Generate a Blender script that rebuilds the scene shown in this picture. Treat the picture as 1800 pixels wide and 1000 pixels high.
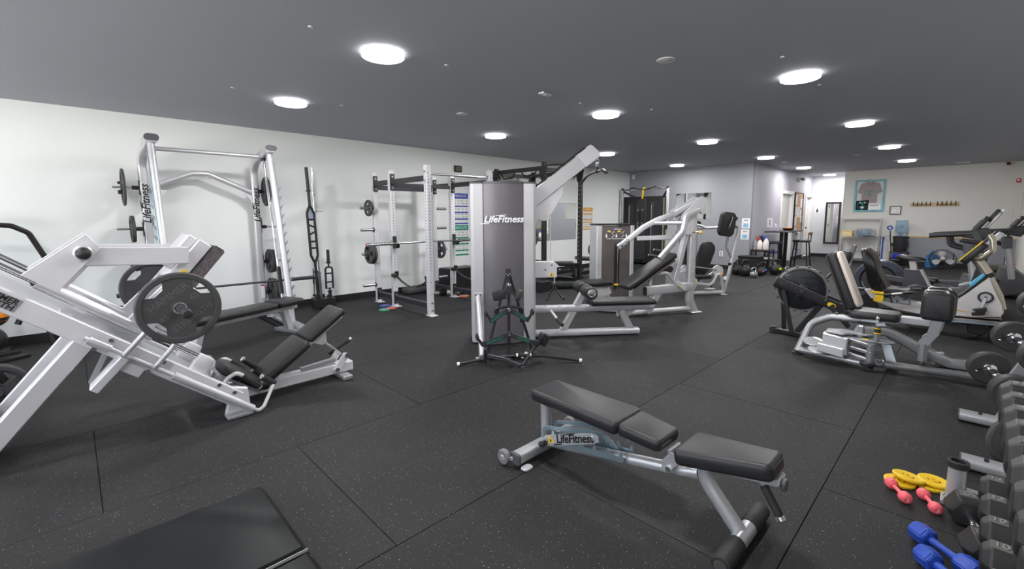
import bpy, bmesh, math, random
from mathutils import Vector as V, Matrix as M
random.seed(7)
PI = math.pi
for o in list(bpy.data.objects): bpy.data.objects.remove(o)
SC = bpy.context.scene
COL = SC.collection

# ---------------------------------------------------------------- camera
YAW, PITCH, ROLL = math.radians(45.637), math.radians(6.944), math.radians(-0.295)
fwd = V((math.cos(YAW)*math.cos(PITCH), math.sin(YAW)*math.cos(PITCH), -math.sin(PITCH)))
rt = fwd.cross(V((0, 0, 1))).normalized(); up = rt.cross(fwd)
rt, up = (math.cos(ROLL)*rt + math.sin(ROLL)*up), (-math.sin(ROLL)*rt + math.cos(ROLL)*up)
cd = bpy.data.cameras.new('camera'); cam = bpy.data.objects.new('camera', cd); COL.objects.link(cam)
cd.sensor_fit = 'HORIZONTAL'; cd.sensor_width = 36.0; cd.lens = 790.56/1800*36.0
cd.shift_y = -(500-476.46)/1800; cd.clip_start = 0.05; cd.clip_end = 200
cam.matrix_world = M(((rt.x, up.x, -fwd.x, 0), (rt.y, up.y, -fwd.y, 0), (rt.z, up.z, -fwd.z, 1.443), (0, 0, 0, 1)))
SC.camera = cam

# ---------------------------------------------------------------- sky and exposure
W = bpy.data.worlds.new('sky'); SC.world = W; W.use_nodes = True
nt = W.node_tree; bg = nt.nodes['Background']
sky = nt.nodes.new('ShaderNodeTexSky'); sky.sky_type = 'HOSEK_WILKIE'; sky.turbidity = 5.0; sky.ground_albedo = 0.35
sky.sun_direction = V((0.4, -0.5, 0.75)).normalized()
# pale glow of unseen paving, added below the horizon to light the ceiling
tcw = nt.nodes.new('ShaderNodeTexCoord'); sx = nt.nodes.new('ShaderNodeSeparateXYZ'); nt.links.new(tcw.outputs['Generated'], sx.inputs[0])
gtw = nt.nodes.new('ShaderNodeMath'); gtw.operation = 'LESS_THAN'; gtw.inputs[1].default_value = 0.0; nt.links.new(sx.outputs[2], gtw.inputs[0])
mxw = nt.nodes.new('ShaderNodeMixRGB'); nt.links.new(gtw.outputs[0], mxw.inputs[0]); hs = nt.nodes.new('ShaderNodeHueSaturation'); hs.inputs['Saturation'].default_value = .4; nt.links.new(sky.outputs[0], hs.inputs['Color']); nt.links.new(hs.outputs[0], mxw.inputs[1]); mxw.inputs[2].default_value = (.62, .60, .58, 1)
nt.links.new(mxw.outputs[0], bg.inputs[0]); bg.inputs[1].default_value = 29.0
SC.view_settings.view_transform = 'Standard'; SC.view_settings.look = 'None'
SC.view_settings.exposure = 0.0; SC.view_settings.gamma = 1.0; SC.view_settings.use_curve_mapping = False
LAMP_W = 20.0       # watts per ceiling disc
GLOW = 6.0          # emission of the discs' diffusers
WIN_DAY = 1.0

# ---------------------------------------------------------------- materials
MATS = {}
def mat(name, col, rough=0.5, metal=0.0, bump=0.0, bscale=60.0, var=0.0, vscale=4.0, spec=0.5, emit=None, estr=0.0,
        trans=0.0, coat=0.0, alpha=1.0, ior=1.45):
    if name in MATS: return MATS[name]
    m = bpy.data.materials.new(name); m.use_nodes = True; MATS[name] = m
    n = m.node_tree; b = n.nodes['Principled BSDF']
    c = (col[0], col[1], col[2], 1)
    b.inputs['Base Color'].default_value = c
    b.inputs['Roughness'].default_value = rough; b.inputs['Metallic'].default_value = metal
    b.inputs['Specular IOR Level'].default_value = spec; b.inputs['Coat Weight'].default_value = coat
    b.inputs['Transmission Weight'].default_value = trans; b.inputs['Alpha'].default_value = alpha
    b.inputs['IOR'].default_value = ior
    if emit: b.inputs['Emission Color'].default_value = (*emit, 1); b.inputs['Emission Strength'].default_value = estr
    if var or bump:
        tc = n.nodes.new('ShaderNodeTexCoord')
    if var:
        ns = n.nodes.new('ShaderNodeTexNoise'); ns.inputs['Scale'].default_value = vscale; ns.inputs['Detail'].default_value = 4
        n.links.new(tc.outputs['Object'], ns.inputs['Vector'])
        r = n.nodes.new('ShaderNodeValToRGB')
        r.color_ramp.elements[0].position = .3; r.color_ramp.elements[1].position = .7
        r.color_ramp.elements[0].color = tuple(x*(1-var) for x in col) + (1,)
        r.color_ramp.elements[1].color = tuple(min(1, x*(1+var)) for x in col) + (1,)
        n.links.new(ns.outputs[0], r.inputs[0]); n.links.new(r.outputs[0], b.inputs['Base Color'])
    if bump:
        ns = n.nodes.new('ShaderNodeTexNoise'); ns.inputs['Scale'].default_value = bscale; ns.inputs['Detail'].default_value = 3
        n.links.new(tc.outputs['Object'], ns.inputs['Vector'])
        bp = n.nodes.new('ShaderNodeBump'); bp.inputs['Strength'].default_value = bump; bp.inputs['Distance'].default_value = .01
        n.links.new(ns.outputs[0], bp.inputs['Height']); n.links.new(bp.outputs[0], b.inputs['Normal'])
    return m

def rubber_floor():
    m = bpy.data.materials.new('speckled_rubber'); m.use_nodes = True; MATS['floor'] = m
    n = m.node_tree; b = n.nodes['Principled BSDF']; L = n.links
    b.inputs['Roughness'].default_value = .68; b.inputs['Specular IOR Level'].default_value = .26
    tc = n.nodes.new('ShaderNodeTexCoord'); oi = n.nodes.new('ShaderNodeObjectInfo')
    big = n.nodes.new('ShaderNodeTexNoise'); big.inputs['Scale'].default_value = 1.3; big.inputs['Detail'].default_value = 5
    geo = n.nodes.new('ShaderNodeNewGeometry')
    L.new(geo.outputs['Position'], big.inputs['Vector'])
    r1 = n.nodes.new('ShaderNodeValToRGB'); r1.color_ramp.elements[0].position = .3; r1.color_ramp.elements[1].position = .72
    r1.color_ramp.elements[0].color = (.0155, .0155, .016, 1); r1.color_ramp.elements[1].color = (.0235, .023, .023, 1)
    L.new(big.outputs[0], r1.inputs[0])
    tint = n.nodes.new('ShaderNodeMixRGB'); tint.blend_type = 'MULTIPLY'; tint.inputs[0].default_value = 1
    mr = n.nodes.new('ShaderNodeMapRange'); mr.inputs[3].default_value = .9; mr.inputs[4].default_value = 1.1
    L.new(oi.outputs['Random'], mr.inputs[0]); L.new(r1.outputs[0], tint.inputs[1]); L.new(mr.outputs[0], tint.inputs[2])
    # pale crumbs
    def specks(scale, thr, colr, prev):
        vo = n.nodes.new('ShaderNodeTexVoronoi'); vo.inputs['Scale'].default_value = scale
        L.new(geo.outputs['Position'], vo.inputs['Vector'])
        lt = n.nodes.new('ShaderNodeMath'); lt.operation = 'LESS_THAN'; lt.inputs[1].default_value = .22
        L.new(vo.outputs['Distance'], lt.inputs[0])
        sp = n.nodes.new('ShaderNodeSeparateColor'); L.new(vo.outputs['Color'], sp.inputs[0])
        gt = n.nodes.new('ShaderNodeMath'); gt.operation = 'GREATER_THAN'; gt.inputs[1].default_value = thr
        L.new(sp.outputs[0], gt.inputs[0])
        mu = n.nodes.new('ShaderNodeMath'); mu.operation = 'MULTIPLY'; L.new(lt.outputs[0], mu.inputs[0]); L.new(gt.outputs[0], mu.inputs[1])
        mx = n.nodes.new('ShaderNodeMixRGB'); L.new(mu.outputs[0], mx.inputs[0]); L.new(prev, mx.inputs[1]); mx.inputs[2].default_value = (*colr, 1)
        return mx.outputs[0]
    o = specks(260, .80, (.09, .09, .095), tint.outputs[0])
    o = specks(170, .90, (.22, .22, .23), o)
    o = specks(120, .955, (.36, .36, .36), o)
    L.new(o, b.inputs['Base Color'])
    ns = n.nodes.new('ShaderNodeTexNoise'); ns.inputs['Scale'].default_value = 240; L.new(geo.outputs['Position'], ns.inputs['Vector'])
    bp = n.nodes.new('ShaderNodeBump'); bp.inputs['Strength'].default_value = .35; bp.inputs['Distance'].default_value = .004
    L.new(ns.outputs[0], bp.inputs['Height']); L.new(bp.outputs[0], b.inputs['Normal'])
    return m
rubber_floor()
SILVER = mat('silver_paint', (.60, .60, .625), .36, .45)
PLAT = mat('platinum_paint', (.36, .37, .39), .36, .55)
DSILV = mat('dark_silver_paint', (.36, .37, .385), .38, .5)
WHITEP = mat('pale_silver_paint', (.66, .655, .685), .42, .25)
CHROME = mat('chrome', (.82, .83, .85), .12, 1.0)
STEEL = mat('brushed_steel', (.55, .55, .56), .3, 1.0)
ZINC = mat('zinc_blue_plate', (.38, .50, .56), .3, .8)
BLACK = mat('black_paint', (.018, .018, .019), .38)
GUN = mat('gunmetal_paint', (.045, .045, .05), .4, .3)
VINYL = mat('black_vinyl', (.020, .0195, .021), .42, bump=.12, bscale=260)
VINYLS = mat('vinyl_seam', (.012, .012, .013), .5)
RUB = mat('plate_rubber', (.062, .060, .063), .55, bump=.08, bscale=120)
GRIP = mat('grip_rubber', (.022, .022, .024), .6, bump=.15, bscale=300)
PLASTIC = mat('black_plastic', (.026, .026, .028), .42)
GREYPL = mat('grey_plastic', (.085, .085, .095), .4)
SHROUD = mat('shroud_panel', (.15, .14, .155), .35, .25, bump=.02, bscale=400)
SHROUD2 = mat('brown_shroud_panel', (.13, .115, .11), .32, .3)
WHITE = mat('white_plastic', (.8, .8, .8), .4)
YELLOW = mat('yellow_plastic', (.85, .55, .02), .45)
ORANGE = mat('orange_plastic', (.8, .25, .02), .45)
RED = mat('red_plastic', (.55, .03, .03), .4)
GREEN = mat('green_print', (.02, .22, .12), .5)
INK = mat('black_print', (.01, .01, .012), .5)
WINK = mat('white_print', (.85, .85, .86), .5)
WOOD = mat('pale_wood', (.60, .42, .22), .5, var=.15, vscale=9)

# ---------------------------------------------------------------- mesh builder
def rrect(w, h, r, k=2):
    r = min(r, w/2*.98, h/2*.98); out = []
    for cx, cy, a0 in ((w/2-r, h/2-r, 0), (-w/2+r, h/2-r, 90), (-w/2+r, -h/2+r, 180), (w/2-r, -h/2+r, 270)):
        for i in range(k+1):
            a = math.radians(a0+90*i/k); out.append((cx+r*math.cos(a), cy+r*math.sin(a)))
    return out
def circ(r, n=12, r2=None):
    return [(r*math.cos(2*PI*i/n), (r2 or r)*math.sin(2*PI*i/n)) for i in range(n)]
def fillet(pts, rad, k=5):
    pts = [V(p) for p in pts]
    if rad <= 0 or len(pts) < 3: return pts
    out = [pts[0]]
    for i in range(1, len(pts)-1):
        p, a, b = pts[i], pts[i-1]-pts[i], pts[i+1]-pts[i]
        la, lb = a.length, b.length; a.normalize(); b.normalize()
        ang = a.angle(b, PI)
        if ang > PI-.03: out.append(p); continue
        d = min(rad/math.tan(ang/2), la*.48, lb*.48); r = d*math.tan(ang/2)
        c = p + (a+b).normalized()*(r/math.sin(ang/2))
        s, e = p+a*d-c, p+b*d-c
        th = s.angle(e, 0); ax = s.cross(e).normalized()
        for j in range(k+1): out.append(c + M.Rotation(th*j/k, 3, ax) @ s)
    out.append(pts[-1]); return out

class B:
    def __init__(self): self.bm = bmesh.new()
    def _xf(self, vs, mtx):
        for v in vs: v.co = mtx @ v.co
    def box(self, c, s, rot=None, bev=0.0, seg=1):
        g = bmesh.ops.create_cube(self.bm, size=1.0); vs = g['verts']
        for v in vs: v.co = V((v.co.x*s[0], v.co.y*s[1], v.co.z*s[2]))
        if bev > 0:
            es = list({e for v in vs for e in v.link_edges})
            r = bmesh.ops.bevel(self.bm, geom=es, offset=min(bev, min(s)*.49), segments=seg, affect='EDGES', profile=.5)
            vs = list({v for f in r['faces'] for v in f.verts} | {v for v in vs if v.is_valid})
        mt = M.Translation(V(c))
        if rot is not None: mt = mt @ (rot.to_4x4() if isinstance(rot, M) else M.Rotation(rot, 4, 'Z'))
        self._xf(vs, mt); return self
    def sweep(self, pts, sec, upv=(0, 0, 1), fr=0.0, k=5, cap=True, closed=False):
        P = fillet(pts, fr, k); n = len(P); rings = []; u = V(upv)
        for i in range(n):
            if closed: t = (P[(i+1) % n]-P[i-1])
            else: t = (P[min(i+1, n-1)]-P[max(i-1, 0)])
            t.normalize()
            if i == 0:
                if abs(u.dot(t)) > .98: u = V((1, 0, 0)) if abs(t.x) < .9 else V((0, 1, 0))
            u = (u - t*u.dot(t)).normalized(); s = t.cross(u)
            sc = 1.0
            if 0 < i < n-1 or closed:
                d1 = (P[i]-P[i-1]).normalized(); sc = 1/max(.5, d1.dot(t))
            rings.append([self.bm.verts.new(P[i]+s*a*(sc if abs(a) > 0 else 1)+u*b) for a, b in sec])
        m = len(sec)
        for i in range(n if closed else n-1):
            A, Bq = rings[i], rings[(i+1) % n]
            for j in range(m):
                self.bm.faces.new((A[j], A[(j+1) % m], Bq[(j+1) % m], Bq[j]))
        if cap and not closed:
            self.bm.faces.new(list(reversed(rings[0]))); self.bm.faces.new(rings[-1])
        return self
    def tube(self, pts, r, fr=0.0, n=10, k=4, closed=False):
        return self.sweep(pts, circ(r, n), fr=fr, k=k, closed=closed)
    def beam(self, p, q, w, h, upv=(0, 0, 1), r=.006, fr=0.0):
        pts = [p, q] if q is not None else p
        return self.sweep(pts, rrect(w, h, r, 1 if r < .008 else 3), upv=upv, fr=fr)
    def cyl(self, p, q, r, n=20, r2=None, bev=0.0):
        p, q = V(p), V(q); L = (q-p).length; r2 = r if r2 is None else r2
        prof = [(0, 0), (r, 0), (r2, L), (0, L)]
        if bev: prof = [(0, 0), (r-bev, 0), (r, bev), (r2, L-bev), (r2-bev, L), (0, L)]
        return self.lathe(p, q-p, prof, n)
    def lathe(self, o, ax, prof, n=24, closed=False):
        o, ax = V(o), V(ax).normalized()
        x = ax.orthogonal().normalized(); y = ax.cross(x); rings = []
        for r, h in prof:
            if r < 1e-6: rings.append([self.bm.verts.new(o+ax*h)])
            else: rings.append([self.bm.verts.new(o+ax*h+(x*math.cos(2*PI*i/n)+y*math.sin(2*PI*i/n))*r) for i in range(n)])
        idx = range(len(rings)) if closed else range(len(rings)-1)
        for i in idx:
            a, b = rings[i], rings[(i+1) % len(rings)]
            for j in range(n):
                f = [a[j % len(a)], a[(j+1) % len(a)], b[(j+1) % len(b)], b[j % len(b)]]
                f2 = []
                for v in f:
                    if v not in f2: f2.append(v)
                if len(f2) > 2: self.bm.faces.new(f2)
        return self
    def torus(self, c, ax, R, r, n=24, m=8):
        return self.lathe(c, ax, [(R+r*math.cos(2*PI*i/m), r*math.sin(2*PI*i/m)) for i in range(m)], n, closed=True)
    def ball(self, c, r, n=16, s=(1, 1, 1)):
        g = bmesh.ops.create_uvsphere(self.bm, u_segments=n, v_segments=max(6, n*2//3), radius=r)
        for v in g['verts']: v.co = V((v.co.x*s[0], v.co.y*s[1], v.co.z*s[2]))+V(c)
        return self
    def prism(self, poly, o, ux, uy, t, bev=0.0, seg=1):
        """polygon in the plane (o, ux, uy), extruded by t along ux x uy (centred)"""
        o, ux, uy = V(o), V(ux).normalized(), V(uy).normalized(); nz = ux.cross(uy)
        a = [self.bm.verts.new(o+ux*p[0]+uy*p[1]-nz*t/2) for p in poly]
        b = [self.bm.verts.new(o+ux*p[0]+uy*p[1]+nz*t/2) for p in poly]
        n = len(poly); fs = [self.bm.faces.new(list(reversed(a))), self.bm.faces.new(b)]
        for i in range(n): self.bm.faces.new((a[i], a[(i+1) % n], b[(i+1) % n], b[i]))
        if bev:
            es = list(fs[0].edges)+list(fs[1].edges)
            bmesh.ops.bevel(self.bm, geom=es, offset=bev, segments=seg, affect='EDGES', profile=.5, clamp_overlap=True)
        return self
    def text(self, s, o, ux, uy, size, depth=.0015, shear=0.0, align='CENTER', bold=0.0):
        cu = bpy.data.curves.new('t', 'FONT'); cu.body = s; cu.size = size; cu.extrude = depth; cu.shear = shear
        cu.align_x = align; cu.align_y = 'CENTER'; cu.resolution_u = 3; cu.offset = bold*size
        ob = bpy.data.objects.new('t', cu); COL.objects.link(ob)
        me = bpy.data.meshes.new_from_object(ob.evaluated_get(bpy.context.evaluated_depsgraph_get()))
        ux, uy = V(ux).normalized(), V(uy).normalized(); nz = ux.cross(uy); o = V(o)
        me.transform(M(((ux.x, uy.x, nz.x, o.x), (ux.y, uy.y, nz.y, o.y), (ux.z, uy.z, nz.z, o.z), (0, 0, 0, 1))))
        self.bm.from_mesh(me)
        bpy.data.objects.remove(ob); bpy.data.curves.remove(cu); bpy.data.meshes.remove(me); return self

ROOT = {}
def obj(name, b, m, parent=None, world=False, flat=False, label=None):
    """links the builder's shape as ONE mesh object; world=True: shape given in room coordinates"""
    bm = b.bm
    if world and parent is not None:
        r = parent
        while r.parent: r = r.parent
        bmesh.ops.transform(bm, matrix=ROOT[r.name].inverted(), verts=bm.verts)
    bmesh.ops.recalc_face_normals(bm, faces=bm.faces)
    me = bpy.data.meshes.new(name); bm.to_mesh(me); bm.free()
    me.materials.append(m)
    if not flat:
        me.shade_smooth(); me.set_sharp_from_angle(angle=math.radians(35))
    o = bpy.data.objects.new(name, me); COL.objects.link(o)
    if parent: o.parent = parent
    if label: o['label'] = label
    return o
def part(p, name, m, b, world=False, label=None, flat=False): return obj(name, b, m, p, world, flat, label)
def thing(name, label, cat, loc=(0, 0, 0), rz=0.0, group=None):
    o = bpy.data.objects.new(name, None); COL.objects.link(o); o.empty_display_size = .1
    o.location = loc; o.rotation_euler = (0, 0, rz)
    ROOT[o.name] = M.Translation(V(loc)) @ M.Rotation(rz, 4, 'Z')
    o['label'] = label; o['category'] = cat
    if group: o['group'] = group
    return o
def tag(o, label, cat, group=None, kind=None):
    if label: o['label'] = label
    if cat: o['category'] = cat
    if group: o['group'] = group
    if kind: o['kind'] = kind
    return o
def struct(name, b, m, parent=None):
    o = obj(name, b, m, parent)
    if parent is None: o['kind'] = 'structure'
    return o
def sroot(name):
    o = bpy.data.objects.new(name, None); COL.objects.link(o); o['kind'] = 'structure'; ROOT[o.name] = M.Identity(4); return o
def dup(root, loc=None, rz=None, label=None, rot=None):
    def cp(o, par):
        c = o.copy(); COL.objects.link(c)
        if par: c.parent = par
        for ch in list(o.children): cp(ch, c)
        return c
    r = cp(root, None)
    if loc is not None: r.location = loc
    if rz is not None: r.rotation_euler = (0, 0, rz)
    if rot is not None: r.rotation_euler = rot
    if label: r['label'] = label
    ROOT[r.name] = M.Translation(V(r.location)) @ r.rotation_euler.to_matrix().to_4x4()
    return r
X, Y, Z = V((1, 0, 0)), V((0, 1, 0)), V((0, 0, 1))
def ry(deg): return M.Rotation(math.radians(deg), 3, 'Y')
def rx(deg): return M.Rotation(math.radians(deg), 3, 'X')
def rzm(deg): return M.Rotation(math.radians(deg), 3, 'Z')
def pad(c, s, rot=None, bev=.02): return B().box(c, s, rot, bev, 3)
# ================================================================ room
WL, WB, WR2, WRT, CE = 7.59, 12.55, 17.25, -0.80, 2.76     # left wall Y, grey back wall X, far beige wall X, right wall Y, ceiling Z
XF, XD = -4.2, 18.65                                     # front wall X (behind the camera), far white wall X
CY0, CY1 = 4.03, 2.90                                    # corridor side wall Y, outer corner of the beige wall Y
wall_w = mat('white_wall_paint', (.82, .85, .835), .7, bump=.03, bscale=90)
wall_g = mat('grey_wall_paint', (.30, .31, .335), .65, bump=.03, bscale=90)
wall_l = mat('lavender_wall_paint', (.45, .44, .50), .6, bump=.03, bscale=90)
wall_f = mat('far_white_wall_paint', (.66, .68, .71), .65)
wall_b = mat('beige_wall_paint', (.70, .69, .65), .7, bump=.03, bscale=90)
ceil_m = mat('dark_ceiling_paint', (.355, .375, .41), .7, bump=.05, bscale=40)
base_m = mat('black_baseboard', (.016, .016, .017), .5)
T = .12
def slab(x0, x1, y0, y1, z0, z1):
    return B().box(((x0+x1)/2, (y0+y1)/2, (z0+z1)/2), (x1-x0, y1-y0, z1-z0))
struct('ceiling', slab(XF-T, XD+T, WRT-T, WL+T, CE, CE+.15), ceil_m)
struct('wall_left', slab(XF-T, WB+T, WL, WL+T, 0, CE), wall_w)
struct('wall_back', slab(WB, WB+T, CY0, WL, 0, CE), wall_g)
# far beige wall, grey below the wooden rail
far = sroot('wall_far')
obj('upper_wall', slab(WR2, WR2+T, WRT, CY1, .79, CE), wall_b, far)
obj('lower_wall', slab(WR2, WR2+T, WRT, 1.42, 0, .79), wall_g, far)
obj('lower_wall', slab(WR2, WR2+T, 1.42, CY1, 0, .79), wall_b, far)
obj('wall_return', slab(WR2+T, XD, CY1-T, CY1, 0, CE), wall_b, far)
struct('trim_1', slab(WR2-.02, WR2-.001, WRT+.002, 1.42, .78, .82), WOOD)
# wall at the end of the corridor
struct('wall_end', slab(XD, XD+T, CY1-T, CY0+T, 0, CE), wall_f)
# front wall with a broad window (behind the camera)
fr = sroot('wall_front')
obj('wall_pier', slab(XF-T, XF, WRT, -.2, 0, CE), wall_w, fr); obj('wall_pier', slab(XF-T, XF, 6.6, WL, 0, CE), wall_w, fr)
obj('window_sill_wall', slab(XF-T, XF, -.2, 6.6, 0, .75), wall_w, fr); obj('window_head_wall', slab(XF-T, XF, -.2, 6.6, 2.45, CE), wall_w, fr)
glass = bpy.data.materials.new('clear_glass'); glass.use_nodes = True
g = glass.node_tree; g.nodes.remove(g.nodes['Principled BSDF'])
mx = g.nodes.new('ShaderNodeMixShader'); tr = g.nodes.new('ShaderNodeBsdfTransparent'); gl = g.nodes.new('ShaderNodeBsdfGlossy')
gl.inputs['Roughness'].default_value = .02; mx.inputs[0].default_value = .07
g.links.new(tr.outputs[0], mx.inputs[1]); g.links.new(gl.outputs[0], mx.inputs[2]); g.links.new(mx.outputs[0], g.nodes['Material Output'].inputs[0])
frame_m = mat('dark_window_frame', (.03, .03, .032), .4)
for i in range(4):
    y0 = -.2+1.7*i; y1 = y0+1.7
    w = sroot('window_%d' % (i+1)); b = B()
    for (a0, a1, c0, c1) in ((y0, y1, .75, .81), (y0, y1, 2.39, 2.45), (y0, y0+.05, .81, 2.39), (y1-.05, y1, .81, 2.39)):
        b.box((XF-.06, (a0+a1)/2, (c0+c1)/2), (.06, a1-a0, c1-c0))
    obj('window_frame', b, frame_m, w)
    obj('window_pane', slab(XF-.064, XF-.058, y0+.05, y1-.05, .81, 2.39), glass, w)
lp = bpy.data.lights.new('window_daylight_portal', 'AREA'); lp.shape = 'RECTANGLE'; lp.size = 6.8; lp.size_y = 1.7
lp.cycles.is_portal = True
lo = bpy.data.objects.new('window_daylight_portal', lp); COL.objects.link(lo); lo.location = (XF-.2, 3.2, 1.6); lo.rotation_euler = (0, -PI/2, 0)
# right wall behind the dumbbell rack
struct('wall_right', slab(XF-T, WR2+T, WRT-T, WRT, 0, CE), wall_b)
# corridor side wall with two door openings
D1, D2 = (15.12, 16.26), (17.86, 18.60)
cw = sroot('wall_corridor')
for a0, a1, z0, z1 in ((WB+T, D1[0], 0, CE), (D1[1], D2[0], 0, CE), (D2[1], XD, 0, CE), (D1[0], D1[1], 2.08, CE), (D2[0], D2[1], 2.05, CE)):
    obj('wall_panel', slab(a0, a1, CY0, CY0+T, z0, z1), wall_l, cw)
door_m = mat('white_door_paint', (.78, .75, .72), .45)
trim_m = mat('white_trim_paint', (.86, .84, .83), .45)
for k, (d, hh) in enumerate(((D1, 2.08), (D2, 2.05))):
    dr = sroot('door_%d' % (k+1))
    b = B(); w = .085
    for c, s in (((d[0]-w/2, 0, (hh+w)/2), (w, 1, hh+w)), ((d[1]+w/2 if k == 0 else d[1]+.02, 0, (hh+w)/2), (w if k == 0 else .04, 1, hh+w)), (((d[0]+d[1])/2, 0, hh+w/2), (d[1]-d[0], 1, w))):
        b.box((c[0], CY0-.009, c[2]), (s[0], .016, s[2]))
    obj('door_casing', b, trim_m, dr)
    b = B()
    b.box((d[0]+.01, CY0+.08, hh/2), (.018, .15, hh)); b.box((d[1]-.01, CY0+.08, hh/2), (.018, .15, hh)); b.box(((d[0]+d[1])/2, CY0+.08, hh-.01), (d[1]-d[0], .15, .018))
    obj('door_jamb', b, trim_m, dr)
    x0, x1 = d[0]+.025, d[1]-.025
    lf = obj('door_leaf', B().box(((x0+x1)/2, CY0+.10, (hh-.03)/2+.005), (x1-x0, .04, hh-.03), bev=.003), door_m, dr)
    hm = mat('black_hardware', (.012, .012, .012), .35, .4)
    if k == 0:
        for z in (1.78, 1.02, .30):
            obj('hinge', B().box((d[0]+.30, CY0+.076, z), (.10, .012, .12), bev=.002), hm, lf)
    obj('door_knob', B().lathe((x1-.08 if k == 0 else d[0]+.36, CY0+.08, 1.0), (0, -1, 0), [(0, 0), (.03, .002), (.03, .008), (.012, .012), (.012, .035), (.028, .045), (.03, .06), (.018, .072), (0, .074)], 14), hm, lf)
    # dark room behind
struct('wall_room', slab(D1[0]-.4, D2[1]+.05, CY0+T+.02, CY0+T+.06, 0, CE), wall_f)
# baseboards
struct('baseboard_left', slab(XF, WB, WL-.014, WL-.001, 0, .105), base_m)
struct('baseboard_back', slab(WB-.014, WB-.001, CY0, WL-.014, 0, .105), base_m)
struct('baseboard_corridor', slab(WB+T, D1[0]-.09, CY0-.014, CY0-.001, 0, .105), base_m)
struct('baseboard_door', slab(D1[1]+.09, D2[0]-.09, CY0-.014, CY0-.001, 0, .105), base_m)
struct('baseboard_end', slab(XD-.014, XD-.001, CY1, D2[0]*0+CY0-.02, 0, .105), base_m)
struct('baseboard_far', slab(WR2-.014, WR2-.001, WRT, CY1, 0, .105), base_m)
struct('baseboard_right', slab(XF, WR2-.014, WRT+.001, WRT+.014, 0, .105), base_m)
# floor: slab with loose rubber mats in running bond
fl = sroot('floor')
obj('floor_slab', slab(XF, XD, WRT, WL, -.12, -.012), mat('joint_black', (.004, .004, .004), .9), fl)
TW, TH, y = 1.829, 1.219, .449-1.219
tile_cache = {}
row = 0
while y < WL-.02:
    a, b_ = max(y, WRT+.001), min(y+TH, WL-.001)
    if b_-a > .02:
        k0 = .911 if row % 2 == 0 else -.006
        x = k0-TW*4
        while x < XD:
            c, d = max(x, XF+.001), min(x+TW, XD-.001)
            if d-c > .02 and not (c > WB+T and a > CY0) and not (c > WR2+T and b_ < CY1-T):
                key = (round(d-c, 3), round(b_-a, 3))
                if key not in tile_cache:
                    bb = B().box((0, 0, -.006), (d-c-.003, b_-a-.003, .012), bev=.0018)
                    me = bpy.data.meshes.new('rubber_mat'); bmesh.ops.recalc_face_normals(bb.bm, faces=bb.bm.faces); bb.bm.to_mesh(me); bb.bm.free(); me.materials.append(MATS['floor'])
                    tile_cache[key] = me
                o = bpy.data.objects.new('rubber_mat', tile_cache[key]); COL.objects.link(o); o.parent = fl
                o.location = ((c+d)/2, (a+b_)/2, random.uniform(-.0006, .0006))
            x += TW
    y += TH; row += 1

# ---------------------------------------------------------------- ceiling fittings
diff = mat('light_diffuser', (.9, .9, .9), .4, emit=(1.0, .985, .99), estr=GLOW)
rim_m = mat('light_rim', (.75, .75, .76), .4)
rowsY = ((5.57, 'row nearest the white wall'), (3.45, 'middle row'), (1.27, 'row nearest the dumbbell rack'))
ordn = ['first', 'second', 'third', 'fourth', 'fifth', 'sixth']
proto_l = None
for yy, rn in rowsY:
    n = 0
    for xx in (-1.25, 1.93, 5.09, 8.27, 11.52, 14.77, 18.0):
        if xx > WB and yy > CY0: continue
        if xx > WR2-.5 and yy < 2: continue
        if xx < 0: lab = 'ceiling disc light behind the viewer, ' + rn
        else:
            if yy < 2 and xx < 3: lab = 'ceiling disc light overhead, ' + rn
            else: n += 1; lab = 'ceiling disc light, %s from the front, %s' % (ordn[n-1], rn)
        if proto_l is None:
            t = proto_l = thing('ceiling_light', lab, 'ceiling light', (xx, yy, CE), group='round ceiling lights')
            part(t, 'light_rim', rim_m, B().lathe((0, 0, 0), (0, 0, -1), [(0, .0), (.160, .0), (.160, .006), (.150, .008), (0, .008)], 40))
            part(t, 'diffuser', diff, B().lathe((0, 0, 0), (0, 0, -1), [(0, .008), (.166, .008), (.168, .018), (.166, .036), (.160, .040), (0, .041)], 40))
        else: t = dup(proto_l, (xx, yy, CE), 0, lab)
        ld = bpy.data.lights.new('disc_light', 'AREA'); ld.shape = 'DISK'; ld.size = .31; ld.energy = LAMP_W*((.3 if xx > 17 else .55) if xx > 14 and yy > 3 else 1.0);   # the two corridor discs are dimmer
        ld.color = (1.0, .985, .985)
        lo = bpy.data.objects.new('disc_lamp', ld); COL.objects.link(lo); lo.location = (0, 0, -.0425); lo.parent = t
# speakers, sensor, heads
wpl = mat('white_fitting', (.72, .72, .73), .5)
for i, (xx, yy, lab) in enumerate(((3.75, 1.95, 'round white ceiling speaker nearest the viewer'), (3.75, 4.74, 'round white ceiling speaker above the power rack'), (12.64, 1.94, 'small flat ceiling speaker far back near the corridor'))):
    t = thing('ceiling_speaker', lab, 'speaker', (xx, yy, CE), group='ceiling speakers')
    part(t, 'speaker_rim', wpl, B().lathe((0, 0, 0), (0, 0, -1), [(0, 0), (.075, 0), (.078, .004), (.072, .009), (.066, .009), (.066, .006), (0, .006)], 28))
    part(t, 'speaker_grille', mat('grille_white', (.62, .62, .63), .7, bump=.6, bscale=500), B().lathe((0, 0, 0), (0, 0, -1), [(0, .0062), (.064, .0062), (.060, .009), (0, .0105)], 28))
t = thing('emergency_fitting', 'small square white ceiling fitting in the middle of the ceiling', 'ceiling fitting', (3.80, 3.36, CE), math.radians(8))
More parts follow.
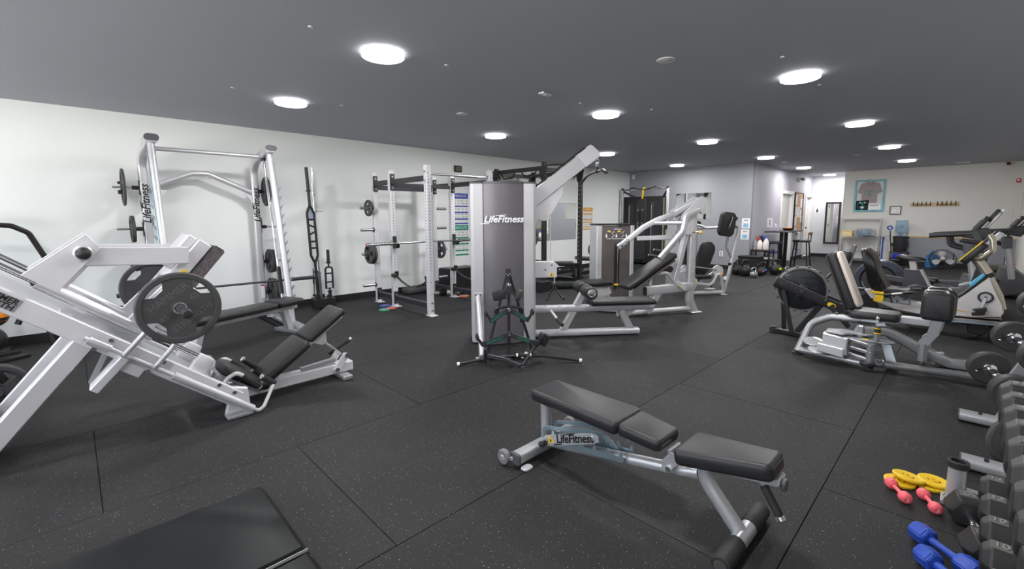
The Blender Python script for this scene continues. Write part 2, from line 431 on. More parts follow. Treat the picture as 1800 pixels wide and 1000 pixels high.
part(t, 'fitting_body', wpl, B().box((0, 0, -.008), (.16, .075, .016), bev=.004)); part(t, 'lens', mat('lens_pale', (.6, .66, .6), .2), B().box((.02, 0, -.018), (.06, .05, .006), bev=.002))
t = thing('smoke_detector', 'white smoke detector on the ceiling by the corridor corner', 'smoke detector', (12.86, 3.42, CE))
part(t, 'detector_base', wpl, B().lathe((0, 0, 0), (0, 0, -1), [(0, 0), (.07, 0), (.07, .012), (0, .012)], 24)); part(t, 'detector_cap', wpl, B().lathe((0, 0, 0), (0, 0, -1), [(.062, .012), (.055, .035), (.03, .045), (0, .046)], 24))
t = thing('ceiling_plate', 'white flat ceiling plate close to the beige far wall', 'ceiling fitting', (16.48, .33, CE)); part(t, 'plate', wpl, B().box((0, 0, -.012), (.1, .26, .024), bev=.006)); part(t, 'plate_seam', mat('seam_grey', (.3, .3, .3), .6), B().box((0, 0, -.0245), (.008, .24, .002)))
for xx, yy, wh in ((1.32, 3.34, 'left of the nearest ceiling light'), (2.48, 3.34, 'right of the nearest ceiling light'), (4.41, 3.35, 'just before the second light of the middle row'), (4.4, 1.24, 'above left of the big light at the right'), (5.6, 1.22, 'below right of the big light at the right'), (1.31, 5.4, 'left of the light nearest the white wall'), (2.43, 5.36, 'right of the light nearest the white wall'), (5.32, 2.93, 'right of the second light of the middle row')):
    t = thing('sprinkler_cap', 'tiny white ceiling cap '+wh, 'sprinkler', (xx, yy, CE), group='tiny white ceiling caps'); part(t, 'cap', wpl, B().lathe((0, 0, 0), (0, 0, -1), [(0, 0), (.018, 0), (.016, .006), (0, .007)], 14))
# ================================================================ weight plates (axis along local X)
def plate_parts(t, R, th, style, m=RUB, face=1, words=()):
    hub = .028
    if style == 'cross':
        part(t, 'rim', m, B().lathe((-th/2, 0, 0), X, [(R*.83, th*.12), (R*.86, 0), (R*.97, 0), (R, th*.18), (R, th*.82), (R*.97, th), (R*.86, th), (R*.83, th*.88)], 56, closed=True))
        a, c, r1 = R*.335, R*.52, R*.845; pl = []
        for q in range(4):
            th0 = q*PI/2
            pts = [(r1*math.cos(-math.asin(a/r1)), -a)]
            for i in range(1, 6):
                an = -math.asin(a/r1)+2*math.asin(a/r1)*i/6; pts.append((r1*math.cos(an), r1*math.sin(an)))
            pts += [(r1*math.cos(math.asin(a/r1)), a), (c, a), (a, c)]
            for px, py in pts: pl.append((px*math.cos(th0)-py*math.sin(th0), px*math.sin(th0)+py*math.cos(th0)))
        part(t, 'web', m, B().prism(pl, (0, 0, 0), Y, Z, th*.62, .002))
        part(t, 'hub', m, B().lathe((-th*.42, 0, 0), X, [(hub, 0), (R*.19, 0), (R*.21, th*.1), (R*.21, th*.74), (R*.19, th*.84), (hub, th*.84)], 32, closed=True))
        part(t, 'hub_ring', CHROME, B().lathe((face*th*.425, 0, 0), X*face, [(hub, -.002), (hub+.010, -.002), (hub+.008, .002), (hub, .002)], 28, closed=True))
    elif style == 'solid':
        part(t, 'rim', m, B().torus((0, 0, 0), X, R*.93, th*.42, 44, 8)); part(t, 'disc', m, B().lathe((-th*.36, 0, 0), X, [(hub, 0), (R*.93, 0), (R*.93, th*.72), (hub, th*.72)], 40, closed=True))
    else:
        part(t, 'rim', m, B().lathe((-th/2, 0, 0), X, [(R*.80, th*.15), (R*.84, 0), (R*.96, 0), (R, th*.15), (R, th*.85), (R*.96, th), (R*.84, th), (R*.80, th*.85)], 36, closed=True))
        k = 3; b = B()
        for q in range(k):
            a0, a1 = 2*PI*(q/k)+.42, 2*PI*((q+1)/k)-.42; pl = []
            for i in range(7): an = a0+(a1-a0)*i/6; pl.append((R*.82*math.cos(an), R*.82*math.sin(an)))
            for i in range(7): an = a1-(a1-a0)*i/6; pl.append((R*.2*math.cos(an), R*.2*math.sin(an)))
            b.prism(pl, (0, 0, 0), Y, Z, th*.6, .002)
            am = 2*PI*q/k
            for rr in (R*.30, R*.74): b.prism([(rr*math.cos(am+s*x)+0, rr*math.sin(am+s*x)) for s, x in ((-1, .45), (0, 0), (1, .45))]+[((rr+.012)*math.cos(am), (rr+.012)*math.sin(am))], (0, 0, 0), Y, Z, th*.5)
        part(t, 'web', m, b)
        part(t, 'hub', m, B().lathe((-th*.45, 0, 0), X, [(hub, 0), (R*.22, 0), (R*.27, th*.12), (R*.27, th*.78), (R*.22, th*.9), (hub, th*.9)], 24, closed=True))
    if words:
        ca, sa = math.cos(.62), math.sin(.62); e1, e2 = Y*ca+Z*sa, -Y*sa+Z*ca
        for w, du, dv, sz in words: part(t, 'raised_lettering', mat('plate_lettering', (.12, .118, .12), .5), B().text(w, X*(th*.31)+e1*du+e2*dv, e1, e2, sz, .0014))
def plate(label, R, th, style, loc, rz=0, group=None, m=RUB, face=1, words=()):
    t = thing('weight_plate', label, 'weight plate', loc, rz, group)
    plate_parts(t, R, th, style, m, face, words); return t

# ================================================================ angled leg press (nearest machine on the left)
LP = thing('leg_press', 'pale silver angled sled leg press nearest the viewer, rubber plate loaded', 'leg press', (.6, 3.97, 0))
th_ = math.radians(39.5); U = V((math.cos(th_), 0, -math.sin(th_))); N = V((math.sin(th_), 0, math.cos(th_)))
def rp(s, t, y): return V((-.3, 0, 1.005))+U*s+N*t+Y*y
def W(p, n, m, b, **k): return part(p, n, m, b, world=True, **k)
LS = WHITEP
for y, nm in ((3.69, 'near'), (4.25, 'far')):
    beam_ = W(LP, 'side_beam', LS, B().beam(rp(-.75, 0, y), rp(1.39, 0, y), .06, .115, upv=N))
    if nm == 'near':
        b = B().prism([(-.19, -.036), (.19, -.036), (.19, .036), (-.19, .036)], rp(-.115, .002, 3.6585), U, N, .004, .001)
        pq = part(beam_, 'name_plate', mat('plaque_grey', (.30, .29, .30), .4, .3), b, world=True)
        b = B().text('HAMMER', rp(.064, .017, 3.6555), U, N, .043, .001, bold=.03, align='RIGHT'); b.text('STRENGTH', rp(.064, -.018, 3.6555), U, N, .043, .001, bold=.03, align='RIGHT')
        part(beam_, 'name_lettering', INK, b, world=True)
    # chrome guide rods standing off the beam
    W(LP, 'guide_rod', CHROME, B().tube([rp(-.72, .145, y+(.05 if y < 4 else -.05)), rp(1.02, .145, y+(.05 if y < 4 else -.05))], .0165, n=14))
    yy = y+(.05 if y < 4 else -.05)
    for s0, s1 in ((-.70, -.62), (1.0, 1.11)):
        W(LP, 'rod_block', LS, B().box(rp((s0+s1)/2, .10, yy), (s1-s0, .075, .14), ry(39.5), .012, 2))
    W(LP, 'rear_leg', LS, B().beam(rp(.42, -.05, y), (-.56, y+(.05 if y < 4 else -.05), .02), .075, .10, upv=X))
# cross members and the wide inner tray
for s in (-.7, .30, 1.25): W(LP, 'cross_member', LS, B().beam(rp(s, -.02, 3.72), rp(s, -.02, 4.22), .08, .05, upv=N))
W(LP, 'inner_tray', DSILV, B().box(rp(.86, .035, 3.97), (.62, .36, .012), ry(39.5), .002))
W(LP, 'rear_cross', LS, B().beam((-.55, 3.66, .06), (-.55, 4.28, .06), .06, .08))
# front foot
b = B().prism([(-.08, .0), (.08, .0), (.07, .16), (-.03, .19)], (.77, 3.69, .03), X, Z, .05, .004)
W(LP, 'front_foot', LS, b)
b = B().prism([(-.06, .0), (.06, .0), (.05, .13), (-.03, .13)], (.77, 4.25, .03), X, Z, .05, .004)
W(LP, 'front_foot', LS, b)
for y in (3.66, 4.26): W(LP, 'foot_pad', PLAT, B().box((.77, y, .015), (.17, .11, .03), bev=.008))
# bolts
for s, t in ((.52, .03), (.48, -.045), (.83, .035), (.79, -.05), (1.21, .04), (1.24, -.03), (1.33, .035)): W(LP, 'bolt', CHROME, B().cyl(rp(s, t, 3.657), rp(s, t, 3.642), .014, 8))
# drop bracket under the near beam
W(LP, 'drop_bracket', LS, B().beam(rp(.63, -.02, 3.64), rp(.62, -.25, 3.66), .13, .05, upv=U)); W(LP, 'drop_strut', DSILV, B().beam(rp(.55, -.04, 3.72), rp(.60, -.24, 3.72), .03, .03))
# safety stop handle on the outside of the near beam
for s0, s1 in ((.42, .54), (.92, 1.50)): W(LP, 'stop_sleeve', STEEL if 0 else SILVER, B().tube([rp(s0, -.01, 3.615), rp(s1, -.01, 3.615)], .026, n=16))
W(LP, 'stop_rod', SILVER, B().tube([rp(.40, -.01, 3.615), rp(1.545, -.01, 3.615), (.925, 3.62, .035), (1.035, 3.72, .165)], .0135, fr=.02, n=10))
W(LP, 'stop_grip', GRIP, B().cyl((1.04, 3.72, .155), (.955, 3.72, .228), .022, 14, bev=.004)); W(LP, 'grip_cap', CHROME, B().cyl((.955, 3.72, .228), (.943, 3.72, .238), .023, 14, bev=.003))
for s in (.62, .80):
    W(LP, 'stop_peg', SILVER, B().tube([rp(s, -.01, 3.615), rp(s, .02, 3.60), rp(s+.01, .16, 3.62)], .017, n=12))
W(LP, 'stop_hook', LS, B().box(rp(.70, -.07, 3.62), (.13, .02, .06), ry(39.5), .004))
# second stop handle on the far side
W(LP, 'stop_rod', SILVER, B().tube([rp(.92, -.01, 4.31), rp(1.50, -.01, 4.31), (.97, 4.20, .12), (1.015, 4.10, .195)], .0135, fr=.02))
W(LP, 'stop_grip', GRIP, B().cyl((1.02, 4.10, .19), (.925, 4.10, .285), .022, 14, bev=.004)); W(LP, 'grip_cap', CHROME, B().cyl((.925, 4.10, .285), (.912, 4.10, .298), .023, 14, bev=.003))
# carriage: sleeves, uprights, arms, foot plate
for y in (3.74, 4.20):
    W(LP, 'carriage_sleeve', SILVER, B().tube([rp(.06, .145, y), rp(.70, .145, y)], .036, n=18))
    W(LP, 'carriage_upright', LS, B().prism([(-.02, .145), (.16, .145), (.165, .47), (.06, .50)], rp(0, 0, y-.03), U, N, .012, .002))
    W(LP, 'carriage_upright', LS, B().prism([(-.0, .165), (.18, .165), (.185, .44), (.08, .47)], rp(0, 0, y+.035), U, N, .012, .002))
    a = rp(.12, .385, y)
    W(LP, 'carriage_arm', LS, B().beam((a.x, y, a.z-.01), (.56, y, a.z-.035), .055, .115))
    # storage peg
    q = rp(.115, .40, y); sg = -1 if y < 4 else 1
    W(LP, 'peg_collar', SILVER, B().cyl(q+Y*sg*.03, q+Y*sg*.085, .045, 20, bev=.008)); W(LP, 'peg_cap', PLASTIC, B().lathe(q+Y*sg*.085, Y*sg, [(.034, 0), (.037, .02), (.034, .05), (.02, .063), (0, .067)], 20))
    W(LP, 'carriage_strut', LS, B().prism([(.52, .14), (.68, .14), (.64, .48), (.55, .48)], rp(0, 0, y), U, N, .03, .003))
W(LP, 'carriage_cross', LS, B().beam(rp(.30, .12, 3.72), rp(.30, .12, 4.22), .06, .05, upv=N))
W(LP, 'foot_plate_box', LS, B().box(rp(.585, .66, 3.97), (.09, .40, .33), ry(39.5), .006))
W(LP, 'foot_plate_frame', LS, B().box(rp(.51, .69, 3.97), (.06, .30, .26), ry(39.5), .006))
W(LP, 'tread_plate', mat('tread_rubber', (.035, .033, .036), .7, bump=.9, bscale=160), B().box(rp(.665, .66, 3.97), (.062, .54, .36), ry(39.5), .006))
W(LP, 'tread_edge', mat('tread_speckle', (.10, .085, .09), .7, var=.9, vscale=180), B().box(rp(.668, .655, 3.698), (.066, .004, .35), ry(39.5)))
tri = [(-.033, -.028), (.033, -.028), (0, .032)]
W(LP, 'warning_sign', YELLOW, B().prism(tri, rp(.60, .58, 3.768), U, N, .003)); W(LP, 'warning_mark', INK, B().prism([(-.012, -.016), (.010, -.018), (.004, .006), (-.004, .004)], rp(.60, .58, 3.766), U, N, .003))
# loading horns
for y, sg in ((3.66, -1), (4.28, 1)):
    c = V((.44, 0, .895))
    W(LP, 'loading_horn', GUN, B().tube([c+Y*(y+.08*-sg), c+Y*(y+sg*.50)], .0245, n=16)); W(LP, 'horn_tip', GRIP, B().lathe(c+Y*(y+sg*.47), Y*sg, [(.0255, 0), (.029, .03), (.029, .06), (.02, .078), (0, .082)], 16))
    W(LP, 'horn_mount', LS, B().box((.46, y-sg*.03, .93), (.16, .05, .2), ry(39.5), .004))
# seat, back rest, lower frame
ba = math.radians(34.7); BU = V((math.cos(ba), 0, math.sin(ba))); BN = V((-math.sin(ba), 0, math.cos(ba)))
def bp(s, t, y=3.97): return V((1.03, 0, .135))+BU*s+BN*t+Y*y
W(LP, 'back_pad', VINYL, B().box(bp(.20, .035), (.42, .36, .07), ry(-34.7), .028, 3))
W(LP, 'head_pad', VINYL, B().box(bp(.615, .04), (.385, .31, .06), ry(-34.7), .026, 3))
W(LP, 'back_frame', LS, B().beam(bp(.0, -.025), bp(.78, -.025), .10, .03, upv=BN))
W(LP, 'seat_pad', VINYL, B().box((.865, 3.97, .215), (.34, .30, .07), ry(38), .03, 3)); W(LP, 'seat_pad_lower', VINYL, B().box((.985, 3.97, .125), (.10, .33, .075), ry(10), .03, 3)); W(LP, 'seat_board', DSILV, B().box((.83, 3.97, .175), (.34, .24, .02), ry(38), .003))
W(LP, 'base_beam', LS, B().beam((.80, 3.97, .075), (1.76, 3.97, .085), .12, .085))
W(LP, 'base_foot', DSILV, B().box((1.66, 3.97, .02), (.09, .36, .04), bev=.008))
for y in (3.89, 4.05):
    W(LP, 'hinge_plate', LS, B().prism([(-.055, -.035), (.0, -.06), (.10, .07), (.05, .11)], (1.62, y, .12), X, Z, .012, .003))
    W(LP, 'hinge_bolt', CHROME, B().cyl((1.60, y-.02, .085), (1.60, y+.02, .085), .022, 12)); W(LP, 'hinge_bolt', CHROME, B().cyl((1.695, y-.02, .20), (1.695, y+.02, .20), .022, 12))
W(LP, 'adjust_slot', DSILV, B().beam((1.32, 3.97, .135), (1.62, 3.97, .16), .045, .035))
W(LP, 'prop_rod', CHROME, B().tube([bp(.52, -.06), (1.68, 3.97, .20)], .010)); W(LP, 'prop_bracket', LS, B().prism([(.44, -.03), (.60, -.03), (.545, -.12), (.50, -.12)], bp(0, 0)-V((0, 0, 0)), BU, BN, .06, .004))
W(LP, 'adjust_lever', GRIP, B().tube([(1.62, 4.1, .18), (1.79, 4.02, .30)], .016)); W(LP, 'lever_cap', CHROME, B().ball((1.795, 4.018, .304), .018, 10))
for y, dx, dz in ((3.79, 0, 0), (4.15, .0, .03)):
    W(LP, 'hand_rail', SILVER, B().tube([(.70+dx, y, .17), (.735+dx, y, .255+dz), (.80+dx, y, .285+dz), (.85+dx, y, .245+dz)], .0155, fr=.035))
    W(LP, 'hand_grip', GRIP, B().cyl((.84+dx, y, .255+dz), (.945+dx, y, .135+dz), .023, 14, bev=.004)); W(LP, 'grip_cap', CHROME, B().cyl((.945+dx, y, .135+dz), (.954+dx, y, .125+dz), .024, 14, bev=.003))
hw = (('HAMMER', 0, .088, .060), ('45', .100, .008, .052), ('45', -.098, -.002, .052), ('STRENGTH', .012, -.088, .050))
P1 = plate('big 45 rubber weight plate on the near horn of the leg press', .219, .042, 'cross', (.44, 3.375, .895), -PI/2, face=1, words=hw)
P2 = plate('big rubber weight plate on the far horn of the leg press', .219, .042, 'cross', (.44, 4.50, .895), PI/2, face=1)

# ================================================================ smith machine by the white wall
SM = thing('smith_machine', 'silver smith machine with guided bar standing against the white wall', 'smith machine', (1.375, 6.7, 0))
for x, sg in ((.75, -1), (2.0, 1)):
    W(SM, 'rear_upright', SILVER, B().sweep([(x-.04, 7.32, .06), (x-.04, 7.32, 2.12), (x-.03, 7.18, 2.25), (x, 6.60, 2.355)], rrect(.095, .09, .02, 3), upv=X, fr=.18))
    W(SM, 'top_cap', GREYPL, B().prism(rrect(.14, .075, .036, 5), (x, 6.596, 2.356), X, Z, .012))
    W(SM, 'top_arm', SILVER, B().prism(rrect(.14, .075, .036, 5), (x, 6.72, 2.345), X, Z, .24))
    W(SM, 'front_post', SILVER, B().tube([(x, 6.70, 2.31), (x, 6.20, .06)], .036, n=16))
    W(SM, 'hook_strip', ZINC, B().beam((x+sg*.040, 6.69, 2.2), (x+sg*.040, 6.25, .25), .010, .03, upv=(0, 1, .2)))
    for i in range(13):
        f = i/12; p = V((x+sg*.043, 6.60-.32*f, 1.80-1.42*f))
        W(SM, 'hook', ZINC, B().prism([(0, -.02), (0, .015), (.035, .045), (.042, .04), (.022, .0), (.012, -.02)], p, X*sg, Z, .012))
    W(SM, 'guide_rod', CHROME, B().tube([(x-sg*.03, 6.86, 2.29), (x-sg*.03, 6.40, .08)], .0155, n=12)); W(SM, 'rod_stop', PLASTIC, B().cyl((x-sg*.03, 6.852, 2.25), (x-sg*.03, 6.845, 2.21), .03, 14, bev=.006))
    W(SM, 'base_rail', DSILV, B().beam((x, 7.36, .045), (x, 5.66, .045), .13, .07, r=.03))
    W(SM, 'bar_carriage', PLASTIC, B().beam((x-sg*.03, 6.54, .78), (x-sg*.03, 6.465, .42), .045, .05))
W(SM, 'pull_up_bar', SILVER, B().tube([(.75, 6.92, 2.27), (2.0, 6.92, 2.27)], .025, n=14))
W(SM, 'rear_brace', SILVER, B().tube([(.78, 7.32, 1.84), (1.22, 7.32, 2.03), (1.40, 7.32, 2.035), (1.97, 7.32, 1.78)], .038, fr=.12, n=14))
for x, sg in ((.78, 1), (1.97, -1)): W(SM, 'gusset', SILVER, B().prism([(0, .02), (.16*sg, .0), (0, -.2)], (x, 7.32, 1.80), X, Z, .008))
W(SM, 'bar', GUN, B().tube([(.72, 6.49, .60), (2.03, 6.49, .60)], .014, n=12))
for x, sg in ((.72, -1), (2.03, 1)):
    W(SM, 'bar_sleeve', GUN, B().cyl((x+sg*.05, 6.49, .60), (x+sg*.42, 6.49, .60), .025, 16, bev=.004)); W(SM, 'bar_collar', GUN, B().cyl((x+sg*.03, 6.49, .60), (x+sg*.06, 6.49, .60), .038, 16, bev=.006))
for sg, x, zz in ((-1, .71, (1.82, 1.31, .92, .38)), (1, 1.96, (1.82, 1.31, .80, .34))):
    for z in zz:
        W(SM, 'storage_peg', STEEL, B().cyl((x+sg*.04, 7.32, z), (x+sg*.30, 7.32, z), .0125, 14)); W(SM, 'peg_boot', PLASTIC, B().cyl((x+sg*.042, 7.32, z), (x+sg*.12, 7.32, z), .025, 14, bev=.004)); W(SM, 'peg_base', PLASTIC, B().box((x+sg*.046, 7.32, z), (.012, .07, .18), bev=.003))
W(SM, 'caution_label', WINK, B().box((1.96, 7.2715, .36), (.05, .002, .2))); W(SM, 'caution_stripe', RED, B().box((1.96, 7.271, .45), (.05, .002, .02)))
def life(p, o, ux, uy, size, m, world=True, depth=.001, name='name_lettering'):
    b = B().text('LifeFitness', o, ux, uy, size, depth, shear=.25, bold=.022)
    ux, uy = V(ux).normalized(), V(uy).normalized(); o = V(o)
    w = size*2.45
    b.prism([(-w*1.08, -size*.50), (-w*.62, -size*.47), (-w*.62, -size*.40), (-w*.95, -size*.38)], o, ux, uy, .002)   # sweep under the L
    b.prism([(-w*.34, size*.42), (w*.12, size*.50), (w*.12, size*.44), (-w*.32, size*.35)], o, ux, uy, .002)
    return part(p, name, m, b, world=world)
for x in (.75, 2.0): life(SM, (x-.04, 7.2715, 1.62), Z, -X, .115, INK)
G = 'plates stored on the smith machine'
def pl(lab, R, th, x, z, y=7.32, style='grip', rz=0, g=G): return plate(lab, R, th, style, (x, y, z), rz, g)
pl('large thin plate on the top left peg of the smith machine', .225, .026, 0.510, 1.82, rz=PI)
t = thing('spring_collar', 'black spring collar on the top left peg of the smith machine', 'collar', (.505, 7.32, 1.82))
part(t, 'clamp_ring', PLASTIC, B().lathe((-.02, 0, 0), X, [(.0135, 0), (.04, 0), (.045, .008), (.045, .032), (.04, .04), (.0135, .04)], 18, closed=True)); part(t, 'clamp_lever', PLASTIC, B().box((-.03, -.02, -.06), (.04, .03, .05), bev=.008)); part(t, 'clamp_lever', PLASTIC, B().box((-.03, .02, .055), (.03, .025, .035), bev=.008))
pl('medium plate on the second left peg of the smith machine', .165, .042, 0.560, 1.31, rz=PI)
pl('inner of the small plates on the third left peg of the smith machine', .14, .04, 0.605, .92, rz=PI); pl('middle of the small plates on the third left peg of the smith machine', .14, .036, 0.560, .92, rz=PI); pl('outermost and smallest plate on the third left peg of the smith machine', .11, .03, 0.520, .92, rz=PI)
pl('large plate on the lowest left peg of the smith machine', .215, .04, 0.590, .38, rz=PI)
pl('large plate on the top right peg of the smith machine', .21, .034, 2.110, 1.82)
pl('inner medium plate on the third right peg of the smith machine', .178, .038, 2.095, .80); pl('outer medium plate on the third right peg of the smith machine', .17, .036, 2.140, .80)
pl('inner dark plate on the lowest right peg of the smith machine', .205, .04, 2.100, .34); pl('outer dark plate on the lowest right peg of the smith machine', .19, .036, 2.145, .34)

# ================================================================ bench inside the smith machine
bd = math.radians(23)
BE = thing('weight_bench', 'flat black padded bench with silver frame pushed under the smith machine bar', 'bench', (1.45, 5.79, 0), bd)
part(BE, 'back_pad', VINYL, pad((-.28, 0, .385), (1.02, .28, .07), bev=.025)); part(BE, 'seat_pad', VINYL, pad((.42, 0, .395), (.34, .32, .075), bev=.028))
part(BE, 'frame_rail', SILVER, B().beam((-.80, 0, .315), (.58, 0, .315), .07, .05)); 
part(BE, 'leg', SILVER, B().beam((.40, 0, .30), (.47, 0, .04), .08, .08)); part(BE, 'leg', SILVER, B().beam((-.62, 0, .30), (-.70, 0, .04), .07, .07))
part(BE, 'foot', DSILV, B().prism(rrect(.10, .50, .05, 5), (.48, 0, .022), X, Y, .04, .006)); part(BE, 'foot', DSILV, B().prism(rrect(.09, .46, .045, 5), (-.70, 0, .022), X, Y, .04, .006))
part(BE, 'adjust_pin', CHROME, B().cyl((.22, -.06, .25), (.22, .06, .25), .012, 10)); part(BE, 'adjust_arm', PLASTIC, B().beam((.05, 0, .29), (.30, 0, .12), .05, .03))

# ================================================================ barbell holder and its bars
ha = math.radians(-10)
BH = thing('barbell_holder', 'low black steel barbell holder on the floor by the white wall', 'barbell holder', (2.82, 7.23, 0), ha)
part(BH, 'holder_box', BLACK, B().box((0, -.145, .085), (.31, .006, .13)).box((0, .145, .085), (.31, .006, .13)).box((-.152, 0, .085), (.006, .29, .13)).box((.152, 0, .085), (.006, .29, .13)).box((0, 0, .155), (.31, .296, .008)))
part(BH, 'foot', BLACK, B().prism([(-.155, 0), (-.10, 0), (-.09, .02), (.09, .02), (.10, 0), (.155, 0), (.155, .03), (-.155, .03)], (0, -.142, 0), X, Z, .012))
part(BH, 'foot', BLACK, B().prism([(-.155, 0), (-.10, 0), (-.09, .02), (.09, .02), (.10, 0), (.155, 0), (.155, .03), (-.155, .03)], (0, .142, 0), X, Z, .012))
part(BH, 'socket', BLACK, B().lathe((-.09, -.05, .155), Z, [(.03, 0), (.036, 0), (.036, .05), (.03, .05)], 18, closed=True).lathe((.0, .06, .155), Z, [(.03, 0), (.036, 0), (.036, .05), (.03, .05)], 18, closed=True).lathe((.09, -.03, .155), Z, [(.03, 0), (.036, 0), (.036, .05), (.03, .05)], 18, closed=True))
part(BH, 'name_lettering', mat('faint_print', (.003, .003, .003), .8), B().text('Yes4All', (0, -.149, .085), X, Z, .085, .0008))
BB = thing('swiss_barbell', 'tall black multi grip barbell standing in the floor holder', 'barbell', (2.72, 7.17, .17), 0)
tb = V((-.075, 0, 2.03)).normalized()
def along(h): return tb*h
part(BB, 'lower_sleeve', BLACK, B().cyl(along(0), along(.42), .0245, 14, bev=.003)); part(BB, 'upper_sleeve', BLACK, B().cyl(along(1.68), along(2.03), .0245, 14, bev=.003))
part(BB, 'shaft', BLACK, B().cyl(along(.40), along(.58), .02, 12).cyl(along(1.44), along(1.70), .02, 12))
part(BB, 'collar', BLACK, B().cyl(along(.41), along(.44), .034, 14, bev=.004).cyl(along(1.665), along(1.69), .034, 14, bev=.004))
part(BB, 'frame_tube', BLACK, B().tube([along(.56), along(.68)-X*.052, along(1.34)-X*.052, along(1.46)], .019, fr=.05)); part(BB, 'frame_tube', BLACK, B().tube([along(.56), along(.68)+X*.052, along(1.34)+X*.052, along(1.46)], .019, fr=.05))
for h, dz in ((.80, .0), (.90, .0), (1.03, .05), (1.14, -.05), (1.24, 0)): part(BB, 'grip_bar', BLACK, B().tube([along(h-dz/2)-X*.052, along(h+dz/2)+X*.052], .014))
OB = thing('straight_barbell', 'long chrome straight barbell leaning upright in the floor holder', 'barbell', (2.80, 7.27, .17), 0)
tb = V((-.035, 0.02, 2.04)).normalized()
part(OB, 'shaft', CHROME, B().cyl(along(.4), along(1.64), .0135, 12)); part(OB, 'sleeve', CHROME, B().cyl(along(0), along(.41), .0245, 14)); part(OB, 'sleeve', CHROME, B().cyl(along(1.63), along(2.04), .0245, 14)); part(OB, 'collar', CHROME, B().cyl(along(1.615), along(1.645), .036, 16, bev=.005)); part(OB, 'knurled_grip', STEEL, B().cyl(along(.6), along(1.0), .0142, 12))
TB = thing('triceps_bar', 'short black triceps bar standing at the right of the floor holder', 'barbell', (2.91, 7.18, .17), 0)
part(TB, 'sleeve', BLACK, B().cyl((0, 0, .56), (0, 0, .76), .0245, 14, bev=.003)); part(TB, 'sleeve', BLACK, B().cyl((0, 0, 0), (0, 0, .1), .0245, 14)); part(TB, 'collar', BLACK, B().cyl((0, 0, .54), (0, 0, .565), .036, 14, bev=.004)); part(TB, 'collar', BLACK, B().cyl((0, 0, .08), (0, 0, .1), .036, 14))
part(TB, 'loop_frame', BLACK, B().tube([(-.055, 0, .14), (-.055, 0, .48), (.055, 0, .48), (.055, 0, .14)], .015, fr=.04, closed=True)); part(TB, 'grip_bar', BLACK, B().cyl((-.055, 0, .24), (.055, 0, .24), .012, 10)); part(TB, 'grip_bar', BLACK, B().cyl((-.055, 0, .38), (.055, 0, .38), .012, 10)); part(TB, 'shaft', BLACK, B().cyl((0, 0, .1), (0, 0, .15), .013, 10).cyl((0, 0, .47), (0, 0, .55), .013, 10))
DB = thing('threaded_dumbbell_bar', 'short chrome dumbbell bar standing at the left rear of the floor holder', 'barbell', (2.71, 7.30, .17), 0)
part(DB, 'rod', CHROME, B().cyl((0, 0, 0), (0, 0, .46), .013, 12)); part(DB, 'grip', BLACK, B().cyl((0, 0, .22), (0, 0, .32), .016, 12)); part(DB, 'nut', PLASTIC, B().cyl((0, 0, .02), (0, 0, .05), .03, 8))

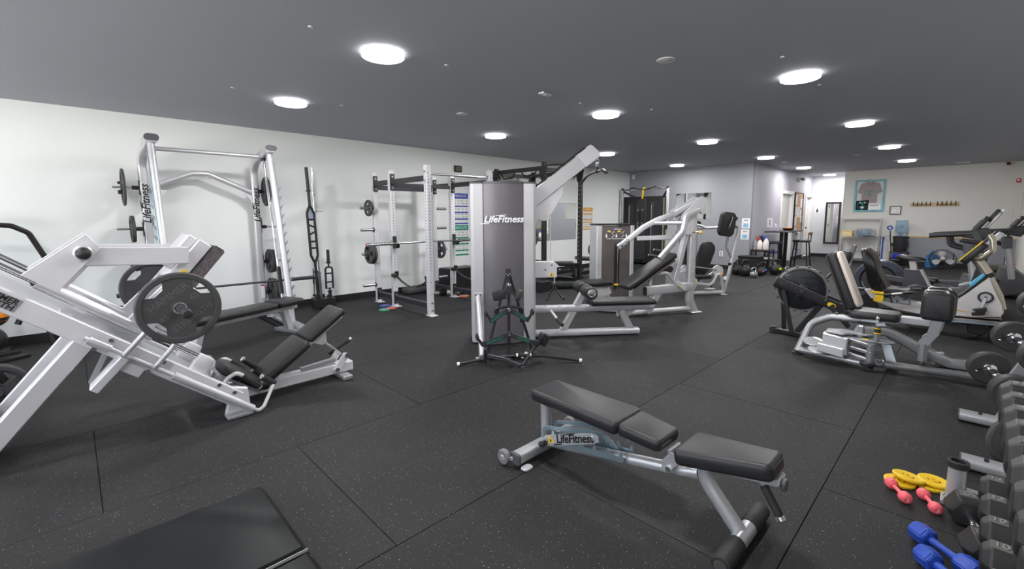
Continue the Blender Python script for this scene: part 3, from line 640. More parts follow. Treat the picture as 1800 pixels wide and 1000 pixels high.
# ================================================================ power rack
PR = thing('power_rack', 'pale silver power rack with perforated posts beside the white wall', 'power rack', (4.28, 6.26, 0))
S_ = .078
holes_m = mat('hole_black', (.008, .008, .008), .8)
for x, sg in ((3.69, 1), (4.87, -1)):
    for y in (5.485, 6.50, 7.05):
        post = W(PR, 'post', LS, B().beam((x, y, .0), (x, y, 2.17), S_, S_, upv=Y, r=.005))
        b = B()
        n = 40
        for i in range(n):
            z = .32+.0445*i
            if z > 2.0: break
            if y == 7.05 and i % 9: continue
            if i < 8 and i % 4: continue
            if y != 7.05: b.cyl((x, y-S_/2-.0006, z), (x, y-S_/2+.001, z), .008, 6)
            b.cyl((x-S_/2-.0006, y, z), (x-S_/2+.001, y, z), .008, 6)
        part(post, 'bolt_hole_row', holes_m, b, world=True)['kind'] = 'stuff'
        W(PR, 'foot_plate', LS, B().box((x, y-.03, .005), (.12, .16, .01), bev=.002))
        b = B()
        for z in (.08, .19): b.cyl((x, y-S_/2, z), (x, y-S_/2-.012, z), .014, 8)
        if y > 6: 
            for z in (1.90, 2.07): b.cyl((x, y-S_/2-.006, z), (x, y-S_/2-.018, z), .014, 8)
        else:
            for z in (1.93, 2.06): b.cyl((x, y-S_/2, z), (x, y-S_/2-.014, z), .014, 8).cyl((x-S_/2, y, z+.02), (x-S_/2-.012, y, z+.02), .014, 8)
        part(post, 'bolt', STEEL, b, world=True)['kind'] = 'stuff'
        if y > 6: W(PR, 'joint_plate', GUN, B().box((x, y-S_/2-.003, 1.985), (S_+.004, .006, .26), bev=.001)); 
        if y > 6: W(PR, 'joint_plate', GUN, B().box((x, y-S_/2-.003, .145), (S_+.004, .006, .20), bev=.001))
    W(PR, 'top_beam', GUN, B().beam((x, 5.52, 1.99), (x, 6.46, 1.99), .06, .075)); W(PR, 'top_beam', GUN, B().beam((x, 6.54, 1.99), (x, 7.01, 1.99), .06, .075))
    W(PR, 'base_beam', GUN, B().beam((x, 5.52, .145), (x, 6.46, .145), .06, .075)); W(PR, 'base_beam', GUN, B().beam((x, 6.54, .145), (x, 7.01, .145), .06, .075))
    # safety strap
    pts = [V((x, 5.53+.93*i/14, .50+(-.13)*(1-((i-7)/7)**2)+.02*abs(i-7)/7)) for i in range(15)]
    W(PR, 'safety_strap', BLACK, B().sweep(pts, rrect(.045, .008, .003, 1), upv=Z))
    for y in (5.54, 6.45): W(PR, 'strap_bracket', BLACK, B().prism([(-.03, -.03), (.02, -.04), (.05, .05), (.02, .06)], (x, y, .52), Y*(1 if y < 6 else -1), Z, .06, .004))
    W(PR, 'bracket_pin', BLACK, B().box((x-.03, 6.45, .51), (.06, .10, .06), bev=.008))
    # bar catch
    W(PR, 'bar_catch', BLACK, B().prism([(0, -.05), (.10, -.05), (.12, -.02), (.12, .02), (.10, .02), (.095, -.01), (.03, -.01), (.02, .13), (0, .14)], (x, 6.461, 1.0), -Y, Z, .06, .003)); W(PR, 'catch_pin', STEEL, B().cyl((x-.045, 6.47, 1.06), (x+.045, 6.47, 1.06), .01, 10))
    for z in (1.59, 1.23, .83, .30):
        W(PR, 'storage_peg', STEEL, B().cyl((x-sg*.039, 7.05, z), (x-sg*.27, 7.05, z), .0245, 16)); W(PR, 'peg_flange', GUN, B().cyl((x-sg*.039, 7.05, z), (x-sg*.052, 7.05, z), .04, 16)); W(PR, 'peg_base', WHITEP, B().box((x-sg*.041, 7.05, z), (.006, .06, .13)))
W(PR, 'pull_up_bar', STEEL, B().cyl((3.73, 5.485, 2.05), (4.83, 5.485, 2.05), .016, 14))
W(PR, 'rear_beam', GUN, B().beam((3.73, 7.05, 1.93), (4.83, 7.05, 1.93), .03, .075)); W(PR, 'middle_beam', GUN, B().beam((3.73, 6.5, 1.95), (4.83, 6.5, 1.95), .03, .06))
b = B()
for i in range(22): b.cyl((3.80+.047*i, 6.484, 1.95), (3.80+.047*i, 6.4855, 1.95), .009, 6)
W(PR, 'beam_hole_row', holes_m, b)['kind'] = 'stuff'
RB = thing('rack_barbell', 'chrome barbell resting on the catches of the power rack', 'barbell', (4.28, 6.40, 1.025))
part(RB, 'shaft', CHROME, B().cyl((-.68, 0, 0), (.68, 0, 0), .0142, 12)); 
for sg in (-1, 1):
    part(RB, 'sleeve', CHROME, B().cyl((sg*.67, 0, 0), (sg*1.10, 0, 0), .0255, 16, bev=.003)); part(RB, 'collar', CHROME, B().cyl((sg*.655, 0, 0), (sg*.69, 0, 0), .038, 16, bev=.005)); part(RB, 'end_cap', RED, B().cyl((sg*1.10, 0, 0), (sg*1.104, 0, 0), .020, 14))
G2 = 'plates stored on the power rack'
pl('small plate on the top left peg of the power rack', .137, .03, 3.57, 1.59, 7.05, rz=PI, g=G2)
pl('inner plate on the third left peg of the power rack', .175, .038, 3.60, .83, 7.05, rz=PI, g=G2); pl('outer plate on the third left peg of the power rack', .168, .034, 3.558, .83, 7.05, rz=PI, g=G2)
pl('plate on the third right peg of the power rack', .172, .034, 4.99, .83, 7.05, g=G2)
# slider discs on the floor by the rack feet
def slider(lab, loc, colr, nm):
    t = thing('slider_disc', lab, 'slider disc', loc); part(t, 'disc', mat('slider_'+nm, colr, .5), B().lathe((0, 0, 0), Z, [(0, 0), (.085, 0), (.088, .006), (.08, .012), (0, .014)], 28)); part(t, 'disc_pad', mat('slider_foam', (.25, .25, .27), .9), B().lathe((0, 0, .0138), Z, [(0, .003), (.045, .003), (.048, 0)], 24))
slider('blue slider disc on the floor by the power rack', (3.57, 6.62, 0), (.05, .10, .55), 'blue'); slider('red slider disc lying at the left foot of the power rack', (3.55, 6.37, .0), (.65, .08, .03), 'red'); slider('green slider disc by the left foot of the power rack', (3.40, 6.33, 0), (.02, .35, .22), 'green'); slider('red and white slider disc at the right foot of the power rack', (5.03, 6.40, 0), (.75, .12, .05), 'scarlet')

# ================================================================ things on the white wall
CL = thing('wall_clock', 'small black digital clock high on the white wall', 'clock', (5.855, WL, 2.425))
part(CL, 'clock_case', PLASTIC, pad((0, -.015, 0), (.20, .03, .13), bev=.012)); part(CL, 'clock_screen', mat('lcd_green', (.16, .18, .10), .25), B().box((0, -.031, 0), (.12, .002, .075))); part(CL, 'clock_digits', INK, B().text('12:09', (0, -.0325, 0), X, Z, .05, .0005))
def poster(name, lab, x0, x1, z0, z1, colr, nm, sec, title):
    t = thing(name, lab, 'poster', ((x0+x1)/2, WL-.001, (z0+z1)/2)); w, h = x1-x0, z1-z0
    cm = mat('poster_'+nm, colr, .5)
    part(t, 'sheet', mat('poster_paper', (.80, .81, .80), .5), B().box((0, -.002, 0), (w, .003, h)))
    b = B().box((0, -.0042, h/2-.06), (w*.98, .0012, .11))
    for f in sec: b.box((0, -.0042, h/2-f*h), (w*.98, .0012, .028))
    b.box((0, -.0042, -h/2+.018), (w*.98, .0012, .03)); part(t, 'colour_band', cm, b)
    part(t, 'title_lettering', WINK, B().text(title, (0, -.0052, h/2-.06), X, Z, .075 if w > .46 else .055, .0004))
    b = B(); rr = random.Random(3)
    rows_ = int(h/.075)
    for i in range(rows_):
        zz = h/2-.16-i*(h-.2)/rows_
        for k in range(5): b.box((-w/2+w*(k+.5)/5+rr.uniform(-.01, .01), -.0042, zz), (w/7*rr.uniform(.5, 1), .001, .02))
    part(t, 'figure_print', mat('poster_grey', (.42, .43, .45), .6), b)
poster('exercise_poster', 'blue banded exercise chart on the white wall behind the power rack', 5.60, 6.12, 1.28, 1.93, (.03, .06, .42), 'blue', (.42, .62, .83), 'WORKOUTS')
poster('exercise_poster', 'green banded exercise chart below the blue banded one', 5.60, 6.12, .62, 1.27, (.0, .30, .16), 'green', (.42, .62, .83), 'WORKOUTS')
poster('exercise_poster', 'yellow banded exercise chart on the white wall right of the mirror', 10.18, 10.63, 1.06, 1.68, (.75, .36, .02), 'yellow', (.3, .55, .67, .87), 'EXERCISES')
MI = thing('wall_mirror', 'wide frameless mirror on the white wall behind the black rig', 'mirror', (9.05, WL-.001, 1.30))
part(MI, 'mirror_glass', mat('mirror_silver', (.86, .88, .88), .015, 1.0), B().box((0, -.004, 0), (1.62, .006, .95)), flat=True); part(MI, 'mirror_edge', mat('mirror_edge', (.35, .42, .40), .2, .6), B().box((0, -.002, 0), (1.63, .004, .96)))

t = thing('notice', 'white notice with pale blue block behind the tall black barbell', 'notice', (2.91, WL-.001, 1.49)); part(t, 'sheet', mat('poster_paper', (.80, .81, .80), .5), B().box((0, -.002, 0), (.30, .003, .24))); part(t, 'print_block', mat('notice_blue', (.45, .58, .70), .5), B().box((-.07, -.004, -.01), (.10, .001, .18))); part(t, 'print_line', mat('poster_grey', (.42, .43, .45), .6), B().box((.06, -.004, .05), (.12, .001, .02)))
t = thing('plyo_box', 'low black box against the white wall behind the power rack', 'box', (5.65, 7.36, 0)); part(t, 'box_body', mat('plyo_black', (.012, .012, .013), .6), B().box((0, 0, .20), (.72, .38, .40), bev=.008)); part(t, 'box_top', BLACK, B().box((0, 0, .405), (.70, .36, .012), bev=.004)); part(t, 'side_slot', INK, B().box((-.1, -.191, .28), (.16, .004, .04)))
t = thing('sand_bag', 'long grey flattened sandbag on the floor by the white wall', 'sandbag', (4.72, 7.34, 0), math.radians(3)); part(t, 'bag_body', mat('bag_grey', (.07, .07, .075), .7, bump=.5, bscale=30), pad((0, 0, .07), (.75, .22, .14), bev=.06)); part(t, 'bag_handle', BLACK, B().tube([(-.15, -.08, .125), (-.12, -.10, .16), (.12, -.10, .16), (.15, -.08, .125)], .012, fr=.02)); part(t, 'bag_strap', BLACK, B().box((.22, 0, .07), (.03, .228, .146), bev=.05, seg=2))
t = thing('foam_roller', 'short black roller with pale middle band on the floor inside the power rack', 'roller', (5.02, 6.72, .055), math.radians(-22)); part(t, 'roller_core', BLACK, B().cyl((-.24, 0, 0), (.24, 0, 0), .055, 20, bev=.006)); part(t, 'roller_band', mat('roller_pale', (.60, .56, .52), .5), B().cyl((-.13, 0, 0), (.13, 0, 0), .0565, 20)); part(t, 'roller_bore', INK, B().cyl((-.2415, 0, 0), (-.239, 0, 0), .03, 16))
# ================================================================ dual pulley tower (pulldown and low row) in the centre
rD = math.radians
TW_ = thing('pulley_tower', 'tall charcoal shrouded lat pulldown and low row machine with silver columns', 'cable machine', (3.15, 3.89, 0), rD(-38))
def bulge(x0, x1, y0, amt, z0, z1, k=10, th=.01):
    pl = [(x0+(x1-x0)*i/k, y0-amt*(1-((2*i/k)-1)**2)) for i in range(k+1)]
    pl += [(p[0], p[1]+th) for p in reversed(pl)]
    return B().prism(pl, (0, 0, (z0+z1)/2), X, Y, z1-z0)
part(TW_, 'front_shroud', SHROUD, bulge(.155, .60, .01, .055, .03, 1.795))
pl_ = [(.155+.445*i/10, .01-.058*(1-(i/5-1)**2)) for i in range(11)]+[(.60, .40), (.155, .40)]
part(TW_, 'top_cap', GREYPL, B().prism(pl_, (0, 0, 1.81), X, Y, .03, .004)); part(TW_, 'kick_plate', GREYPL, B().prism(pl_, (0, 0, .022), X, Y, .04, .004))
for x0, x1 in ((.015, .15), (.605, .745)):
    part(TW_, 'column', SILVER, B().prism([(x0, .03), (x0+.03, 0), (x1, 0), (x1, .40), (x0, .40)] if x0 < .3 else [(x0, 0), (x1-.03, 0), (x1, .03), (x1, .40), (x0, .40)], (0, 0, .91), X, Y, 1.79, .004))
    part(TW_, 'column_cap', GREYPL, B().prism(rrect(x1-x0+.006, .41, .02), ((x0+x1)/2, .20, 1.812), X, Y, .018))
part(TW_, 'rear_shroud', SHROUD, B().box((.38, .395, .92), (.46, .012, 1.76)))
life(TW_, (.375, -.052, 1.41), X, Z, .104, WINK, world=False, depth=.004)
part(TW_, 'front_leg', SILVER, B().tube([(.06, .03, .56), (.07, -.30, .07), (.10, -.60, .03)], .03, fr=.1) if 0 else B().tube([(.085, -.02, .55), (.085, -.10, .52), (.095, -.55, .03)], .026, fr=.06, n=12)); part(TW_, 'front_foot', SILVER, B().box((.10, -.57, .008), (.13, .09, .016), bev=.004)); part(TW_, 'leg_plate', SILVER, B().box((.085, -.008, .53), (.11, .016, .13), bev=.006))
part(TW_, 'foot_bolt', CHROME, B().cyl((.06, -.02, .57), (.06, -.03, .57), .01, 8)); part(TW_, 'foot_bolt', CHROME, B().cyl((.11, -.02, .57), (.11, -.03, .57), .01, 8))
# upper arm
AU = V((.79, 0, .613)).normalized(); AN = V((-AU.z, 0, AU.x))
part(TW_, 'upper_arm', SILVER, B().beam((.70, .2, 1.60), V((.70, .2, 1.60))+AU*.78, .11, .16, upv=AN)); a0 = V((.70, .2, 1.60))
part(TW_, 'arm_head', WHITEP, B().prism([(.76, -.085), (.97, -.085), (.985, -.03), (.965, .06), (.95, .088), (.76, .088)], a0, AU, AN, .13, .006))
part(TW_, 'arm_cable', BLACK, B().tube([a0+AU*.02+AN*.10, a0+AU*.80+AN*.10, a0+AU*.90+AN*.085], .009)); part(TW_, 'head_pulley', PLASTIC, B().lathe(a0+AU*.86+AN*.055-Y*.02, Y, [(0, 0), (.055, 0), (.05, .02), (.055, .04), (0, .04)], 24))
part(TW_, 'arm_gusset', WHITEP, B().prism([(.745, 1.76), (1.09, 1.83), (1.09, 1.70), (.955, 1.47), (.90, 1.44), (.80, 1.41), (.745, 1.33)], (0, .17, 0), X, Z, .012, .002)); part(TW_, 'arm_gusset', WHITEP, B().prism([(.745, 1.76), (1.09, 1.83), (1.09, 1.70), (.955, 1.47), (.90, 1.44), (.80, 1.41), (.745, 1.33)], (0, .23, 0), X, Z, .012, .002))
part(TW_, 'gusset_slot', PLASTIC, B().prism([(.77, 1.60), (1.03, 1.80), (1.03, 1.775), (.77, 1.565)], (0, .162, 0), X, Z, .006)); part(TW_, 'pulley_nose', WHITEP, B().prism(rrect(.16, .22, .05, 4), (.87, .2, 1.50), X, Z, .055, .004))
h = a0+AU*.945-AN*.085
part(TW_, 'carabiner', CHROME, B().torus((h.x, .2, h.z-.04), Y, .022, .005, 16, 6).cyl((h.x, .2, h.z), (h.x, .2, h.z-.03), .006, 8).cyl((h.x-.012, .2, h.z-.05), (h.x-.012, .2, h.z-.12), .004, 6).cyl((h.x+.012, .2, h.z-.05), (h.x+.012, .2, h.z-.12), .004, 6))
# low pulley housing and rails
part(TW_, 'low_pulley_box', WHITEP, B().prism([(.745, .725), (.745, .915), (.985, .915), (1.02, .885), (1.02, .725)], (0, .2, 0), X, Z, .09, .006)); part(TW_, 'warning_sign', YELLOW, B().prism([(-.03, -.025), (.03, -.025), (0, .028)], (.955, .152, .765), X, Z, .004)); part(TW_, 'warning_mark', INK, B().prism([(-.01, -.015), (.008, -.016), (.002, .008)], (.955, .150, .765), X, Z, .004))
for c in ((.88, .82), (.955, .875)): part(TW_, 'box_bolt', CHROME, B().cyl((c[0], .155, c[1]), (c[0], .146, c[1]), .010, 10))
part(TW_, 'pull_cable', mat('white_cable', (.6, .58, .55), .5), B().tube([(.95, .2, .90), (.95, .2, 1.44)], .0045, n=8)); part(TW_, 'cable_end', mat('white_cable', (.6, .58, .55), .5), B().tube([(1.0, .2, .74), (1.0, .2, .655)], .007, n=8))
part(TW_, 'seat_rail', SILVER, B().beam((.745, .2, .345), (2.22, .2, .345), .11, .075, r=.02)); part(TW_, 'floor_rail', SILVER, B().beam((.745, .2, .045), (2.05, .2, .045), .11, .075, r=.025))
part(TW_, 'rail_strut', SILVER, B().beam((1.10, .2, .07), (1.37, .2, .56), .075, .075, upv=X)); part(TW_, 'seat_strut', SILVER, B().beam((1.95, .2, .07), (1.82, .2, .31), .09, .075, upv=X)); part(TW_, 'strut_gusset', SILVER, B().prism([(1.84, .31), (2.02, .31), (1.90, .20)], (0, .2, 0), X, Z, .012))
part(TW_, 'seat_pad', VINYL, pad((1.82, .2, .415), (.80, .30, .06), bev=.026))
for y0, y1 in ((.17, -.10), (.23, .50)):
    sg = -1 if y1 < y0 else 1
    part(TW_, 'thigh_roller', VINYL, B().lathe((1.37, y0, .565), Y*sg, [(0, 0), (.066, 0), (.074, .012), (.074, abs(y1-y0)-.012), (.066, abs(y1-y0)), (0, abs(y1-y0))], 28)); part(TW_, 'roller_cap', STEEL, B().lathe((1.37, y1, .565), Y*sg, [(.056, -.002), (.052, .008), (.035, .014), (.03, .010), (0, .016)], 24))
part(TW_, 'adjust_knob_stem', SILVER, B().tube([(.95, .15, .33), (1.0, -.02, .25)], .016)); part(TW_, 'adjust_grip', GRIP, B().cyl((.99, 0, .262), (1.03, -.12, .215), .022, 14, bev=.005))
for x in (.92, 1.08, 1.30): part(TW_, 'rail_bolt', CHROME, B().cyl((x, .2, .38), (x, .2, .395), .012, 8))
for z in (.03, .36): part(TW_, 'rail_flange', SILVER, B().box((.752, .2, z+.01), (.014, .16, .13), bev=.003))
# lat bar and row handle hanging from the cables (things of their own)
LB = thing('lat_bar', 'long dark lat pulldown bar hanging from the tower arm by chrome links', 'lat bar', (3.15, 3.89, 0), rD(-38))
hx, hz = h.x, h.z-.155
part(LB, 'bar', GUN, B().tube([(hx-.02, -.20, hz-.05), (hx, .0, hz), (hx, .2, hz+.004), (hx, .45, hz), (hx, .66, hz-.02), (hx-.02, .86, hz-.10)], .0155, fr=.08)); part(LB, 'centre_hub', BLACK, B().cyl((hx, .17, hz+.004), (hx, .23, hz+.004), .024, 14).box((hx, .2, hz+.03), (.03, .04, .05), bev=.006)); part(LB, 'end_grip', GRIP, B().cyl((hx-.018, -.18, hz-.045), (hx-.001, -.02, hz-.006), .020, 12, bev=.004))
RH = thing('rope_handle', 'black two ended rope style row handle hanging from the low pulley', 'cable handle', (3.15, 3.89, 0), rD(-38))
part(RH, 'swivel', BLACK, B().ball((1.0, .2, .63), .024, 12).cyl((1.0, .2, .655), (1.0, .2, .60), .012, 8))
for dx, dy in ((-.09, -.04), (.075, -.03)):
    part(RH, 'handle_arm', BLACK, B().tube([(1.0, .2, .61), (1.0+dx, .2+dy, .49)], .011, n=8)); part(RH, 'handle_grip', GRIP, B().cyl((1.0+dx-.02*(1 if dx < 0 else -1), .2+dy-.06, .475), (1.0+dx+.01, .2+dy+.04, .485), .017, 12, bev=.003))

# ================================================================ A-frame handle rack before the tower
HR = thing('handle_rack', 'black A-shaped stand for cable handles in front of the pulley tower', 'handle rack', (2.95, 3.10, 0), rD(-40))
ap = V((.03, .16, .92))
for q in ((-.20, .13, .03), (.29, .26, .03)):
    part(HR, 'a_frame_leg', GUN, B().beam(ap, q, .028, .028, upv=Y))
part(HR, 'centre_post', GUN, B().beam((.035, .14, .03), (.035, .15, .90), .03, .03, upv=Y)); part(HR, 'apex_plate', GUN, B().prism([(-.035, -.05), (.035, -.05), (.025, .03), (-.025, .03)], (.03, .125, .90), X, Z, .008, .002))
part(HR, 'base_tube', GUN, B().tube([(-.22, .15, .15), (.30, .28, .15)], .013)); part(HR, 'base_bar', GUN, B().beam((-.24, .13, .02), (.33, .27, .02), .04, .03)); part(HR, 'base_bar', GUN, B().beam((.03, .16, .02), (.03, -.10, .02), .04, .03)); part(HR, 'foot', GRIP, B().box((-.24, .12, .012), (.07, .09, .024), bev=.006)); part(HR, 'foot', GRIP, B().box((.33, .26, .012), (.07, .09, .024), bev=.006))
for z in (.78, .53, .285): part(HR, 'hanger_pin', STEEL, B().cyl((.035, .14, z), (.035, .035, z), .011, 10)); 
b = B()
for dx, dz in ((-.016, -.02), (.016, -.02), (0, -.035)): b.cyl((.03+dx, .121, .90+dz), (.03+dx, .114, .90+dz), .006, 8)
part(HR, 'bolt_row', CHROME, b)['kind'] = 'stuff'
def vgrip(lab, z, span, drop, tip, ends=True, words=True):
    t = thing('cable_handle', lab, 'cable handle', (2.95, 3.10, 0), rD(-40), 'handles on the A-frame rack')
    o = V((.035, .06, z)); w = .046
    pl = [(0, .022), (.05, -.012)]
    L = [(-span, -drop+tip), (-span+.035, -drop-.012), (-span*.72, -drop), (-.06, -.028), (0, -.005), (.06, -.028), (span*.72, -drop), (span-.035, -drop-.012), (span, -drop+tip)]
    top = [(x, y+w/2+(.016 if abs(x) < .01 else 0)) for x, y in L]; bot = [(x, y-w/2) for x, y in reversed(L)]
    part(t, 'yoke', GUN, B().prism(top+bot, o, X, Z, .022, .004)); part(t, 'eye_ring', CHROME, B().torus((o.x, .047, o.z+.005), Y, .012, .005, 18, 6))
    for sg in (-1, 1): part(t, 'end_grip', GRIP, B().box((o.x+sg*(span+.008), o.y-.0, o.z-drop+tip+.02), (.026, .12, .05), ry(sg*25), .009, 2))
    if words:
        for sg, tx in ((-1, 'MARRADT'), (1, 'FITNESS')):
            a, c = V((sg*.06, 0, -.028)), V((sg*span*.72, 0, -drop)); ux = (c-a).normalized()*sg
            part(t, 'lettering', GREEN, B().text(tx, o+V((0, -.0125, 0))+(a+c)/2, ux, Y.cross(ux)*-1 if False else V((-ux.z, 0, ux.x)), .036, .0006, bold=.01))
    return t
vgrip('upper wide V-shaped cable handle with green lettering on the A-frame rack', .53, .22, .095, .05)
vgrip('lower and widest V-shaped cable handle with green lettering on the A-frame rack', .285, .31, .085, .045)
t = thing('cable_handle', 'topmost close grip cable handle with two flat paddles on the A-frame rack', 'cable handle', (2.95, 3.10, 0), rD(-40), 'handles on the A-frame rack')
part(t, 'yoke', GUN, B().prism([(0, .02), (.025, -.005), (.035, -.06), (.085, -.09), (.07, -.115), (.0, -.075), (-.07, -.115), (-.085, -.09), (-.035, -.06), (-.025, -.005)], (.035, .06, .775), X, Z, .022, .004)); part(t, 'eye_ring', CHROME, B().torus((.035, .047, .78), Y, .012, .005, 18, 6))
part(t, 'paddle', GRIP, B().box((-.065, .03, .685), (.13, .035, .10), ry(-12), .014, 2)); part(t, 'paddle', mat('brown_grip', (.045, .04, .036), .5), B().box((.125, .03, .685), (.055, .11, .10), ry(20), .014, 2))
t = thing('cable_handle', 'small dark cable handle hidden behind the upper V-shaped handle', 'cable handle', (2.95, 3.10, 0), rD(-40), 'handles on the A-frame rack')
part(t, 'yoke', BLACK, B().tube([(-.10, .10, .47), (-.10, .09, .54), (.035, .09, .56), (.17, .09, .54), (.16, .10, .45)], .013, fr=.03)); part(t, 'end_grip', GRIP, B().box((.165, .10, .44), (.03, .05, .09), ry(15), .006)); part(t, 'end_grip', GRIP, B().box((-.10, .10, .46), (.03, .05, .06), ry(-15), .006))
# bars lying on the floor in front
FB = thing('floor_lat_bar', 'long black cambered lat bar with white end caps lying on the floor', 'lat bar', (2.95, 3.10, 0), rD(-40))
part(FB, 'bar', BLACK, B().tube([(-.455, -.01, .022), (-.17, .02, .06), (.12, -.04, .10), (.36, .0, .075), (.72, -.01, .022)], .0145, fr=.1)); 
for q, d in (((-.455, -.01, .022), (-1, -.03, -.1)), ((.72, -.01, .022), (1, 0, -.12))): part(FB, 'end_cap', WHITE, B().cyl(q, V(q)+V(d).normalized()*.028, .019, 14, bev=.005))
for x in (.10, .23): part(FB, 'ring_collar', WHITE, B().cyl((x-.008, -.035, .098), (x+.008, -.034, .098), .02, 14))
FV = thing('floor_v_handle', 'black wide angled cable handle lying on the floor under the A-frame rack', 'cable handle', (2.95, 3.10, 0), rD(-40))
part(FV, 'yoke', GUN, B().sweep([(-.20, -.05, .11), (-.02, -.13, .09), (.13, -.20, .035), (.28, .06, .14), (.36, .12, .19)], rrect(.02, .042, .006, 1), upv=Z, fr=.04)); part(FV, 'paddle', GRIP, B().box((-.21, -.05, .11), (.03, .05, .17), rx(20), .01, 2)); part(FV, 'paddle', GRIP, B().box((.39, .13, .20), (.09, .04, .12), ry(30), .01, 2)); part(FV, 'eye_ring', CHROME, B().torus((.14, -.215, .035), Y, .012, .005, 16, 6))
RP = thing('strap_handle', 'small single hand cable handle with white knobs lying behind the floor bar', 'cable handle', (2.95, 3.10, 0), rD(-40))
part(RP, 'grip', GRIP, B().cyl((.0, .20, .03), (.20, .16, .03), .017, 12, bev=.004)); part(RP, 'strap', BLACK, B().tube([(.0, .20, .03), (.05, .26, .12), (.16, .22, .13), (.20, .16, .03)], .007, fr=.04)); part(RP, 'knob', WHITE, B().ball((.21, .155, .055), .02, 10)); part(RP, 'knob', WHITE, B().ball((.17, .12, .03), .018, 10))

# ================================================================ black rig behind the tower
RG = thing('black_rig', 'black perforated half rig with bent pull-up handles beside the wall mirror', 'power rack', (7.17, 6.5, 0))
BR = mat('rig_bronze_black', (.035, .030, .027), .4, .3)
for x in (6.6, 7.75):
    for y in (5.85, 7.2):
        post = W(RG, 'post', BR, B().beam((x, y, 0), (x, y, 2.47 if y < 6 else 2.44), .08, .08, upv=Y))
        b = B()
        for i in range(20): b.cyl((x-.0405, y, .45+.09*i), (x-.0415, y, .45+.09*i), .012, 6)
        part(post, 'bolt_hole_row', mat('hole_pale', (.55, .55, .55), .6) if (x > 7 and y < 6) else holes_m, b, world=True)['kind'] = 'stuff'
        W(RG, 'post_gusset', BLACK, B().prism([(-.12, 0), (.12, 0), (.05, -.25), (-.05, -.25)], (x-.043, y, 2.40), Y, Z, .006)); W(RG, 'foot_plate', BLACK, B().box((x, y, .006), (.16, .16, .012), bev=.002))
    W(RG, 'top_beam', BLACK, B().beam((x, 5.89, 2.36), (x, 7.16, 2.36), .07, .08)); W(RG, 'base_beam', BLACK, B().beam((x, 5.89, .06), (x, 7.16, .06), .07, .09)); 
W(RG, 'spotter_beam', BLACK, B().beam((7.75, 5.89, .40), (7.75, 7.16, .40), .05, .06)); 
for y in (5.85, 7.2): W(RG, 'top_beam', BR, B().beam((6.64, y, 2.33), (7.71, y, 2.33), .07, .08))
W(RG, 'base_beam', BLACK, B().beam((6.64, 7.2, .06), (7.71, 7.2, .06), .07, .09)); W(RG, 'base_box', BLACK, B().box((6.45, 5.9, .10), (.3, .5, .20), bev=.01))
for y0 in (6.02, 6.62): W(RG, 'pull_up_handle', BLACK, B().tube([(6.56, y0, 2.33), (6.56, y0+.05, 2.22), (6.56, y0+.33, 2.22), (6.56, y0+.40, 2.33)], .016, fr=.04))
W(RG, 'pull_up_handle', BLACK, B().tube([(7.2, 5.80, 2.33), (7.25, 5.80, 2.20), (7.45, 5.80, 2.20), (7.55, 5.80, 2.33)], .016, fr=.04))
W(RG, 'pull_up_bar', BLACK, B().tube([(6.64, 5.85, 2.42), (7.2, 5.85, 2.47), (7.71, 5.85, 2.40)], .017, fr=.3))
for x, y, z in ((6.45, 5.95, 2.03), (6.45, 7.1, 2.1)):
    W(RG, 'arc_bracket', BLACK, B().tube([V((x, y-.02+.19*math.cos(a), z+.19*math.sin(a))) for a in [PI*.05+PI*.75*i/10 for i in range(11)]], .022)); W(RG, 'arc_hub', BLACK, B().cyl((x-.02, y+.02, z), (x+.03, y+.02, z), .05, 10)); W(RG, 'arc_spoke', BLACK, B().tube([(x, y, z), (x, y+.17, z+.02)], .01))
for i, (y, R) in enumerate(((6.05, .225), (6.18, .225), (6.30, .225))):
    plate('dark plate %s on the low storage of the black rig' % ('nearest the tower', 'in the middle', 'nearest the wall')[i], R, .05, 'grip', (6.42, y+.4, .46), PI/2, 'plates on the black rig')
plate('single dark plate at chest height on the black rig', .19, .04, 'grip', (6.45, 6.05, 1.02), PI/2, 'plates on the black rig')
for x, y, z in ((6.42, 6.65, .46), (6.45, 6.02, 1.02)): W(RG, 'storage_peg', STEEL, B().cyl((x, y-.2, z), (x, y+.2, z), .024, 12))
# benches and small gear inside the rig
def incline(lab, loc, rz, back):
    t = thing('adjustable_bench', lab, 'bench', loc, rz, 'black adjustable benches by the rig')
    a = math.radians(back)
    part(t, 'seat_pad', VINYL, pad((.42, 0, .44), (.34, .30, .08), bev=.028)); part(t, 'back_pad', VINYL, B().box((.20-math.cos(a)*.42, 0, .44+math.sin(a)*.42), (.82, .30, .08), ry(back), .028, 3))
    part(t, 'spine', BLACK, B().beam((-.60, 0, .12), (.62, 0, .30), .07, .07)); part(t, 'front_leg', BLACK, B().beam((.55, 0, .38), (.66, 0, .04), .06, .06)); part(t, 'front_foot', BLACK, B().beam((.66, -.20, .03), (.66, .20, .03), .06, .05)); part(t, 'rear_foot', BLACK, B().beam((-.60, -.26, .05), (-.60, .26, .05), .07, .07))
    part(t, 'ladder', DSILV, B().prism([(-.45, .16), (.05, .22), (.02, .30), (-.40, .24)], (0, .05, 0), X, Z, .01)); part(t, 'prop', BLACK, B().beam((-.25, 0, .22), (-.10, 0, .40+.3*math.sin(a)), .04, .03)); part(t, 'wheel', PLASTIC, B().cyl((-.60, .27, .05), (-.60, .31, .05), .05, 16)); part(t, 'wheel', PLASTIC, B().cyl((-.60, -.31, .05), (-.60, -.27, .05), .05, 16)); part(t, 'pull_pin', CHROME, B().cyl((.28, -.08, .33), (.28, -.16, .33), .012, 8)); part(t, 'pin_knob', CHROME, B().ball((.28, -.17, .33), .018, 8))
    return t
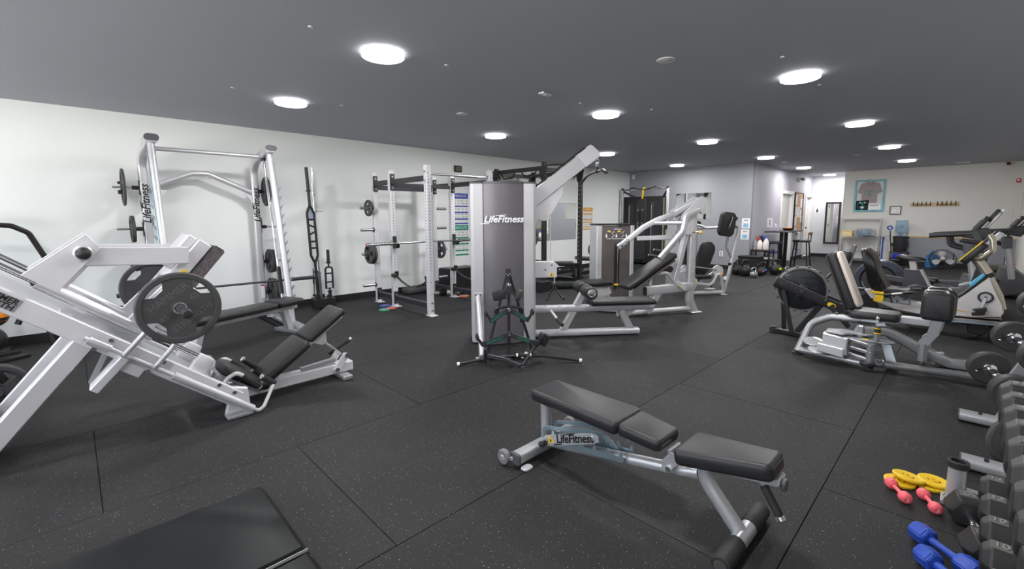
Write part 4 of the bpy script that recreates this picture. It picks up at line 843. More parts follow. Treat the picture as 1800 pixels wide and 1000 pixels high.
incline('flat black adjustable bench lying level inside the black rig', (7.15, 6.28, 0), rD(-42), 1)
incline('black adjustable bench beyond the right post of the black rig', (8.75, 5.95, 0), rD(-35), 3)
plate('thin openwork plate leaning over the far black bench', .17, .03, 'grip', (8.95, 6.35, .64), rD(80), None)
MB_ = thing('rubber_roll', 'dark rolled exercise mat on the floor inside the black rig', 'mat', (6.95, 5.65, .075), rD(-40)); part(MB_, 'roll', mat('dark_green_foam', (.02, .024, .02), .8), B().cyl((-.25, 0, 0), (.25, 0, 0), .075, 20, bev=.01)); part(MB_, 'roll_core', BLACK, B().torus((.252, 0, 0), X, .04, .004, 16, 5))

# ================================================================ chest press machine and its stack
PS = thing('multi_press_machine', 'silver multi press machine with brown weight tower and inclined black back pad', 'press machine', (6.57, 2.85, 0), rD(-28))
def L2(p, fr, to):     # local point of one frame expressed in another
    a = math.radians(fr[2]); c = math.radians(to[2]); wx = fr[0]+math.cos(a)*p[0]-math.sin(a)*p[1]; wy = fr[1]+math.sin(a)*p[0]+math.cos(a)*p[1]
    dx, dy = wx-to[0], wy-to[1]; return V((math.cos(c)*dx+math.sin(c)*dy, -math.sin(c)*dx+math.cos(c)*dy, p[2]))
def stack(root, fa, fb, w, d, h, mshroud, placard, caps=True):
    """weight tower built in frame fa and parented to a root whose frame is fb"""
    R = M.Rotation(math.radians(fa[2]-fb[2]), 4, 'Z'); o = L2((0, 0, 0), fa, fb); mt = M.Translation(o) @ R
    def pt(n, m, b, **k): bmesh.ops.transform(b.bm, matrix=mt, verts=b.bm.verts); return part(root, n, m, b, **k)
    cw_ = .105
    for x0, x1 in ((0, cw_), (w-cw_*.7, w)): pt('column', SILVER, B().prism([(x0, .02), (x0+.02, 0), (x1-.02, 0), (x1, .02), (x1, d), (x0, d)], (0, 0, h/2), X, Y, h-.03, .003))
    x0, x1 = cw_, w-cw_*.7
    pt('front_shroud', mshroud, bulge(x0, x1, .01, .03, .04, h-.03, th=.008)); pt('top_cap', BLACK, B().prism([(0, 0)]+[(x0+(x1-x0)*i/8, .0-.035*(1-(i/4-1)**2)) for i in range(9)]+[(w, 0), (w, d), (0, d)], (0, 0, h), X, Y, .03, .004)); pt('rear_shroud', mshroud, B().box((w/2, d-.006, h/2), (w-.02, .012, h-.06)))
    xm = (x0+x1)/2
    if placard: 
        pq = pt('placard', mat('placard_brown', (.12, .10, .10), .3), bulge(x0+.005, x1-.005, .004, .031, h-.27, h-.05, th=.004))
        b = B(); 
        for dx in (-.15, .02):
            b.prism([(-.03, 0), (-.01, .025), (.03, .015), (.045, -.02), (.03, -.01), (.0, -.012)], (xm+dx, -.036, h-.115), X, Z, .003)
        pt('placard_figure', mat('figure_yellow', (.7, .55, .12), .5), b)['kind'] = 'stuff'
        b = B()
        for dx in (-.19, -.02, .15): b.prism([(-.014, -.03), (.014, -.03), (.014, .0), (.006, .012), (.006, .03), (-.006, .03), (-.006, .012), (-.014, .0)], (xm+dx, -.036, h-.18), X, Z, .003)
        for dx in (-.08, .09): b.prism([(-.02, -.02), (-.014, -.024), (.022, .018), (.016, .024)], (xm+dx, -.037, h-.13), X, Z, .002).prism([(-.02, -.02), (-.014, -.024), (.022, .018), (.016, .024)], (xm+dx, -.037, h-.19), X, Z, .002)
        pt('placard_print', WINK, b)['kind'] = 'stuff'
        pt('placard_lettering', WINK, B().text('CHEST PRESS', (xm-.105, -.034, h-.232), X, Z, .028, .002).text('SHOULDER PRESS', (xm+.09, -.036, h-.232), X, Z, .028, .002)); pt('name_lettering', WINK, B().text('LifeFitness', (xm, -.038, h-.075), X, Z, .032, .003, shear=.25))
    pt('stack_slot', BLACK, B().box((xm, -.022, (h-.27)/2+.09), (.085, .02, h-.55))); pt('guide_rod', CHROME, B().cyl((xm+.012, -.032, .12), (xm+.012, -.032, h-.31), .008, 8)); pt('selector_pin', YELLOW, B().box((xm-.005, -.045, .305), (.075, .03, .028), bev=.006))
    pt('caution_label', WINK, B().box((.05, -.001, .12), (.05, .002, .13))); pt('caution_stripe', RED, B().box((.05, -.0015, .195), (.05, .002, .02)))
FP, FT_ = (6.57, 2.85, -28), (6.18, 4.32, -37)
stack(PS, FT_, FP, .65, .38, 1.30, SHROUD2, True)
part(PS, 'main_post', SILVER, B().beam([(-.06, 0, 1.52), (-.06, 0, .18), (.02, 0, .02)], None, .09, .12, upv=X, fr=.15, r=.03)); part(PS, 'post_foot', SILVER, B().box((.03, 0, .008), (.18, .14, .016), bev=.005))
part(PS, 'floor_tube', SILVER, B().tube([(.0, 0, .06), (-1.25, .02, .05)], .038, n=14)); part(PS, 'main_beam', SILVER, B().beam((-.82, 0, .36), (-.05, 0, .40), .10, .13, r=.02)); part(PS, 'beam_cap', PLASTIC, B().prism(rrect(.09, .12, .02), (-.823, 0, .36), Y, Z, .008)); part(PS, 'beam_leg', SILVER, B().beam((-.62, 0, .32), (-.80, 0, .05), .09, .10, upv=X))
part(PS, 'diagonal_strut', SILVER, B().beam((-.36, 0, .40), (-.16, 0, 1.22), .08, .07, upv=X)); part(PS, 'head_plate', WHITEP, B().prism([(-.30, 1.18), (-.12, 1.16), (-.10, 1.42), (.07, 1.55), (.07, 1.70), (.0, 1.72), (-.30, 1.46), (-.33, 1.38), (-.27, 1.33)], (0, -.08, 0), X, Z, .014, .003)); part(PS, 'head_plate', WHITEP, B().prism([(-.30, 1.18), (-.12, 1.16), (-.10, 1.42), (.07, 1.55), (.07, 1.70), (.0, 1.72), (-.30, 1.46), (-.33, 1.38), (-.27, 1.33)], (0, .08, 0), X, Z, .014, .003))
part(PS, 'upper_beam', SILVER, B().beam((-.36, .06, 1.475), (.0, 0, 1.665), .16, .09, r=.02)); part(PS, 'beam_end', WHITEP, B().prism(rrect(.11, .24, .035, 4), (.06, -.07, 1.58), X, Z, .03, .004)); part(PS, 'cross_tube', SILVER, B().beam((-.72, .42, 1.10), (-.05, .10, 1.13), .06, .065))
part(PS, 'press_arm', SILVER, B().sweep([(-.10, -.16, 1.52), (-.36, -.24, 1.44), (-.45, -.30, 1.22), (-.82, -.32, .86)], rrect(.055, .085, .02, 3), upv=Z, fr=.12)); part(PS, 'press_arm', SILVER, B().sweep([(-.10, .22, 1.50), (-.42, .34, 1.38), (-.62, .42, 1.26), (-1.02, .44, .97)], rrect(.055, .085, .02, 3), upv=Z, fr=.12)); part(PS, 'arm_cross', SILVER, B().tube([(-.36, -.24, 1.34), (-.46, .36, 1.33)], .03))
for (x, y, z, s) in ((-.72, -.32, .95, 1), (-.80, -.32, .88, 1), (-.86, .44, 1.06, -1), (-.96, .44, 1.0, -1)):
    part(PS, 'hand_grip', GRIP, B().cyl((x, y, z), (x-.09, y+.14*s, z+.02), .021, 12, bev=.004)); part(PS, 'grip_cap', CHROME, B().cyl((x-.09, y+.14*s, z+.02), (x-.10, y+.15*s, z+.022), .022, 12, bev=.003))
part(PS, 'back_pad', VINYL, B().box((-.79, 0, .66), (.90, .30, .085), ry(-31), .035, 3)); part(PS, 'pad_board', mat('pad_board_bronze', (.16, .13, .11), .35, .4), B().box((-.74, 0, .615), (.74, .27, .02), ry(-31), .004))
part(PS, 'seat_pad', VINYL, pad((-1.34, .52, .44), (.40, .34, .075), bev=.03)); part(PS, 'seat_mount', WHITEP, B().prism([(-.18, .02), (.12, .0), (.16, -.1), (.02, -.16), (-.10, -.16)], (-1.28, .46, .38), X, Z, .08, .006)); part(PS, 'seat_post', SILVER, B().beam((-1.24, .5, .38), (-1.10, .42, .06), .07, .07)); part(PS, 'seat_link', SILVER, B().beam((-1.45, .46, .34), (-1.40, .45, .10), .04, .05)); part(PS, 'base_link', SILVER, B().beam((-1.35, .50, .05), (-.75, .05, .05), .07, .07))
part(PS, 'foot_lever', SILVER, B().tube([(-.78, -.06, .44), (-.78, -.06, .62), (-.50, -.06, .62), (-.34, -.02, .44)], .026, fr=.08)); part(PS, 'adjust_knob', YELLOW, B().ball((-.05, -.16, 1.20), .026, 12)); part(PS, 'knob_stem', CHROME, B().cyl((-.16, -.12, 1.20), (-.06, -.16, 1.20), .010, 8)); part(PS, 'pin_label', YELLOW, B().box((-.30, -.066, .42), (.05, .004, .03), ry(40)))
part(PS, 'stop_plate', WHITEP, B().box((-.27, -.07, .43), (.20, .012, .06), ry(38), .003))
for z in (.62, .85, 1.12, 1.3): part(PS, 'post_bolt', CHROME, B().cyl((-.06, -.046, z), (-.06, -.055, z), .010, 8))

# ================================================================ functional trainer in the corner
FT = thing('functional_trainer', 'black dual column functional trainer with pull-up bar in the far corner', 'cable machine', (12.2, 6.75, 0))
part(FT, 'stack_housing', BLACK, B().box((.10, .48, 1.02), (.36, .62, 1.96), bev=.01)); part(FT, 'stack_housing', BLACK, B().box((.10, -.16, 1.02), (.36, .60, 1.96), bev=.01)); part(FT, 'rib_panel', GUN, B().box((-.06, .17, 1.05), (.10, .34, 1.85), bev=.02))
for y, zz in ((.5, 1.0), (-.20, 1.05)): part(FT, 'housing_slot', GUN, B().box((-.083, y, zz), (.006, .10, 1.6), bev=.002)); 
part(FT, 'slot_rod', DSILV, B().cyl((-.09, .56, .4), (-.09, .56, 1.75), .012, 8)); part(FT, 'slot_rod', DSILV, B().cyl((-.09, -.17, .3), (-.09, -.17, 1.75), .010, 8))
for y, s in ((.72, 1), (-.72, -1)):
    part(FT, 'column', SILVER, B().beam((-.22, y, .03), (-.22, y, 2.2), .06, .06, upv=Y)); part(FT, 'column_scale', mat('scale_print', (.35, .34, .30), .5), B().box((-.252, y, 1.1), (.002, .03, 1.6))); part(FT, 'top_link', GUN, B().beam((-.22, y, 2.17), (.12, y*.55, 1.95), .05, .05)); part(FT, 'base_foot', BLACK, B().beam((-.40, y, .03), (.28, y, .03), .08, .06)); part(FT, 'carriage', BLACK, B().box((-.25, y, 1.15), (.10, .09, .16), bev=.01)); part(FT, 'column_cap', BLACK, B().ball((-.22, y, 2.22), .045, 10))
part(FT, 'pull_up_bar', GUN, B().tube([(-.22, .72, 2.2), (-.22, .5, 2.2), (-.30, .38, 2.26), (-.28, .15, 2.20), (-.28, -.15, 2.20), (-.30, -.38, 2.26), (-.22, -.5, 2.2), (-.22, -.72, 2.2)], .018, fr=.05)); part(FT, 'cross_bar', SILVER, B().tube([(-.22, .72, 2.2), (-.22, -.78, 2.2)], .018))
t = thing('suspension_strap', 'yellow suspension strap looped over the functional trainer bar', 'strap', (12.2, 6.75, 0)); part(t, 'strap', YELLOW, B().sweep([(-.20, -.02, 2.235), (-.29, -.0, 2.225), (-.25, .03, 2.08), (-.17, .09, 1.93)], rrect(.05, .012, .004, 1), upv=X, fr=.03)); part(t, 'strap_anchor', BLACK, B().tube([(-.17, .09, 1.93), (-.06, .20, 1.90)], .016))
for i, y in enumerate((.24, .09)):
    t = thing('hanging_grip', 'black stirrup grip hanging on the functional trainer front, %s one' % ('left', 'right')[i], 'cable handle', (12.2, 6.75, 0)); part(t, 'grip_band', PLASTIC, B().box((-.135, y, 1.42), (.03, .09, .30), bev=.012)); part(t, 'snap_hook', CHROME, B().torus((-.13, y, 1.61), X, .022, .005, 12, 5).torus((-.13, y, 1.23), X, .02, .005, 12, 5)); part(t, 'pull_tab', mat('tab_grey', (.25, .25, .25), .5), B().box((-.135, y, 1.12), (.02, .035, .12), bev=.004))
part(FT, 'side_cable_guard', mat('guard_yellowed', (.40, .40, .24), .5), B().box((.0, -.50, 1.0), (.03, .03, 1.9)))

# ================================================================ seated arm and leg machine by the grey wall
LM = thing('seated_curl_machine', 'silver seated machine with tilted black back pad and brown weight tower', 'leg machine', (8.41, 3.12, 0), rD(-38))
FL = (8.41, 3.12, -38)
stack(LM, (8.41+.394*1.0-.64, 3.12+.31+.50, -38), FL, .46, .34, 1.31, SHROUD2, False)
part(LM, 'floor_tube', SILVER, B().tube([(.02, 0, .05), (-.55, 0, .045)], .038)); part(LM, 'frame_foot', SILVER, B().box((.02, 0, .01), (.12, .12, .02), bev=.004)); part(LM, 'side_frame', SILVER, B().tube([(.02, 0, .05), (-.02, 0, .33), (-.10, 0, .40), (-.20, 0, .18), (-.52, 0, .22), (-.9, .1, .28)], .03, fr=.12)) ; part(LM, 'inner_guard', BLACK, B().tube([(.0, .02, .10), (.01, .02, .34)], .022).tube([(-.10, .1, .30), (-.16, .1, .12)], .02))
part(LM, 'back_pad', VINYL, B().prism(rrect(.26, .62, .10, 5), (-.28, .16, .66), V((.93, 0, -.30)), V((.30, 0, .95)), .09, .03, 3)); part(LM, 'seat_pad', VINYL, pad((-.34, .18, .33), (.30, .34, .08), bev=.03)); part(LM, 'seat_frame', SILVER, B().beam((-.40, .1, .24), (-.10, .1, .40), .06, .05)); part(LM, 'pivot_disc', WHITEP, B().cyl((-.09, .04, .44), (-.09, .0, .44), .10, 22)); part(LM, 'pivot_cap', ORANGE, B().ball((-.02, -.01, .38), .022, 8)); part(LM, 'lever_bar', STEEL, B().tube([(-.12, 0, .46), (-.75, 0, .55)], .016)); part(LM, 'foot_plate', WHITEP, B().box((-.24, .0, .12), (.16, .12, .012), bev=.003)); part(LM, 'cam_disc', SILVER, B().cyl((-.72, .06, .30), (-.72, .02, .30), .15, 26)); part(LM, 'cam_disc', WHITEP, B().cyl((-.60, .0, .24), (-.60, -.03, .24), .11, 22)); part(LM, 'cam_arm', WHITEP, B().prism([(-.95, .32), (-.70, .55), (-.62, .52), (-.52, .22), (-.62, .2), (-.75, .42), (-.90, .26)], (0, .1, 0), X, Z, .04, .004)); part(LM, 'roller', VINYL, B().cyl((-1.05, -.1, .50), (-1.05, .2, .50), .06, 18, bev=.008)); part(LM, 'plate_label', YELLOW, B().box((-.52, -.034, .24), (.03, .004, .03)))
t = LM2 = thing('fly_machine', 'tall silver machine frame with upright black pad seen from behind by the grey wall', 'fly machine', (8.46, 3.10, 0), rD(-38))
part(t, 'front_upright', SILVER, B().tube([(.03, .06, .03), (.12, .06, .40), (.27, .06, 1.24)], .033)); part(t, 'top_tube', SILVER, B().tube([(.27, .06, 1.23), (-.28, .50, 1.20)], .03)); part(t, 'top_arm', SILVER, B().beam((.27, .06, 1.24), (.03, .06, 1.37), .05, .06)); part(t, 'back_pad', VINYL, B().prism(rrect(.28, .43, .06, 5), (.0, .02, 1.28), V((.98, 0, -.14)), V((.14, 0, .98)), .08, .03, 3)); part(t, 'side_pad', VINYL, B().box((.17, .10, 1.36), (.05, .16, .12), ry(35), .015, 2)); part(t, 'pad_hook', CHROME, B().cyl((.05, -.03, 1.40), (.05, -.07, 1.40), .012, 8)); part(t, 'pad_bracket', CHROME, B().tube([(.01, -.025, 1.22), (.01, -.06, 1.25), (.05, -.06, 1.38)], .008)); part(t, 'brace', DSILV, B().tube([(.16, .06, .66), (.06, .10, .86), (.09, .06, 1.33)], .022)); part(t, 'floor_link', SILVER, B().beam((.05, .06, .30), (.30, .60, .10), .05, .06)); part(t, 'pin_knob', BLACK, B().ball((.08, .0, .56), .03, 10)); part(t, 'pin_knob', BLACK, B().cyl((.08, .0, .56), (.16, .05, .56), .012, 8)); part(t, 'rear_upright', SILVER, B().tube([(-.30, .50, 1.20), (-.42, .50, .80), (-.48, .50, .04)], .03))
part(t, 'arm_pad', VINYL, B().box((-.38, .42, 1.33), (.20, .10, .06), ry(25), .02, 2)); part(t, 'arm_tube', SILVER, B().tube([(-.52, .4, 1.0), (-.48, .4, 1.32), (-.22, .4, 1.22)], .026, fr=.05)); part(t, 'arm_grip', GRIP, B().cyl((-.47, .4, 1.36), (-.42, .4, 1.52), .02, 12, bev=.004)); part(t, 'grip_cap', CHROME, B().ball((-.418, .4, 1.527), .022, 8))
# ================================================================ corridor end of the room
# kettlebells (one built, the rest copied)
def kettlebell(lab, loc, s, rz, band=None, chrome=False):
    t = thing('kettlebell', lab, 'kettlebell', loc, rz, 'kettlebells on the floor by the grey wall'); m = CHROME if chrome else BLACK
    R = .105*s
    part(t, 'body', m, B().lathe((0, 0, 0), Z, [(0, 0), (R*.55, 0), (R*.85, R*.25), (R, R*.8), (R*.92, R*1.35), (R*.6, R*1.75), (0, R*1.9)], 24))
    part(t, 'handle', m, B().tube([(-R*.45, 0, R*1.6), (-R*.72, 0, R*2.1), (-R*.5, 0, R*2.65), (R*.5, 0, R*2.65), (R*.72, 0, R*2.1), (R*.45, 0, R*1.6)], R*.16, fr=R*.4))
    if band: part(t, 'colour_band', mat('band_'+band[0], band[1], .5), B().box((R*.25, -R*.93, R*1.15), (R*.5, R*.12, R*.42), bev=R*.05))
    return t
kettlebell('largest black kettlebell at the left front of the group', (11.40, 3.72, 0), 1.35, rD(-30))
kettlebell('small chrome bottomed kettlebell at the very front of the group', (11.22, 3.47, 0), .85, rD(-30), chrome=True)
kettlebell('black kettlebell with a pink band beside the chrome one', (11.75, 3.50, 0), .95, rD(-40), ('pink', (.7, .12, .15)))
kettlebell('black kettlebell with a blue band in the middle of the group', (11.96, 3.52, 0), 1.05, rD(-40), ('blue', (.02, .25, .7)))
kettlebell('black kettlebell with a bright yellow band at the right of the group', (12.16, 3.27, 0), 1.3, rD(-45), ('yellow', (.7, .75, .02)))
kettlebell('black kettlebell at the back left of the group, against the wall', (11.84, 4.02, 0), 1.2, rD(-30), ('rose', (.5, .06, .06)))
kettlebell('black kettlebell behind the largest one by the grey wall', (11.56, 3.97, 0), 1.1, rD(-35))
BX = thing('storage_bin', 'large matte black storage box behind the kettlebells', 'box', (12.20, 3.86, 0), 0)
part(BX, 'bin_body', mat('bin_black', (.012, .013, .013), .6), B().box((0, 0, .20), (.34, .50, .40), bev=.01)); part(BX, 'lid', BLACK, B().box((0, 0, .41), (.36, .52, .03), bev=.008)); part(BX, 'hand_slot', INK, B().box((-.172, .06, .31), (.01, .12, .035), bev=.004))
SH = thing('side_table', 'small black metal side table with dark wooden top by the corridor corner', 'table', (12.80, 3.78, 0))
part(SH, 'table_top', mat('dark_wood', (.06, .035, .025), .5), B().box((0, 0, .55), (.40, .46, .02), bev=.004))
for x in (-.18, .18):
    for y in (-.21, .21): part(SH, 'leg', BLACK, B().beam((x, y, 0), (x, y, .54), .028, .028))
part(SH, 'shelf', WHITE, B().box((0, 0, .34), (.36, .42, .015))); part(SH, 'side_rail', BLACK, B().beam((-.18, -.21, .12), (.18, -.21, .12), .022, .022)); part(SH, 'side_rail', BLACK, B().beam((-.18, .21, .12), (.18, .21, .12), .022, .022)); part(SH, 'front_rail', BLACK, B().beam((-.18, -.21, .52), (-.18, .21, .52), .022, .03))
def spray(lab, loc, trig, nm, tall=1):
    t = thing('spray_bottle', lab, 'bottle', loc, 0, 'cleaning bottles on the side table')
    part(t, 'bottle_body', mat('bottle_white', (.78, .74, .72), .4), B().lathe((0, 0, 0), Z, [(0, 0), (.065, 0), (.07, .01), (.068, .16*tall), (.03, .23*tall), (.018, .25*tall), (0, .25*tall)], 18)); part(t, 'trigger_head', mat('trigger_'+nm, trig, .4), B().prism([(-.03, -.02), (.025, -.02), (.03, .012), (.075, .016), (.075, .034), (-.02, .036)], (-.01, .02, .275*tall), Y, Z, .04, .005)); part(t, 'trigger', mat('trigger_'+nm, trig, .4), B().box((-.01, .045, .235*tall), (.015, .03, .05), bev=.005)); return t
spray('white spray bottle with red trigger on the side table', (12.72, 3.83, .56), (.6, .04, .04), 'red'); spray('taller white spray bottle with blue trigger on the side table', (12.74, 3.69, .56), (.06, .10, .60), 'blue', 1.15)
t = thing('pump_bottle', 'clear pump bottle of sanitizer at the left of the side table', 'bottle', (12.76, 3.95, .56)); part(t, 'bottle_body', mat('clear_plastic', (.8, .82, .84), .1, trans=.7), B().lathe((0, 0, 0), Z, [(0, 0), (.04, 0), (.042, .01), (.042, .12), (.015, .15), (0, .15)], 16)); part(t, 'pump', WHITE, B().lathe((0, 0, .15), Z, [(0, 0), (.008, 0), (.008, .055), (.02, .057), (.02, .07), (0, .072)], 12)); part(t, 'pump_collar', WHITE, B().cyl((0, 0, .148), (0, 0, .17), .018, 12))
t = thing('paddle_stand', 'small black upright device standing behind the spray bottles', 'device', (12.92, 3.84, .56)); part(t, 'body', PLASTIC, B().box((0, 0, .17), (.05, .10, .34), rx(-10), .012)); part(t, 'base', PLASTIC, B().cyl((0, 0.02, 0), (0, 0.02, .03), .05, 14))
t = thing('waste_bucket', 'white bucket with a blue rim under the bar stool', 'bucket', (13.87, 3.865, 0)); part(t, 'bucket_body', mat('bucket_white', (.62, .60, .62), .5), B().lathe((0, 0, 0), Z, [(0, 0), (.12, 0), (.145, .40), (.135, .40), (.11, .02), (0, .02)], 24)); part(t, 'rim', mat('rim_blue', (.05, .05, .65), .4), B().torus((0, 0, .42), Z, .142, .02, 24, 6)); part(t, 'handle', WHITE, B().tube([(0, -.145, .36), (-.08, -.11, .27), (-.15, 0, .24), (-.08, .11, .27), (0, .145, .36)], .006, fr=.05))
# tall table and stools
TT = thing('bar_table', 'tall slim black bar table against the lavender wall', 'table', (13.92, 3.60, 0))
part(TT, 'table_top', BLACK, B().box((0, 0, 1.0), (1.6, .52, .03), bev=.005))
for px in (-.22, .20): part(TT, 'base_plate', CHROME, B().lathe((px, 0, 0), Z, [(0, 0), (.16, 0), (.155, .012), (.05, .03), (0, .03)], 28)); part(TT, 'post', BLACK, B().beam((px, 0, .02), (px, 0, .99), .08, .08))
def stool(lab, loc, rz, back):
    t = thing('bar_stool', lab, 'stool', loc, rz, None)
    part(t, 'seat', VINYL, pad((0, 0, .72), (.38, .36, .06), bev=.025))
    for sx in (-1, 1):
        for sy in (-1, 1): part(t, 'leg', BLACK, B().beam((sx*.14, sy*.14, .70), (sx*.20, sy*.19, 0), .03, .03))
    part(t, 'foot_ring', BLACK, B().tube([(-.175, -.17, .24), (.175, -.17, .24), (.175, .17, .24), (-.175, .17, .24)], .011, closed=True))
    if back: part(t, 'backrest', mat('stool_wood', (.22, .10, .04), .5), B().box((.19, 0, .93), (.03, .36, .08), bev=.01)); part(t, 'back_post', BLACK, B().beam((.17, -.15, .72), (.19, -.15, .95), .022, .022)); part(t, 'back_post', BLACK, B().beam((.17, .15, .72), (.19, .15, .95), .022, .022))
    return t
stool('backless black bar stool at the left of the bar table', (13.28, 3.66, 0), 0, False); stool('black bar stool with wooden back rail at the right of the bar table', (14.50, 3.30, 0), -PI/2, True)
t = thing('tissue_box', 'small pale box standing on the bar table', 'box', (13.75, 3.76, 1.016)); part(t, 'box_body', mat('box_lilac', (.55, .52, .62), .5), B().box((0, 0, .05), (.14, .18, .10), bev=.005)); part(t, 'tissue', WHITE, B().prism([(-.03, 0), (.03, 0), (.045, .10), (.0, .06), (-.02, .09)], (0, 0, .10), Y, Z, .03))
t = thing('snack_basket', 'dark shallow basket with orange contents on the bar table', 'basket', (14.25, 3.60, 1.016)); part(t, 'basket', BLACK, B().lathe((0, 0, 0), Z, [(0, 0), (.10, 0), (.15, .06), (.14, .06), (.09, .01), (0, .01)], 20)); part(t, 'contents', ORANGE, B().ball((.0, 0, .05), .08, 12, (1, 1, .5)))
t = thing('plastic_bag', 'white plastic bag hanging from the right end of the bar table', 'bag', (14.80, 3.50, .42)); part(t, 'bag_body', mat('bag_white', (.75, .74, .76), .5, bump=.8, bscale=14), B().prism([(-.14, .02), (-.06, -.03), (.03, .04), (.07, -.06), (.16, .06), (.15, .30), (.06, .50), (.0, .40), (-.06, .52), (-.14, .30)], (0, 0, .06), X, Z, .10, .03, 2)); part(t, 'bag_loop', mat('bag_white', (.75, .74, .76), .5), B().tube([(-.03, 0, .52), (-.07, .0, .60), (.04, 0, .50)], .012))
# notices, board, exit fittings
def sheet(name, lab, cat, c, w, h, wall, bands, nm='paper', pc=(.80, .80, .82)):
    t = thing(name, lab, cat, c); ax = {'x': (Y, -1), 'y': (X, -1)}[wall]
    def bx(cx, cz, ww, hh, d, dd): return (((-d if wall == 'x' else cx), (cx if wall == 'x' else -d), cz), ((dd, ww, hh) if wall == 'x' else (ww, dd, hh)))
    part(t, 'sheet', mat('sheet_'+nm, pc, .5), B().box(*bx(0, 0, w, h, .004, .004)))
    for i, (cx, cz, ww, hh, m) in enumerate(bands): part(t, 'print_block', m, B().box(*bx(cx*w, cz*h, ww*w, hh*h, .0065, .001)))
    return t
PB = mat('print_blue', (.25, .48, .68), .5); PG = mat('print_grey', (.3, .3, .32), .5)
sheet('notice', 'upper blue and white notice on the grey wall at the corridor corner', 'notice', (WB, 4.14, 1.23), .20, .26, 'x', ((0, -.2, .6, .4, PB), (0, .3, .5, .1, PG)))
sheet('notice', 'lower blue and white notice on the grey wall at the corridor corner', 'notice', (WB, 4.15, .94), .20, .26, 'x', ((0, -.2, .6, .4, PB), (0, .3, .5, .1, PG)))
sheet('notice', 'white notice with grey figure on the lavender wall beside the door', 'notice', (14.12, CY0, 1.23), .50, .26, 'y', ((0, 0, .2, .6, PG),))
sheet('restroom_sign', 'white restroom sign with black figure on the far white wall', 'sign', (XD, 3.85, 1.58), .17, .23, 'x', ((0, .22, .24, .16, INK), (0, -.05, .34, .34, INK), (0, -.36, .7, .06, PG)))
t = thing('light_switch', 'white light switch plate high on the grey wall near the corner', 'switch', (WB, 7.45, 2.62)); part(t, 'plate', WHITE, B().box((-.006, 0, 0), (.01, .09, .13), bev=.003)); part(t, 'rocker', WHITE, B().box((-.013, 0, 0), (.008, .03, .06), bev=.002))
t = thing('wall_outlet', 'white double outlet low on the grey wall', 'outlet', (WB, 4.72, .41)); part(t, 'plate', WHITE, B().box((-.006, 0, 0), (.01, .10, .15), bev=.003)); part(t, 'socket', PG, B().box((-.012, 0, .03), (.004, .04, .04), bev=.001)); part(t, 'socket', PG, B().box((-.012, 0, -.03), (.004, .04, .04), bev=.001))
t = thing('emergency_light', 'small white twin emergency light above the bulletin board', 'emergency light', (16.85, CY0, 2.55)); part(t, 'housing', WHITE, B().box((0, -.03, 0), (.28, .06, .12), bev=.01)); part(t, 'lamp_head', PG, B().ball((-.08, -.09, .02), .05, 12)); part(t, 'lamp_head', PG, B().ball((.08, -.09, .02), .05, 12))
t = thing('bulletin_board', 'tall cork bulletin board with dark frame and pinned papers', 'bulletin board', (16.90, CY0, 1.52))
part(t, 'cork', mat('cork', (.55, .33, .18), .8, bump=.3, bscale=120), B().box((0, -.012, 0), (.92, .02, 1.22))); 
for c, s in (((-.465, 0), (.03, 1.26)), ((.465, 0), (.03, 1.26))): part(t, 'frame_side', BLACK, B().box((c[0], -.02, c[1]), (s[0], .04, s[1]), bev=.003))
for z in (-.62, .62): part(t, 'frame_rail', BLACK, B().box((0, -.02, z), (.93, .04, .03), bev=.003))
rb = random.Random(4)
for i, (x, z, w, h) in enumerate(((-.30, .40, .22, .30), (-.28, .05, .30, .28), (-.05, .0, .24, .30), (-.27, -.28, .24, .30), (-.25, -.54, .22, .14), (.28, .30, .22, .28), (.22, -.05, .2, .25), (.02, .12, .2, .12), (.34, -.22, .16, .2))):
    part(t, 'pinned_paper', mat('paper_%d' % (i % 3), ((.82, .82, .84), (.72, .74, .80), (.85, .82, .78))[i % 3], .6), B().box((x, -.0235-.0006*i, z), (w, .001, h), ry(rb.uniform(-6, 6))))
t = thing('key_hook', 'small dark hook with keys beside the bulletin board', 'hook', (17.50, CY0, 1.17)); part(t, 'hook_plate', PG, B().box((0, -.006, 0), (.05, .01, .05))); part(t, 'keys', PG, B().box((0, -.02, -.05), (.05, .02, .08), bev=.004))
t = thing('wall_mirror', 'tall dark framed mirror on the far white wall', 'mirror', (XD, 3.39, 1.16))
part(t, 'mirror_glass', MATS['mirror_silver'], B().box((-.012, 0, 0), (.01, .34, 1.30)), flat=True)
for y in (-.19, .19): part(t, 'frame_side', mat('dark_brown_frame', (.018, .012, .013), .4), B().box((-.018, y, 0), (.035, .055, 1.42), bev=.005))
for z in (-.68, .68): part(t, 'frame_rail', mat('dark_brown_frame', (.018, .012, .013), .4), B().box((-.018, 0, z), (.035, .34, .055), bev=.005))
t = thing('wall_mirror', 'narrow frameless mirror on the grey wall behind the press machine', 'mirror', (WB-.001, 5.55, 1.70)); part(t, 'mirror_glass', MATS['mirror_silver'], B().box((-.004, 0, 0), (.006, .98, .72)), flat=True); part(t, 'mirror_edge', MATS['mirror_edge'], B().box((-.0035, .50, 0), (.007, .02, .73)))

